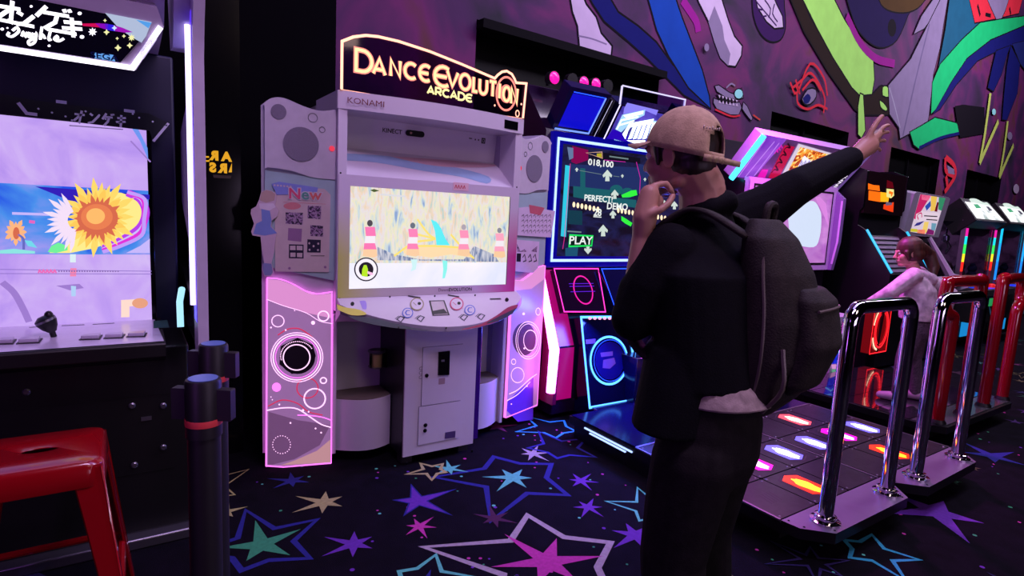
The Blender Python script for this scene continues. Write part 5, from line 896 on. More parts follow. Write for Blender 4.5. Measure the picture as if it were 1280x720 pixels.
    for x, y, rr, n, m_ in ((592, 203, 28, 8, WL), (842, 240, 24, 8, YS), (682, 205, 20, 4, YS), (830, 290, 20, 4, YS), (755, 305, 22, 4, YS), (732, 178, 18, 4, glow('sign_ice_star', (0.75, 0.85, 1.0), 1.2)), (672, 130, 12, 4, YS), (750, 245, 11, 4, YS), (793, 230, 13, 4, YS)):
        g.poly(MQ, Q([(x+rr*(1 if i % 2 == 0 else 0.5)*math.cos(math.pi*i/n), y+rr*(1 if i % 2 == 0 else 0.5)*math.sin(math.pi*i/n)) for i in range(2*n)]), 0.003, m_)
    P = Q([(605, 335), (725, 350), (738, 392), (605, 372)]); g.poly(MQ, P, 0.0025, glow('sign_maker_blue', (0.42, 0.68, 0.98), 0.9)); a = [sum(p[i] for p in P)/4 for i in (0, 1)]
    g.text(MQ, 'SEGA', a[0], a[1], 0.026, 0.0035, mat('sign_maker_navy', (0.05, 0.12, 0.35), 0.4), wide=1.25, thick=0.0006); g.build('sign_lettering', sg)
    # canopy, light post and side shield
    g = G(); g.prism(Fr((XL-0.05, 0, 0), (0, 1, 0), (0, 0, 1)), [(2.30, 2.13), (2.36, 2.24), (3.0, 2.24), (3.5, 2.02), (3.0, 2.02), (2.5, 2.02), (2.42, 2.09)], 0, 0.86, CASE); g.build('canopy', r, bevel=0.01)
    X = 0.196
    g = G(); SD = Fr((X, 0, 0), (0, -1, 0), (0, 0, 1)); g.prism(SD, [(-2.50, 0.86), (-2.50, 2.05), (-2.34, 2.20), (-2.22, 2.20), (-2.32, 2.02), (-2.36, 1.9), (-2.36, 0.80), (-2.42, 0.74)], -0.035, 0.0, mat('post_white', (0.80, 0.76, 0.86), 0.35)); po = g.build('light_post', r, bevel=0.004)
    g = G(); g.tube([(X-0.008, 2.43, 2.02), (X-0.008, 2.43, 1.02)], [0.010, 0.010], glow('post_violet_white', (0.80, 0.74, 1.0), 2.8), 8); g.build('light_tube', po); g = G(); g.fbox(SD, -2.48, 0.96, -2.38, 2.06, 0.0, 0.002, glow('post_violet_halo', (0.38, 0.22, 1.0), 0.8)); g.build('tube_halo_plate', po)  # glowing violet plate added as the halo around the tube
    g = G(); g.prism(SD, [(-2.505, 1.22), (-2.505, 1.78), (-2.62, 1.79), (-3.0, 1.70), (-3.01, 1.40), (-2.72, 1.26)], -0.03, 0, mat('shield_white', (0.70, 0.66, 0.80), 0.3)); g.build('side_shield', r, bevel=0.006)
    g = G(); g.prism(SD, [(-2.40, 2.06), (-2.36, 2.20), (-2.75, 2.20), (-2.66, 1.97), (-2.5, 1.95)], 0.0, 0.05, mat('shield_white', (0.70, 0.66, 0.80), 0.3)); g.build('sign_bracket', r, bevel=0.006)
    g = G(); g.prism(SD, [(-2.52, 0.86), (-2.60, 1.0), (-2.95, 1.06), (-3.0, 1.1), (-3.4, 1.1), (-3.4, 0.86)], -0.03, 0, BLACKG); g.tube([(X-0.04, 2.62, 0.90), (X-0.04, 2.64, 1.0), (X-0.035, 2.58, 1.06)], 0.012, glow('deck_side_light', (0.62, 0.85, 0.95), 1.3), 8); g.build('lower_side_panel', r)
    return r
left_cabinet()
# ------------------------------------------------------------------ third dance cabinet, behind the man's arm
def fiery_cabinet():
    r = thing('dance_game_cabinet', 'lilac dance arcade cabinet with flame picture sign and cyan tube beyond the pointing arm', 'arcade machine', (5.1, 3.3, 0))
    PF = Fr((4.40, 0, 0), (0, 1, 0), (0, 0, 1))
    g = G(); g.prism(PF, [(3.1, 0.03), (3.1, 1.80), (3.22, 1.84), (3.5, 2.2), (3.95, 2.2), (3.95, 0.03)], 0, 1.42, mat('dark_body', (0.06, 0.05, 0.09), 0.3)); g.build('body', r, bevel=0.01)
    S = face(3.06); LIL = mat('lilac_frame', (0.72, 0.60, 0.82), 0.3); g = G()
    sc = [(4.47, 1.08), (5.74, 1.08), (5.74, 1.77), (4.47, 1.77)]; o = [(4.40, 1.02), (5.82, 1.02), (5.82, 1.83), (4.40, 1.83)]; g.prism(S, o, -0.05, -0.004, LIL); g.ringp(S, sc, o, 0.006, LIL); g.line(S, sc, 0.02, 0.008, BLACK, True); f = g.build('screen_frame', r)
    g = G(); g.poly(S, sc, 0.002, ramp_mat('lilac_game_picture', [(0.3, (0.72, 0.40, 0.80)), (0.6, (0.86, 0.58, 0.90))], 2.5, es=0.85, rough=0.15, stretch=(1, 1, 3))); e = lambda n, c, s=1.0: glow('fiery_'+n, c, s)
    kq = (900, 130, 5.145); P = lambda q: S.pxs(q, *kq)
    g.poly(S, smooth_line(P([(430, 660), (520, 640), (600, 625), (640, 680), (650, 740), (640, 850), (600, 920), (450, 900)]), 4), 0.003, e('figure', (0.82, 0.88, 0.96), 1.0)); g.poly(S, P([(610, 600), (640, 595), (680, 640), (700, 800), (660, 700)]), 0.0028, e('streak', (0.88, 0.55, 0.90), 0.9)); g.build('screen', f)
    g = G(); E_ = Fr((5.83, 3.03, 0), (1, 0, 0), (0, 0, 1)); g.prism(Fr((5.80, 0, 0), (0, 1, 0), (0, 0, 1)), [(2.98, 1.30), (3.02, 1.02), (3.14, 1.02), (3.14, 1.86), (2.98, 1.72)], 0, 0.05, mat('lilac_dark', (0.45, 0.36, 0.58), 0.3)); g.line(Fr((5.799, 0, 0), (0, -1, 0), (0, 0, 1)), [(-3.02, 1.08), (-2.99, 1.30), (-2.99, 1.70)], 0.02, 0.002, LIL); g.build('side_trim', r)
    # tilted sign
    T = Fr((4.33, 3.2, 1.82), (1, 0, 0), (0, -0.27, 0.34)); h = 0.434; P = lambda q: T.pxs(q, *kq); a0, a1 = P([(60, 470), (800, 640)])[0][0], 1.55
    g = G(); g.prism(T, [(0, 0), (1.75, 0), (1.75, h), (0, h)], -0.10, -0.003, LIL); sg = g.build('sign_box', r, bevel=0.008)
    g = G(); A = P([(55, 470), (130, 390), (280, 195)]); g.tube([T(-0.01, 0, 0.02), T(-0.01, h, 0.02)], 0.024, NCY, 10); g.build('cyan_tube', sg)
    g = G(); g.poly(T, [(0.04, 0), (0.30, 0), (0.34, h), (0.04, h)], 0.001, ramp_mat('sign_violet_wash', [(0.35, (0.50, 0.18, 0.85)), (0.6, (0.70, 0.38, 0.98))], 3, es=0.75)); 
    for q in ([(160, 470), (350, 240)], [(220, 460), (380, 250)], [(115, 470), (290, 230)]): g.line(T, P(q), 0.012, 0.002, glow('sign_streak', (0.80, 0.55, 1.0), 0.95))
    Rq = P([(310, 475), (375, 478), (480, 275), (415, 265)]); g.poly(T, Rq, 0.002, glow('sign_scarlet', (0.80, 0.06, 0.28), 0.85)); g.poly(T, P([(240, 470), (290, 475), (310, 420), (270, 420)]), 0.0018, glow('sign_magenta', (0.95, 0.10, 0.75), 0.9))
    for i in range(4): c = [(330+26*i, 440-48*i), (350+26*i, 420-48*i), (372+26*i, 425-48*i), (355+26*i, 395-48*i)]; g.line(T, smooth_line(P(c), 3), 0.013, 0.004, mat('sign_dark_red', (0.35, 0.02, 0.12), 0.4))
    for i in range(3): c = [(350+14*i, 320-14*i), (365+14*i, 292-14*i), (372+14*i, 312-14*i)]; g.line(T, P(c), 0.010, 0.003, glow('sign_magenta', (0.95, 0.10, 0.75), 0.9))
    Wq = P([(385, 475), (505, 255), (745, 325), (700, 560)]); g.poly(T, Wq, 0.002, glow('sign_white_board', (0.92, 0.86, 0.95), 0.85)); Fq = P([(418, 465), (515, 275), (725, 330), (672, 545)])
    g.poly(T, Fq, 0.003, ramp_mat('flame_picture', [(0.36, (0.55, 0.08, 0.05)), (0.47, (0.98, 0.45, 0.10)), (0.56, (1.0, 0.85, 0.35)), (0.66, (1.0, 0.96, 0.85))], 16, es=1.0, distort=1.5)); g.poly(T, P([(500, 400), (540, 330), (590, 370), (640, 345), (600, 420), (520, 440)]), 0.004, glow('flame_white', (0.95, 0.93, 1.0), 1.1))
    for i in range(5): g.line(T, smooth_line(P([(505+24*i, 405), (525+24*i, 360), (520+24*i, 400), (535+24*i, 370)]), 3), 0.007, 0.005, glow('flame_violet', (0.45, 0.32, 0.80), 0.8))
    Iq = P([(875, 410), (940, 372), (800, 615), (745, 600)]); g.poly(T, [(1.56, -0.05), (1.76, -0.05), (1.78, h+0.01), (1.60, h+0.01)], 0.002, mat('strip_lilac', (0.75, 0.66, 0.88), 0.3, 0, (0.6, 0.45, 0.85), 0.3))
    g.poly(T, [(1.605, -0.02), (1.695, -0.02), (1.735, h-0.03), (1.645, h-0.03)], 0.003, mat('strip_plum', (0.22, 0.04, 0.32), 0.3));     TT = Fr(T(1.652, 0.01, 0.004), T(0.04, 0.40, 0)-T(0, 0, 0), T(-1, 0, 0)-T(0, 0, 0)); g.text(TT, 'INFINITY', 0.18, 0.0, 0.085, 0.001, glow('strip_white', (0.95, 0.90, 1.0), 1.0), wide=0.95, thick=0.003); g.build('sign_face', sg)
    # foot box with its blue picture
    B = face(2.62); kb = (1000, 360, 5.143); P = lambda q: B.pxs(q, *kb); f0 = P([(165, 285)])[0]; f1 = P([(355, 285)])[0]; z0 = 0.0; z1 = P([(200, 195)])[0][1]
    g = G(); xs0, xs1 = P([(200, 540)])[0][0]-0.02, f1[0]; g.prism(Fr((0, 2.63, 0), (1, 0, 0), (0, 0, 1)), [(xs0+0.03, z0), (xs1, z0), (xs1, z1), (xs0-0.06, z1)], -0.30, 0, mat('foot_white', (0.72, 0.66, 0.78), 0.35)); fb = g.build('foot_box', r, bevel=0.006)
    g = G(); g.poly(B, P([(165, 285), (345, 275), (335, 480), (200, 488)]), 0.002, ramp_mat('foot_blue_picture', [(0.4, (0.03, 0.05, 0.75)), (0.5, (0.10, 0.25, 1.0)), (0.56, (0.03, 0.06, 0.8))], 14, es=0.9, distort=3)); 
    for q in ([(170, 320), (215, 350), (190, 390), (240, 375)], [(185, 440), (230, 400), (250, 420)], [(200, 300), (240, 330)]): g.line(B, P(q), 0.010, 0.003, glow('foot_sky', (0.45, 0.72, 1.0), 1.1))
    g.poly(B, P([(200, 492), (335, 485), (325, 520), (205, 520)]), 0.003, glow('foot_rose', (0.90, 0.62, 0.88), 0.8)); g.poly(B, P([(203, 522), (325, 522), (322, 542), (206, 548)]), 0.003, glow('foot_mint', (0.45, 0.75, 0.62), 0.6)); g.build('foot_picture', fb)
    return r
fiery_cabinet()
def fiery_stage():
    r = thing('dance_platform', 'glossy dark dance platform with red looped bars beneath the girl in the pale hoodie', 'dance platform', (5.1, 2.1, 0)); Z = 0.15; F = Fr((0, 0, Z), (1, 0, 0), (0, 1, 0))
    DK = mat('stage_edge_black', (0.05, 0.045, 0.06), 0.35)
    g = G(); q = [(4.43, 1.60), (4.52, 1.46), (5.72, 1.46), (5.80, 1.56), (5.80, 2.60), (4.43, 2.60)]; g.prism(F, q, -0.05, -0.003, DK); g.prism(F, [(4.55, 1.6), (5.68, 1.6), (5.68, 2.58), (4.55, 2.58)], -0.15, -0.04, BLACK); g.build('base', r, bevel=0.006)
    GL_ = mat('gloss_plate', (0.10, 0.09, 0.12), 0.08, 0.0, coat=0.6); g = G()
    for i in range(5):
        for j in range(4): x, y = 4.45+0.267*i, 1.66+0.233*j; g.prism(F, [(x+0.003, y+0.003), (x+0.264, y+0.003), (x+0.264, y+0.230), (x+0.003, y+0.230)], -0.004, 0.002, GL_)
    g.build('gloss_tiles', r)
    g = G(); g.prism(F, [(4.45, 1.62), (4.53, 1.48), (5.71, 1.48), (5.78, 1.57), (5.78, 1.65), (4.45, 1.65)], -0.004, 0.004, mat('tray_bright_steel', (0.62, 0.62, 0.66), 0.2, 0.85)); g.build('rear_tray', r)
    RB = mat('red_bar_paint', (0.50, 0.02, 0.07), 0.18, 0.0, coat=0.8)
    for xs, xk, s in ((4.95, 4.545, -1), (5.35, 5.74, 1)):
        y = 1.53; zt = 1.12
        pts = [(xs, y, Z), (xs, y, zt-0.06), (xs+s*0.03, y, zt-0.01), (xs+s*0.09, y, zt), (xk+s*0.06, y+0.02, zt), (xk+s*0.11, y+0.02, zt-0.03), (xk+s*0.12, y+0.02, zt-0.14), (xk+s*0.09, y+0.01, zt-0.2), (xk+s*0.02, y, zt-0.23), (xk, y, zt-0.29), (xk, y, Z)]
        g = G(); sm_ = smooth_line(pts[:10], 4)+[pts[10]]; g.tube(sm_, 0.039, RB, 12); b = g.build('looped_bar', r, angle=60)
        for x in (xs, xk): g = G(); g.lathe((x, y, Z+0.003), [(0.05, 0), (0.05, 0.01), (0.037, 0.03), (0.037, 0.06)], BLACK, 16); g.build('bar_foot', b)
    return r
fiery_stage()
# ------------------------------------------------------------------ keyed cabinet with the orange sign
def keyed_cabinet():
    r = thing('arcade_cabinet', 'black arcade cabinet with small orange lit sign, cyan edge and red neon ring', 'arcade machine', (6.45, 3.2, 0)); X0, X1 = 6.13, 7.03; BK = mat('cab_black', (0.035, 0.035, 0.05), 0.3)
    PF = Fr((X0, 0, 0), (0, 1, 0), (0, 0, 1)); pr = [(2.66, 0.03), (2.62, 1.02), (2.90, 1.43), (2.98, 1.48), (2.98, 1.62), (2.95, 1.66), (2.95, 2.02), (3.1, 2.08), (3.85, 2.08), (3.85, 0.03)]
    g = G(); g.prism(PF, [(2.74, 0.03), (2.74, 0.95), (2.98, 1.36), (2.98, 2.0), (3.85, 2.04), (3.85, 0.03)], 0.03, 0.87, BK); g.build('body', r, bevel=0.006)
    for x in (0, 0.87):
        g = G(); g.prism(PF, pr, x, x+0.03, BK); s_ = g.build('side_panel', r, bevel=0.004)
        g = G(); g.tube([(X0+x+0.015, 2.615, 1.03), (X0+x+0.015, 2.893, 1.435)], 0.012, glow('edge_cyan', (0.12, 0.72, 0.95), 1.3), 8); g.build('cyan_edge', s_)
    KF = Fr((X0+0.03, 2.71, 1.0), (1, 0, 0), (0, 0.26, 0.385)); g = G()
    g.fbox(KF, 0, 0, 0.84, 0.46, -0.02, 0, DARKG); kp = g.build('slatted_front', r)
    for i in range(8): g = G(); g.fbox(KF, 0.04, 0.02+0.055*i, 0.80, 0.05+0.055*i, 0, 0.012, mat('slat_grey', (0.46, 0.42, 0.50), 0.35)); g.build('slat', kp, bevel=0.003)
    S = face(2.953); ko = (1060, 200, 7.2); P = lambda q: S.pxs(q, *ko); g = G(); g.fbox(S, X0+0.03, 1.60, X1-0.03, 2.02, -0.03, 0, mat('sign_smoked', (0.10, 0.05, 0.07), 0.15)); sg = g.build('sign_panel', r); g = G()
    OG = glow('sign_orange_lit', (1.0, 0.42, 0.06), 1.2); AM = glow('sign_amber_lit', (1.0, 0.68, 0.10), 1.2)
    g.poly(S, P([(180, 210), (225, 225), (280, 230), (285, 280), (180, 265)]), 0.002, OG); g.poly(S, P([(185, 275), (290, 290), (290, 378), (182, 360)]), 0.002, OG); g.poly(S, P([(290, 288), (345, 295), (372, 300), (360, 378), (290, 376)]), 0.0025, AM); g.poly(S, P([(345, 258), (410, 265), (412, 320), (385, 345), (345, 330)]), 0.003, glow('sign_straw', (0.90, 0.88, 0.55), 1.1)); g.line(S, P([(365, 290), (395, 300), (385, 325)]), 0.03, 0.004, OG); g.poly(S, P([(320, 400), (410, 380), (405, 470), (370, 460), (315, 440)]), 0.002, glow('sign_vermilion', (0.95, 0.25, 0.08), 1.0)); g.poly(S, P([(350, 180), (400, 200), (410, 255), (345, 250)]), 0.002, glow('sign_deep_red', (0.40, 0.02, 0.08), 0.8)); g.poly(S, P([(340, 375), (395, 385), (390, 405), (335, 410)]), 0.003, mat('sign_grey', (0.6, 0.6, 0.6), 0.4)); g.build('sign_lettering', sg)
    B = face(2.655); a = B.px(1100, 411); g = G(); RN = glow('ring_red', (1.0, 0.12, 0.16), 2.2); wd, ht = 0.13, 0.20
    pts = [(a[0]-wd-0.03, a[1]-ht-0.04), (a[0]+wd+0.05, a[1]-ht-0.04), (a[0]+wd+0.05, a[1]+ht+0.04), (a[0]-wd-0.03, a[1]+ht+0.04)]; g.prism(B, pts, -0.08, 0, mat('ring_panel', (0.20, 0.03, 0.05), 0.2, 0, (0.7, 0.05, 0.05), 0.3)); rp = g.build('ring_panel', r, bevel=0.004)
    g = G(); g.line(B, ell(a[0]+0.02, a[1], wd, ht*0.94), 0.018, 0.006, RN, True); g.line(B, ell(a[0]+0.02, a[1], wd*0.82, ht*0.8), 0.008, 0.006, RN, True); g.line(B, pts, 0.010, 0.004, RN, True); g.line(B, ell(a[0]+0.0, a[1]+0.01, wd*1.12, ht, 12, 100, 170), 0.02, 0.007, glow('ring_peach', (1.0, 0.72, 0.60), 2.0)); g.line(B, ell(a[0]+0.0, a[1]-0.01, wd*1.12, ht, 12, 200, 260), 0.02, 0.007, glow('ring_peach', (1.0, 0.72, 0.60), 2.0)); g.build('neon_ring', rp)
    return r
keyed_cabinet()
# ------------------------------------------------------------------ small white cabinet with the rainbow picture
def white_cabinet():
    r = thing('arcade_cabinet', 'white arcade cabinet with tilted rainbow picture sign over a dark sloping screen', 'arcade machine', (7.5, 3.2, 0)); X0, X1 = 7.08, 7.98; WH2 = mat('cab_white', (0.66, 0.62, 0.70), 0.4)
    PF = Fr((X0, 0, 0), (0, 1, 0), (0, 0, 1)); g = G(); g.prism(PF, [(2.72, 0.03), (2.72, 0.80), (2.64, 0.86), (2.64, 0.9), (2.78, 0.94), (3.06, 1.40), (3.2, 1.5), (3.7, 1.5), (3.7, 0.03)], 0.03, 0.87, BLACK); g.build('body', r, bevel=0.006)
    for x in (0, 0.87): g = G(); g.prism(PF, [(2.70, 0.03), (2.70, 0.78), (2.58, 0.84), (2.60, 0.96), (2.74, 0.98), (3.04, 1.42), (3.12, 1.42), (3.7, 1.5), (3.7, 0.03)], x, x+0.03, WH2); g.build('side_panel', r, bevel=0.006)
    SF = Fr((X0+0.03, 2.78, 0.95), (1, 0, 0), (0, 0.28, 0.45)); g = G(); g.fbox(SF, 0, 0, 0.84, 0.52, 0, 0.01, BLACKG); s_ = g.build('screen', r); g = G(); g.poly(SF, [(0.45, 0.24), (0.7, 0.22), (0.74, 0.32), (0.5, 0.33)], 0.0105, glow('dim_khaki', (0.28, 0.26, 0.16), 0.6)); g.poly(SF, [(0.1, 0.35), (0.4, 0.33), (0.4, 0.40), (0.12, 0.42)], 0.0105, glow('dim_violet', (0.22, 0.14, 0.24), 0.6)); g.build('screen_picture', s_)
    K = Fr((0, 2.62, 0.905), (1, 0, 0), (0, 0.16, 0.04)); g = G(); g.poly(K, [(X0+0.03, 0), (X1-0.03, 0), (X1-0.03, 0.16), (X0+0.03, 0.16)], 0.006, WH2)
    kd = g.build('control_deck', r)
    for i in range(5):
        g = G(); g.lathe(K(X0+0.2+0.13*i, 0.06+0.04*(i % 2), 0.006), [(0.03, 0), (0.028, 0.012), (0.01, 0.016)], mat('deck_btn%d' % (i % 3), ((0.8, 0.15, 0.2), (0.2, 0.3, 0.85), (0.8, 0.8, 0.82))[i % 3], 0.3), 14, (0, -0.2, 1)); g.build('button', kd)
    g = G(); T = Fr((0, 3.02, 1.40), (1, 0, 0), onx(1147, 240, 7.42)-onx(1128, 292, 7.42)); kw = (1110, 230, 7.2); P = lambda q: T.pxs(q, *kw)
    bd = P([(125, 460), (455, 480), (560, 135), (545, 120), (260, 72), (240, 85)]); g.prism(T, bd, -0.12, 0, WH2); sg = g.build('sign_box', r, bevel=0.006)
    g = G(); e = lambda n, c, s=0.85: glow('rainbow_'+n, c, s); bs = P([(200, 430), (410, 462), (515, 128), (290, 92)]); g.poly(T, bs, 0.002, e('white', (0.90, 0.82, 0.90)))
    for q, n, c in (([(290, 92), (380, 108), (330, 190), (250, 320), (230, 310)], 'rose', (0.82, 0.15, 0.42)), ([(300, 95), (385, 105), (360, 150), (300, 140)], 'pink', (0.98, 0.45, 0.62)), ([(385, 108), (440, 115), (420, 240), (380, 245)], 'yellow', (0.98, 0.80, 0.35)), ([(455, 118), (515, 128), (480, 240), (450, 230)], 'green', (0.22, 0.58, 0.42)), ([(440, 160), (455, 165), (440, 250), (415, 245)], 'maroon', (0.45, 0.05, 0.15)), ([(330, 200), (380, 150), (385, 195), (345, 240)], 'blue', (0.18, 0.32, 0.72)), ([(255, 350), (330, 330), (280, 370), (230, 380)], 'navy', (0.22, 0.2, 0.55)), ([(325, 340), (365, 340), (345, 440), (300, 440)], 'gold', (1.0, 0.85, 0.45)), ([(390, 350), (435, 355), (420, 420), (385, 410)], 'sky', (0.45, 0.65, 0.75)), ([(205, 400), (260, 405), (300, 435), (200, 428)], 'lime', (0.85, 0.80, 0.20)), ([(260, 410), (330, 410), (330, 450), (260, 440)], 'coral', (0.98, 0.50, 0.42)), ([(360, 400), (415, 420), (408, 460), (335, 450)], 'plum', (0.50, 0.12, 0.42))): g.poly(T, P(q), 0.003, e(n, c))
    g.poly(T, P([(250, 270), (300, 245), (460, 265), (450, 330), (280, 335), (245, 320)]), 0.004, e('board', (0.95, 0.86, 0.93)))
    for q in ([(320, 285), (440, 292)], [(340, 318), (440, 325)]): g.line(T, P(q), 0.012, 0.005, mat('board_ink', (0.15, 0.08, 0.2), 0.5))
    g.line(T, smooth_line(P([(270, 320), (260, 280), (295, 260), (300, 300)]), 3), 0.014, 0.005, e('rose', (0.82, 0.15, 0.42))); g.build('rainbow_picture', sg)
    g = G(); g.prism(Fr((X0-0.02, 0, 0), (0, 1, 0), (0, 0, 1)), [(3.1, 1.35), (3.02, 1.5), (3.0, 1.85), (3.3, 1.9), (3.6, 1.7), (3.6, 1.35)], 0, 0.04, mat('side_mauve', (0.36, 0.30, 0.36), 0.5)); g.build('sign_bracket', r, bevel=0.004)
    return r
white_cabinet()
# ------------------------------------------------------------------ prize machines
def claw(label, rainbow=False):
    r = thing('claw_machine', label, 'claw machine', (9.15, 3.3, 0), 'claw machines at the far right'); x0, x1, y0, y1 = 8.66, 9.66, 2.92, 3.8
    g = G(); g.box((x0, y0, 0.06), (x1, y1, 0.80), BLACK); g.box((x0, y1-0.04, 0.8), (x1, y1, 1.62), ramp_mat('claw_interior_glow', [(0.35, (0.14, 0.07, 0.16)), (0.6, (0.40, 0.24, 0.40))], 6, es=0.6)); g.build('base_cabinet', r, bevel=0.008)  # glowing back wall added to brighten the inside of the machine
    for x in (x0, x1-0.05):
        g = G(); g.box((x, y0, 0.80), (x+0.05, y0+0.05, 1.62), GREYM); po = g.build('corner_post', r); g = G(); g.box((x, y1-0.05, 0.80), (x+0.05, y1, 1.62), GREYM); g.build('corner_post', r)
        g = G(); bands = ((0.85, 0.98, (0.30, 0.05, 0.12)), (0.98, 1.10, (0.95, 0.15, 0.12)), (1.10, 1.20, (0.95, 0.85, 0.15)), (1.20, 1.32, (0.20, 0.9, 0.35)), (1.32, 1.42, (0.10, 0.8, 0.85)), (1.42, 1.52, (0.85, 0.12, 0.6))) if rainbow else ((0.85, 1.1, (0.10, 0.50, 0.95)), (1.1, 1.35, (0.12, 0.62, 1.0)), (1.35, 1.58, (0.10, 0.72, 0.95)))
        for a, b, c in bands: g.box((x+0.005, y0-0.014, a), (x+0.045, y0-0.001, b), glow('post_%d_%d' % (c[0]*99, c[1]*99), c, 1.4))
        g.build('rainbow_strip', po)
    g = G(); g.box((x0+0.05, y0+0.01, 0.80), (x1-0.05, y0+0.02, 1.60), clear('claw_glass', (0.85, 0.85, 0.9), 0.9)); g.build('glass_pane', r); g = G(); g.box((x0+0.01, y0+0.05, 0.80), (x0+0.02, y1-0.05, 1.60), clear('claw_glass', (0.85, 0.85, 0.9), 0.9)); g.build('glass_pane', r); g = G(); g.box((x1-0.02, y0+0.05, 0.80), (x1-0.01, y1-0.05, 1.60), ramp_mat('claw_interior_glow', [(0.35, (0.14, 0.07, 0.16)), (0.6, (0.40, 0.24, 0.40))], 6, es=0.6)); g.build('glow_side_wall', r)  # far side wall glows too, added for the dim interior
    TL = Fr((x0, y0-0.10, 1.62), (1, 0, 0), (0, 0.22, 0.26)); g = G(); g.prism(TL, [(-0.02, 0), (1.02, 0), (0.98, 0.36), (0.06, 0.36)], -0.30, 0, BLACK); tp = g.build('top_sign', r, bevel=0.01)
    g = G(); g.poly(TL, [(0.03, 0.03), (0.95, 0.03), (0.93, 0.30), (0.10, 0.30)], 0.003, ramp_mat('claw_sign_light', [(0.35, (0.55, 0.62, 0.60)), (0.5, (0.95, 0.95, 0.97)), (0.7, (1.0, 1.0, 1.0))], 5, es=1.3)); g.poly(TL, smooth_line([(0.3, 0.3), (0.35, 0.36), (0.6, 0.38), (0.75, 0.33), (0.9, 0.34), (0.93, 0.28)], 3), 0.004, glow('claw_cloud', (0.85, 0.92, 0.88), 1.0)); g.poly(TL, [(0.3, 0.2), (0.5, 0.22), (0.48, 0.28), (0.32, 0.27)], 0.005, glow('claw_mint', (0.35, 0.75, 0.55), 0.8)); g.poly(TL, [(0.7, 0.18), (0.85, 0.2), (0.82, 0.26), (0.72, 0.26)], 0.005, mat('claw_slate', (0.3, 0.35, 0.36), 0.5)); g.build('sign_face', tp)
    g = G(); g.box((x0+0.02, y0-0.30, 0.70), (x1-0.02, y0, 0.78), DARKG); g.box((x0+0.02, y0-0.24, 0.35), (x1-0.02, y0, 0.70), BLACK); g.fbox(Fr((x0, y0-0.30, 0.782), (1, 0, 0), (0, 1, 0)), 0.1, 0.05, 0.5, 0.22, 0, 0.003, glow('deck_blue', (0.12, 0.2, 0.95), 1.0)); g.fbox(Fr((x0, y0-0.30, 0.782), (1, 0, 0), (0, 1, 0)), 0.55, 0.05, 0.9, 0.2, 0, 0.003, mat('deck_pinkish', (0.55, 0.35, 0.5), 0.4)); dk = g.build('control_deck', r, bevel=0.004)
    g = G(); g.lathe((x0+0.62, y0-0.16, 0.785), [(0.05, 0), (0.045, 0.03), (0.02, 0.045)], mat('push_red', (0.85, 0.1, 0.1), 0.3, 0, (0.9, 0.1, 0.1), 0.4), 14); g.build('push_button', dk)
    FB = face(y0-0.242); g = G(); CY = mat('decal_cyan', (0.35, 0.72, 0.82), 0.4)
    for q in ([(x0+0.06, 0.40), (x0+0.28, 0.66), (x0+0.5, 0.40)], [(x0+0.28, 0.66), (x0+0.28, 0.40)], [(x0+0.5, 0.40), (x0+0.72, 0.66), (x0+0.94, 0.40)], [(x0+0.1, 0.66), (x0+0.9, 0.66)]): g.line(FB, q, 0.035, 0.002, CY)
    for a in (0.17, 0.62, 0.85): g.line(FB, ell(x0+a, 0.48, 0.05), 0.02, 0.003, CY, True)
    g.fbox(FB, x0+0.33, 0.56, x0+0.48, 0.66, 0, 0.003, glow('decal_green', (0.2, 0.7, 0.4), 0.6)); g.build('truss_decal', dk)
    g = G(); g.box((x0+0.3, y0-0.01, 0.12), (x1-0.3, y0+0.01, 0.32), glow('chute_cyan', (0.10, 0.55, 0.85), 0.9)); g.build('prize_chute', r)
    rr = random.Random(5)
    for i in range(9):
        g = G(); c = (x0+0.14+0.09*i, y0+0.15+0.2*rr.random(), 0.88+0.05*rr.random()); m_ = mat('plush%d' % (i % 5), ((0.55, 0.22, 0.25), (0.35, 0.28, 0.4), (0.6, 0.5, 0.45), (0.25, 0.3, 0.4), (0.5, 0.3, 0.45))[i % 5], 0.8)
        g.ball(c, (0.07, 0.06, 0.075), m_, nu=12, nv=8); g.ball((c[0], c[1], c[2]+0.10), 0.055, m_, nu=12, nv=8)
        for s in (-1, 1): g.ball((c[0]+s*0.035, c[1], c[2]+0.15), 0.02, m_, nu=8, nv=6)
        g.build('plush_toy', r)
    g = G(); cx, cy = x0+0.5, 3.3; g.cyl((cx, cy, 1.62), (cx, cy, 1.42), 0.012, CHROME); g.lathe((cx, cy, 1.32), [(0.02, 0), (0.05, 0.03), (0.05, 0.09), (0.02, 0.11)], CHROME, 14)
    for k in range(3): a = k*2.09; g.tube([(cx+0.04*math.cos(a), cy+0.04*math.sin(a), 1.34), (cx+0.11*math.cos(a), cy+0.11*math.sin(a), 1.27), (cx+0.04*math.cos(a), cy+0.04*math.sin(a), 1.17)], 0.008, CHROME, 6)
    g.build('claw', r); return r
c1 = claw('claw machine with rainbow striped light posts and white lit top beside white cabinet', True)
c2 = claw('claw machine with plain blue light posts and white lit top, last of the row'); c2.location = (10.32, 3.3, 0)
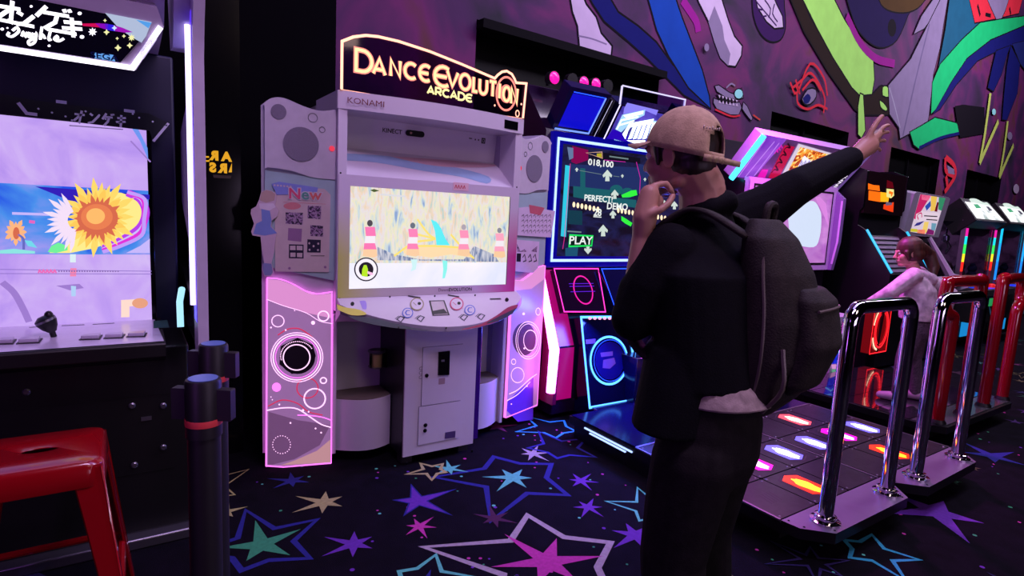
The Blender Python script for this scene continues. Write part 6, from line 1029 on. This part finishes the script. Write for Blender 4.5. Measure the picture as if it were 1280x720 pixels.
# ------------------------------------------------------------------ small things at the left
def stool():
    r = thing('stool', 'red glossy sheet metal stool in front of the white framed cabinet', 'stool', (-0.255, 2.2, 0)); R_ = mat('red_enamel', (0.62, 0.02, 0.08), 0.22, 0, coat=0.7, noise=0.05); cx, cy, z, h = -0.255, 2.2, 0.62, 0.155
    F = Fr((cx, cy, z), (1, 0, 0), (0, 1, 0)); g = G(); hole = ell(0, 0, 0.045, 0.018, 20); n = 20
    o = rrect(-h, -h, h, h, 0.04, 4); o = o[18:]+o[:18]; g.ringp(F, hole, o, 0, R_)
    o2 = [(a*1.06, b*1.06) for a, b in o]; nn = len(o); vs = [F(a, b, 0) for a, b in o]+[F(a, b, -0.012) for a, b in o2]+[F(a*1.02, b*1.02, -0.075) for a, b in o2]
    g.add(vs, [[i, (i+1) % nn, nn+(i+1) % nn, nn+i] for i in range(nn)]+[[nn+i, nn+(i+1) % nn, 2*nn+(i+1) % nn, 2*nn+i] for i in range(nn)], R_); g.build('seat', r, bevel=0.003, solid=0.004)
    for sx in (-1, 1):
        for sy in (-1, 1):
            g = G(); a = V((cx+sx*h*1.03, cy+sy*h*1.03, z-0.02)); b = V((cx+sx*(h+0.075), cy+sy*(h+0.075), 0.0)); w0, w1 = 0.075, 0.042
            vs = []
            for p, w in ((a, w0), (b, w1)): vs += [p+V((-sx*w, 0, 0)), p, p+V((0, -sy*w, 0)), p+V((-sx*0.012, -sy*w, 0)), p+V((-sx*0.014, -sy*0.014, 0)), p+V((-sx*w, -sy*0.012, 0))]
            g.add(vs, [[i, (i+1) % 6, 6+(i+1) % 6, 6+i] for i in range(6)]+[[0, 1, 4, 5], [1, 2, 3, 4], [6, 7, 10, 11], [7, 8, 9, 10]], R_); g.build('leg', r, bevel=0.004)
    g = G()
    for k in (-1, 1): t = 0.2; w = h+0.075*(1-t/z)-0.01; g.tube([(cx-w, cy+k*w, t), (cx+w, cy+k*w, t)], 0.012, R_, 8); g.tube([(cx+k*w, cy-w, t-0.03), (cx+k*w, cy+w, t-0.03)], 0.012, R_, 8)
    g.build('cross_brace', r)
stool()
def post(loc, label):
    r = thing('stanchion', label, 'stanchion', loc, 'black belt posts'); x, y, _ = loc
    BP = mat('post_black', (0.13, 0.12, 0.14), 0.45); g = G(); g.lathe((x, y, 0.02), [(0.036, 0), (0.036, 0.84)], BP, 28); g.build('pole', r)
    g = G(); g.lathe((x, y, 0), [(0.17, 0), (0.17, 0.012), (0.16, 0.022), (0.05, 0.045), (0.04, 0.06)], BLACK, 32); g.build('base', r)
    g = G(); g.lathe((x, y, 0.86), [(0.0395, 0), (0.0395, 0.13), (0.037, 0.137), (0.030, 0.139), (0.0, 0.139)], BP, 28); hd = g.build('belt_head', r)
    g = G(); g.lathe((x, y, 0.9985), [(0.032, 0), (0.032, 0.0015), (0.0, 0.002)], mat('cap_blue_grey', (0.40, 0.52, 0.80), 0.3), 28); g.build('top_cap', hd)
    g = G(); g.lathe((x, y, 0.888), [(0.0400, 0), (0.0404, 0.004), (0.0404, 0.012), (0.0400, 0.016)], mat('band_red', (0.98, 0.30, 0.32), 0.5), 28); g.build('red_band', hd)
    dx, dy = CR.x, CR.y
    for s in (-1, 1): g = G(); f = Fr((x+dx*s*0.052, y+dy*s*0.052, 0.90), (dx, dy, 0), (0, 0, 1)); g.fbox(f, -0.018, 0, 0.018, 0.075, -0.012, 0.012, BP); g.build('belt_clip', hd, bevel=0.003)
post((0.132, 1.49, 0), 'near black belt post with a red band in front of white framed cabinet')
post((0.192, 1.85, 0), 'far black belt post, half hidden behind the post with red band')
def gloss_panel():
    r = thing('black_panel', 'tall black glossy panel between the two white cabinets with painted reflection of yellow letters', 'panel', (0.37, 3.45, 0)); g = G(); g.box((0.26, 3.42, 0.0), (0.50, 3.46, 2.5), BLACKG); p = g.build('panel', r)
    F = face(3.418); k = (200, 160, 5.143); P = lambda q: F.pxs(q, *k); g = G(); YL = glow('reflection_yellow', (0.95, 0.68, 0.10), 0.85)  # glowing letters painted on in place of a reflection in the gloss
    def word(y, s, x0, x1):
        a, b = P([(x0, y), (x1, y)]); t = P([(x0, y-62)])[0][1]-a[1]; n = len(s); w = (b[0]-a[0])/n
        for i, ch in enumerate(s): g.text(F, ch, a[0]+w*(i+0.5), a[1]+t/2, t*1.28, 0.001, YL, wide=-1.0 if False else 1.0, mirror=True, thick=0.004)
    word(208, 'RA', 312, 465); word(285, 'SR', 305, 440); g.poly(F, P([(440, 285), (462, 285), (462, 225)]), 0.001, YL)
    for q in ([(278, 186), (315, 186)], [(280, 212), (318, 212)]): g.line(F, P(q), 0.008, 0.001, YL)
    g.poly(F, P([(340, 300), (460, 306), (455, 326), (345, 320)]), 0.001, mat('reflection_dim', (0.25, 0.2, 0.16), 0.5)); g.build('reflected_letters', p)
gloss_panel()
# ------------------------------------------------------------------ people
UP = V((0, 0, 1))
def frame2(fr_, fa):                                   # facing given as (right, away) of the view; returns forward, left, up
    f = (V((_r.x, _r.y, 0))*fr_ + V((_h.x, _h.y, 0))*fa).normalized(); return f, UP.cross(f), UP
SKIN = mat('skin', (0.74, 0.55, 0.48), 0.5, noise=0.06, scale=40); HAIR = ramp_mat('dark_hair', [(0.3, (0.09, 0.06, 0.05)), (0.7, (0.18, 0.12, 0.10))], 60, rough=0.5, stretch=(1, 1, 0.2))
def cloth(n, c, sc=30, b=0.3): return ramp_mat('cloth_'+n, [(0.3, [v*0.85 for v in c]), (0.7, [min(1, v*1.15) for v in c])], sc, rough=0.9, bump=b, spec=0.15)
def head(g, c, f, l, u, s, m):
    """head with face: cranium, jaw, brow, nose, lips, ears, around centre c"""
    ax = (f, l, u); p = lambda a, b, d: c+f*a*s+l*b*s+u*d*s
    g.ball(p(-0.008, 0, 0.025), (0.098*s, 0.076*s, 0.100*s), m, ax); g.ball(p(0.030, 0, -0.050), (0.060*s, 0.056*s, 0.062*s), m, ax); g.ball(p(0.066, 0, -0.095), (0.026*s, 0.030*s, 0.022*s), m, ax)
    g.cone(p(-0.03, 0.045, -0.075), p(0.06, 0.02, -0.10), 0.020*s, 0.017*s, m); g.cone(p(-0.03, -0.045, -0.075), p(0.06, -0.02, -0.10), 0.020*s, 0.017*s, m)
    g.cone(p(0.088, 0, 0.012), p(0.108, 0, -0.028), 0.010*s, 0.014*s, m); g.ball(p(0.098, 0.010, -0.032), 0.010*s, m); g.ball(p(0.098, -0.010, -0.032), 0.010*s, m)
    g.cone(p(0.080, 0.032, 0.022), p(0.082, -0.032, 0.022), 0.013*s, 0.013*s, m); g.ball(p(0.055, 0.042, -0.030), (0.03*s, 0.022*s, 0.028*s), m, ax); g.ball(p(0.055, -0.042, -0.030), (0.03*s, 0.022*s, 0.028*s), m, ax)
    g.cone(p(0.086, 0.018, -0.060), p(0.090, -0.018, -0.060), 0.008*s, 0.008*s, m); g.cone(p(0.083, 0.015, -0.073), p(0.083, -0.015, -0.073), 0.009*s, 0.009*s, m)
    for k in (-1, 1):
        q = [p(-0.012+0.015*math.cos(t), k*(0.079+0.005*math.sin(t)), -0.014+0.027*math.sin(t)) for t in [j*2*math.pi/10 for j in range(11)]]
        for i in range(10): g.cone(q[i], q[i+1], 0.0048*s, 0.0048*s, m, 6)
        g.ball(p(-0.012, k*0.075, -0.014), (0.014*s, 0.007*s, 0.025*s), m, ax)
def fingers(g, chains, m, r0=0.0088, r1=0.0070):
    for ch in chains:
        for i in range(len(ch)-1): t0 = r0+(r1-r0)*i/(len(ch)-1); t1 = r0+(r1-r0)*(i+1)/(len(ch)-1); g.cone(ch[i], ch[i+1], t0, t1, m, 8)
def man():
    r = thing('person', 'man in black jacket and tan cap pointing with one arm, other hand on chin', 'person', tuple(at(885, 540, 1.62).xy)+(0,)); f, l, u = frame2(-0.78, 0.62); fh, lh, _ = frame2(-0.68, 0.73); fh = (fh-UP*0.06).normalized(); uh = fh.cross(lh).normalized()
    D = 1.62; hc = at(850, 194, D+0.02); nk = at(882, 262, D+0.04); chest = at(884, 340, D); waist = at(886, 450, D); hip = at(886, 535, D+0.0)
    shL = nk-UP*0.115+l*0.180+f*0.02; shR = nk-UP*0.045-l*0.185
    elL = at(792, 398, 1.57); wrL = at(803, 300, 1.56); elR = at(992, 236, 1.80); wrR = at(1066, 197, 1.93)
    feet = []; legs = []
    for k in (1, -1):
        hp = hip+l*0.095*k-UP*0.02; kn = V((hp.x, hp.y, 0.50))+f*0.03+l*0.01*k; an = V((hp.x, hp.y, 0.09))-f*0.02+l*0.02*k; legs.append((hp, kn, an))
    g = G(); head(g, hc, fh, lh, uh, 1.0, SKIN); g.limb([hc-fh*0.035-uh*0.04, hc*0.4+nk*0.6-fh*0.02, nk-UP*0.05], [0.064, 0.064, 0.070], SKIN)
    g.loft([(nk-UP*0.06, 0.13, 0.06), (chest, 0.17, 0.10), (waist, 0.145, 0.09), (hip, 0.165, 0.105), (hip-UP*0.09, 0.14, 0.09)], l, f, SKIN)
    g.limb([shL, elL, wrL], [0.052, 0.041, 0.030], SKIN); g.limb([shR, elR, wrR], [0.052, 0.041, 0.029], SKIN)
    for hp, kn, an in legs: g.limb([hp, kn, an], [0.085, 0.058, 0.042], SKIN); g.limb([an-UP*0.04, an-UP*0.05+f*0.13], [0.04, 0.03], SKIN)
    # left hand closed against the chin
    pc = at(806, 272, 1.545); kx = at(812, 243, 1.545)
    g.cone(wrL, pc, 0.028, 0.033, SKIN); g.cone(pc, kx, 0.033, 0.027, SKIN); g.cone(pc-lh*0.0+UP*0.005, at(818, 252, 1.57), 0.030, 0.026, SKIN)
    ch = []
    for i in range(4):
        o = -lh*(0.019*i-0.026); k0 = at(808+3.0*i, 240-3.2*i+4, 1.545+0.016*i); ch.append([k0, at(818+3*i, 226-1.0*i+6, 1.545+0.016*i), at(833+1.5*i, 229+2*i, 1.55+0.012*i), at(838+1*i, 238+2*i, 1.555+0.010*i)])
    fingers(g, ch, SKIN, 0.0098, 0.0078); fingers(g, [[at(812, 268, 1.52), at(826, 262, 1.515), at(836, 254, 1.52), at(841, 245, 1.53)]], SKIN, 0.0112, 0.0088)
    # right hand open, pointing away to the right
    pr = at(1085, 182, 1.97); pk = at(1094, 176, 1.99); g.cone(wrR, pr, 0.026, 0.034, SKIN); dirv = (pk-pr).normalized(); side = (UP*0.9+dirv.cross(UP)*0.2).normalized(); g.cone(pr+side*0.014, pk+side*0.022, 0.024, 0.017, SKIN); g.cone(pr-side*0.014, pk-side*0.022, 0.024, 0.017, SKIN)
    ch = []
    for i, ln in enumerate((0.078, 0.088, 0.082, 0.064)):
        o = side*(0.030-0.020*i); b = pk+o; dd = (dirv+side*(0.18-0.12*i)).normalized(); ch.append([b, b+dd*ln*0.45, b+dd*ln*0.75-side*0.006, b+dd*ln-side*0.014])
    fingers(g, ch, SKIN); b = pr+side*0.03-dirv*0.02; fingers(g, [[b, b+side*0.028+dirv*0.012, b+side*0.048+dirv*0.034, b+side*0.056+dirv*0.055]], SKIN, 0.0108, 0.0085)
    body = g.build('body', r, remesh=0.0042, sm=5)
    g = G(); p = lambda a, b, d: hc+fh*a+lh*b+uh*d
    EYW = mat('eye_white', (0.9, 0.88, 0.86), 0.2); 
    for k in (-1, 1):
        g = G(); g.ball(p(0.078, 0.031*k, 0.002), 0.0125, EYW, nu=12, nv=8); ey = g.build('eye', r); g = G(); g.ball(p(0.0865, 0.032*k, 0.002), 0.006, mat('iris_dark', (0.12, 0.08, 0.06), 0.2), nu=10, nv=6); g.build('iris', ey)
        g = G(); g.cone(p(0.094, 0.016*k, 0.020), p(0.084, 0.046*k, 0.022), 0.004, 0.003, HAIR, 6); g.build('eyebrow', r)
    # hair under the cap: back of the head and sideburns
    g = G(); ax = (fh, lh, uh); g.ball(p(-0.020, 0, 0.024), (0.090, 0.0785, 0.098), HAIR, ax); g.ball(p(-0.042, 0, -0.034), (0.062, 0.0695, 0.052), HAIR, ax)
    for k in (-1, 1): g.cone(p(0.026, 0.074*k, 0.02), p(0.024, 0.072*k, -0.028), 0.014, 0.007, HAIR, 8)
    g.build('hair', r, remesh=0.0045, sm=3)
    # cap with its opening, strap and peak
    TAN = ramp_mat('cap_tan', [(0.3, (0.68, 0.58, 0.46)), (0.7, (0.78, 0.67, 0.54))], 40, rough=0.85, bump=0.25); g = G(); nu, nv = 40, 14; vs = []; cf = (fh+uh*0.20).normalized(); cu = cf.cross(lh).normalized(); fh0, uh0 = fh, uh; fh, uh = cf, cu; c0 = p(-0.010, 0, 0.030); A, B, C_ = 0.112, 0.092, 0.104
    for i in range(nv+1):
        t = math.pi/2*i/nv
        for j in range(nu): ph = 2*math.pi*j/nu; dip = -0.018*(0.5-0.5*math.cos(ph))*(i/nv)**2; vs.append(c0+fh*A*math.sin(t)*math.cos(ph)+lh*B*math.sin(t)*math.sin(ph)+uh*(C_*math.cos(t)+dip-0.012*(i/nv)**3))
    fs = []
    for i in range(nv):
        for j in range(nu):
            ph = (j+0.5)*2*math.pi/nu-math.pi; tt = (i+0.5)/nv; half = 0.52*math.sqrt(max(0.0, 1-((0.90-tt)/0.30)**2))
            if 0.60 < tt < 0.93 and abs(ph) < half: continue
            fs.append([i*nu+j, (i+1)*nu+j, (i+1)*nu+(j+1) % nu, i*nu+(j+1) % nu])
    g.add(vs, fs, TAN); cap = g.build('cap', r, solid=0.004, angle=60)
    g = G(); n = 14; top = []; out = []
    for i in range(n+1): ph = math.radians(-58+116*i/n); base = c0+fh*A*math.cos(ph)*0.99+lh*B*math.sin(ph)*0.99-uh*0.006; top.append(base); out.append(base+fh*(0.070*math.cos(ph*0.95)**0.7)-uh*(0.002+0.020*abs(math.sin(ph))**2)+lh*0.006*math.sin(ph)-uh*0.008)
    k = n+1; g.add(top+out, [[i, i+1, k+i+1, k+i] for i in range(n)], TAN); g.build('peak', cap, solid=0.004, angle=60)
    g = G(); q = [c0+fh*(A+0.003)*math.cos(ph)+lh*(B+0.003)*math.sin(ph)-uh*0.030 for ph in [math.radians(180+d) for d in (-34, -20, -8, 4, 16, 28, 38)]]
    for a, b in zip(q[:-1], q[1:]): d = uh*0.009; g.add([a-d, b-d, b+d, a+d], [[0, 1, 2, 3]], TAN)
    e = q[2]; tl = at(925, 206, 1.66); d = uh*0.008; g.add([e-d, tl-d, tl+d, e+d], [[0, 1, 2, 3]], TAN); g.build('strap', cap, solid=0.003)
    g = G(); ph = math.radians(148)
    for i in range(7):
        ph = math.radians(140+5.2*i); t = 0.70; b = c0+fh*(A+0.002)*math.sin(t*1.57)*math.cos(ph)+lh*(B+0.002)*math.sin(t*1.57)*math.sin(ph)+uh*(C_*math.cos(t*1.57)-0.004); w = (lh*math.cos(ph)-fh*math.sin(ph)).normalized()
        hgt = 0.006 if i % 3 else 0.009; g.add([b-w*0.0018, b+w*0.0018, b+w*0.0018+uh*hgt, b-w*0.0018+uh*hgt], [[0, 1, 2, 3]], mat('stitch_cream', (0.85, 0.78, 0.72), 0.7))
    g.build('embroidery', cap, solid=0.001); g = G(); g.ball(c0+uh*C_, (0.008, 0.008, 0.005), TAN, nu=10, nv=6); g.build('cap_button', cap)
    fh, uh = fh0, uh0
    # jacket
    JK = cloth('jacket_black', (0.035, 0.035, 0.06)); g = G()
    g.loft([(nk-UP*0.015-f*0.005, 0.075, 0.07), (nk-UP*0.045, 0.120, 0.085), (nk-UP*0.10, 0.190, 0.115), (chest, 0.215, 0.140), (at(885, 400, D), 0.205, 0.142), (waist, 0.20, 0.145), (at(884, 472, D)-f*0.005, 0.195, 0.145)], l, f, JK, 28)
    g.loft([(at(884, 430, D)+f*0.02+l*0.02, 0.180, 0.130), (at(878, 480, D)+f*0.025+l*0.03, 0.182, 0.128), (at(872, 526, D)+f*0.035+l*0.04, 0.178, 0.120)], l, f, JK, 28)
    g.limb([shL, shL+(elL-shL)*0.5+l*0.012, elL, elL+(wrL-elL)*0.28+UP*0.02], [0.074, 0.070, 0.062, 0.050], JK, 14); g.limb([shR, shR+(elR-shR)*0.55-UP*0.012, elR, wrR-(wrR-elR)*0.06], [0.082, 0.074, 0.060, 0.042], JK, 14)
    g.limb([nk-UP*0.01+f*0.01+l*0.065, nk+UP*0.005-f*0.03+l*0.05, nk+UP*0.022-f*0.055, nk+UP*0.02-f*0.03-l*0.055, nk-UP*0.0+f*0.01-l*0.07], [0.026, 0.032, 0.036, 0.034, 0.028], JK); g.build('jacket', r, remesh=0.006, sm=6)
    # shirt tail showing below the jacket
    TS = cloth('shirt_pale', (0.62, 0.56, 0.56)); g = G(); g.loft([(at(888, 455, D), 0.172, 0.124), (at(889, 470, D)-f*0.010, 0.184, 0.144), (at(892, 490, D)-f*0.016, 0.192, 0.150)], l, f, TS, 28); g.build('shirt', r, bevel=0.006)
    TRS = cloth('trousers_charcoal', (0.115, 0.105, 0.115)); g = G(); g.loft([(hip+UP*0.10, 0.172, 0.125), (hip+UP*0.03, 0.180, 0.135), (hip-UP*0.06, 0.182, 0.135), (hip-UP*0.12, 0.165, 0.12)], l, f, TRS)
    for hp, kn, an in legs: g.limb([hp-UP*0.04, (hp+kn)*0.5, kn, (kn+an)*0.5, an+UP*0.0], [0.112, 0.104, 0.090, 0.084, 0.076], TRS, 16)
    g.build('trousers', r, remesh=0.007, sm=6)
    for hp, kn, an in legs:
        g = G(); SH = mat('shoe_black', (0.07, 0.07, 0.08), 0.5); b = V((an.x, an.y, 0)); g.limb([b+UP*0.055-f*0.03, b+UP*0.05+f*0.06, b+UP*0.042+f*0.15], [0.050, 0.046, 0.038], SH); g.build('shoe', r, remesh=0.007)
    # backpack, worn: a thing of its own
    BG = ramp_mat('backpack_cloth', [(0.3, (0.13, 0.115, 0.11)), (0.7, (0.20, 0.178, 0.165))], 22, rough=0.75, bump=0.4, spec=0.3); bc = chest-f*0.30; k = thing('backpack', 'dark brown grey backpack worn on the back of the man in tan cap', 'backpack', tuple(at(985, 380, 1.5)))
    T_ = nk-UP*0.04-f*0.155; g = G(); Xl, Yf = l, f
    g.loft([(T_+UP*0.02-f*0.01, 0.075, 0.035), (T_-UP*0.03-f*0.03, 0.125, 0.065), (T_-UP*0.12-f*0.055, 0.142, 0.090), (T_-UP*0.24-f*0.075, 0.148, 0.105), (T_-UP*0.34-f*0.075, 0.146, 0.106), (T_-UP*0.44-f*0.055, 0.138, 0.090), (T_-UP*0.50-f*0.03, 0.115, 0.06), (T_-UP*0.515-f*0.02, 0.08, 0.04)], Xl, Yf, BG, 28); mb = g.build('main_bag', k, remesh=0.006, sm=5)
    g = G(); g.loft([(T_-UP*0.15-f*0.14, 0.085, 0.03), (T_-UP*0.18-f*0.155, 0.108, 0.05), (T_-UP*0.29-f*0.17, 0.115, 0.058), (T_-UP*0.40-f*0.14, 0.108, 0.05), (T_-UP*0.43-f*0.12, 0.085, 0.03)], Xl, Yf, BG, 24); fp = g.build('front_pocket', k, remesh=0.006, sm=4)
    g = G(); ZP = mat('zip_grey', (0.42, 0.38, 0.36), 0.4); zz = [T_-UP*0.20-f*0.185+l*0.10, T_-UP*0.195-f*0.205+l*0.04, T_-UP*0.195-f*0.205-l*0.04, T_-UP*0.20-f*0.185-l*0.10]; g.tube(smooth_line(zz, 4), 0.004, ZP, 6); g.build('zip', fp)
    g = G(); z2 = [T_-UP*0.46+l*0.128-f*0.06, T_-UP*0.34+l*0.146-f*0.075, T_-UP*0.22+l*0.147-f*0.072, T_-UP*0.10+l*0.136-f*0.055, T_-UP*0.02+l*0.088-f*0.045, T_+UP*0.014-f*0.03, T_-UP*0.02-l*0.088-f*0.045, T_-UP*0.10-l*0.136-f*0.055, T_-UP*0.24-l*0.147-f*0.072]; g.tube(smooth_line(z2, 4), 0.0045, mat('piping_grey', (0.36, 0.32, 0.31), 0.5), 6); g.build('piping', mb)
    g = G(); g.tube(smooth_line([T_+l*0.035-f*0.02+UP*0.01, T_+l*0.03+UP*0.055-f*0.025, T_-l*0.03+UP*0.055-f*0.025, T_-l*0.035-f*0.02+UP*0.01], 5), 0.010, BG, 8); g.build('carry_handle', k)
    for s_ in (1, -1):
        g = G(); sh_ = nk-UP*0.045+l*0.115*s_; P = smooth_line([T_-UP*0.03+l*0.09*s_, sh_+UP*0.035-f*0.05, sh_+UP*0.032+f*0.02, sh_-UP*0.05+f*0.115, sh_-UP*0.16+f*0.150+l*0.02*s_, sh_-UP*0.28+f*0.13+l*0.05*s_, sh_-UP*0.36+f*0.05+l*0.085*s_, T_-UP*0.44+l*0.125*s_-f*0.01], 5)
        vs = []; 
        for i, q in enumerate(P): vs += [V(q)-l*0.028, V(q)+l*0.028]
        g.add(vs, [[2*i, 2*i+1, 2*i+3, 2*i+2] for i in range(len(P)-1)], BG); g.build('shoulder_strap', k, solid=0.012)
    g = G(); g.tube(smooth_line([T_-UP*0.30+l*0.13-f*0.12, T_-UP*0.40+l*0.13-f*0.13, T_-UP*0.48+l*0.10-f*0.08], 4), 0.006, ZP, 6); g.build('compression_strap', k)
man()
def girl():
    D = 4.33; r = thing('person', 'girl with brown ponytail in pale hoodie and patterned leggings playing behind the chrome bars', 'person', tuple(at(1142, 420, D).xy)+(0.152,)); f, l, u = frame2(-0.75, 0.66); fh, lh, _ = frame2(-0.95, 0.31); fh = (fh-UP*0.18).normalized(); uh = fh.cross(lh).normalized()
    hc = at(1136, 316, D); nk = at(1146, 338, D); hip = at(1146, 408, D); chest = at(1148, 362, D); z0 = 0.152; shL = nk-UP*0.035+l*0.125; shR = nk-UP*0.035-l*0.125; elL = at(1112, 366, D-0.1); wrL = at(1086, 379, D-0.02); elR = at(1188, 368, D+0.05); wrR = at(1180, 392, D+0.1)
    g = G(); head(g, hc, fh, lh, uh, 0.86, SKIN); g.limb([hc-uh*0.05, nk-UP*0.03], [0.042, 0.045], SKIN); g.loft([(nk-UP*0.03, 0.09, 0.05), (chest, 0.12, 0.075), (hip, 0.12, 0.08)], l, f, SKIN); g.limb([shL, elL, wrL], [0.036, 0.028, 0.02], SKIN); g.limb([shR, elR, wrR], [0.036, 0.028, 0.02], SKIN); legs = []
    for k, df in ((1, 0.05), (-1, -0.04)):
        hp = hip+l*0.065*k; an = V((hp.x, hp.y, z0+0.065))+f*df+l*0.03*k; kn = (hp+an)*0.5+f*0.02; legs.append((hp, kn, an)); g.limb([hp, kn, an], [0.06, 0.042, 0.03], SKIN)
    for w, d in ((wrL, (wrL-elL).normalized()), (wrR, (wrR-elR).normalized())):
        sd = (UP-d*UP.dot(d)).normalized(); pl = w+d*0.04; g.cone(w, pl, 0.019, 0.024, SKIN); fingers(g, [[pl+sd*o+d*0.015, pl+sd*o+d*(0.015+ln*0.5)-UP*0.004, pl+sd*o+d*(0.015+ln)-UP*0.014] for o, ln in ((0.021, 0.045), (0.007, 0.052), (-0.007, 0.048), (-0.021, 0.038))], SKIN, 0.0068, 0.0056); fingers(g, [[w+d*0.02+sd*0.018, w+d*0.035+sd*0.036, w+d*0.055+sd*0.042]], SKIN, 0.0078, 0.0062)
    g.build('body', r, remesh=0.0045, sm=4)
    HB = ramp_mat('brown_hair', [(0.3, (0.16, 0.07, 0.05)), (0.7, (0.30, 0.14, 0.10))], 50, rough=0.5, stretch=(1, 1, 0.2)); p = lambda a, b, d: hc+fh*a+lh*b+uh*d
    g = G(); g.ball(p(-0.014, 0, 0.034), (0.094, 0.079, 0.092), HB, (fh, lh, uh)); g.ball(p(-0.030, 0, -0.012), (0.074, 0.076, 0.076), HB, (fh, lh, uh)); g.cone(p(0.03, 0.066, 0.01), p(0.02, 0.07, -0.05), 0.016, 0.01, HB); g.cone(p(0.03, -0.066, 0.01), p(0.02, -0.07, -0.05), 0.016, 0.01, HB); g.limb([p(-0.09, 0, 0.03), at(1161, 318, D), at(1167, 334, D-0.02), at(1166, 350, D-0.06)], [0.036, 0.045, 0.04, 0.016], HB); g.build('hair', r, remesh=0.006, sm=3)
    for k in (-1, 1): g = G(); g.ball(p(0.066, 0.027*k, 0.002), 0.0105, mat('eye_white', (0.9, 0.88, 0.86), 0.2), nu=10, nv=6); ey = g.build('eye', r); g = G(); g.ball(p(0.0738, 0.028*k, 0.002), 0.005, mat('iris_dark', (0.12, 0.08, 0.06), 0.2), nu=8, nv=6); g.build('iris', ey)
    HD = cloth('hoodie_pale', (0.72, 0.64, 0.70), 20); g = G(); g.loft([(nk-UP*0.0, 0.05, 0.05), (nk-UP*0.03, 0.10, 0.07), (nk-UP*0.06, 0.155, 0.095), (chest, 0.165, 0.115), (at(1147, 385, D), 0.165, 0.12), (at(1146, 399, D), 0.155, 0.115)], l, f, HD); g.limb([shL, elL, wrL-(wrL-elL)*0.1], [0.062, 0.052, 0.036], HD); g.limb([shR, elR, wrR-(wrR-elR)*0.1], [0.062, 0.052, 0.036], HD); g.limb([nk-UP*0.02-f*0.03+l*0.06, nk-UP*0.06-f*0.09, nk-UP*0.02-f*0.03-l*0.06], [0.035, 0.05, 0.035], HD); g.build('hoodie', r, remesh=0.006, sm=5)
    PR = Fr(at(1186, 360, D-0.15), (_r.x, _r.y, 0), UP)
    LG = ramp_mat('leggings_print', [(0.42, (0.20, 0.15, 0.22)), (0.52, (0.42, 0.33, 0.42)), (0.6, (0.18, 0.13, 0.2))], 70, rough=0.8, distort=2); g = G(); g.loft([(hip+UP*0.05, 0.13, 0.095), (hip-UP*0.03, 0.135, 0.10), (hip-UP*0.08, 0.12, 0.085)], l, f, LG)
    for hp, kn, an in legs: g.limb([hp, kn, an], [0.075, 0.054, 0.042], LG)
    g.build('leggings', r, remesh=0.006, sm=4)
    for hp, kn, an in legs: g = G(); b = V((an.x, an.y, z0)); g.limb([b+UP*0.04-f*0.02, b+UP*0.036+f*0.05, b+UP*0.030+f*0.11], [0.038, 0.035, 0.028], mat('shoe_pale', (0.6, 0.5, 0.6), 0.6)); g.build('shoe', r, remesh=0.006)
girl()
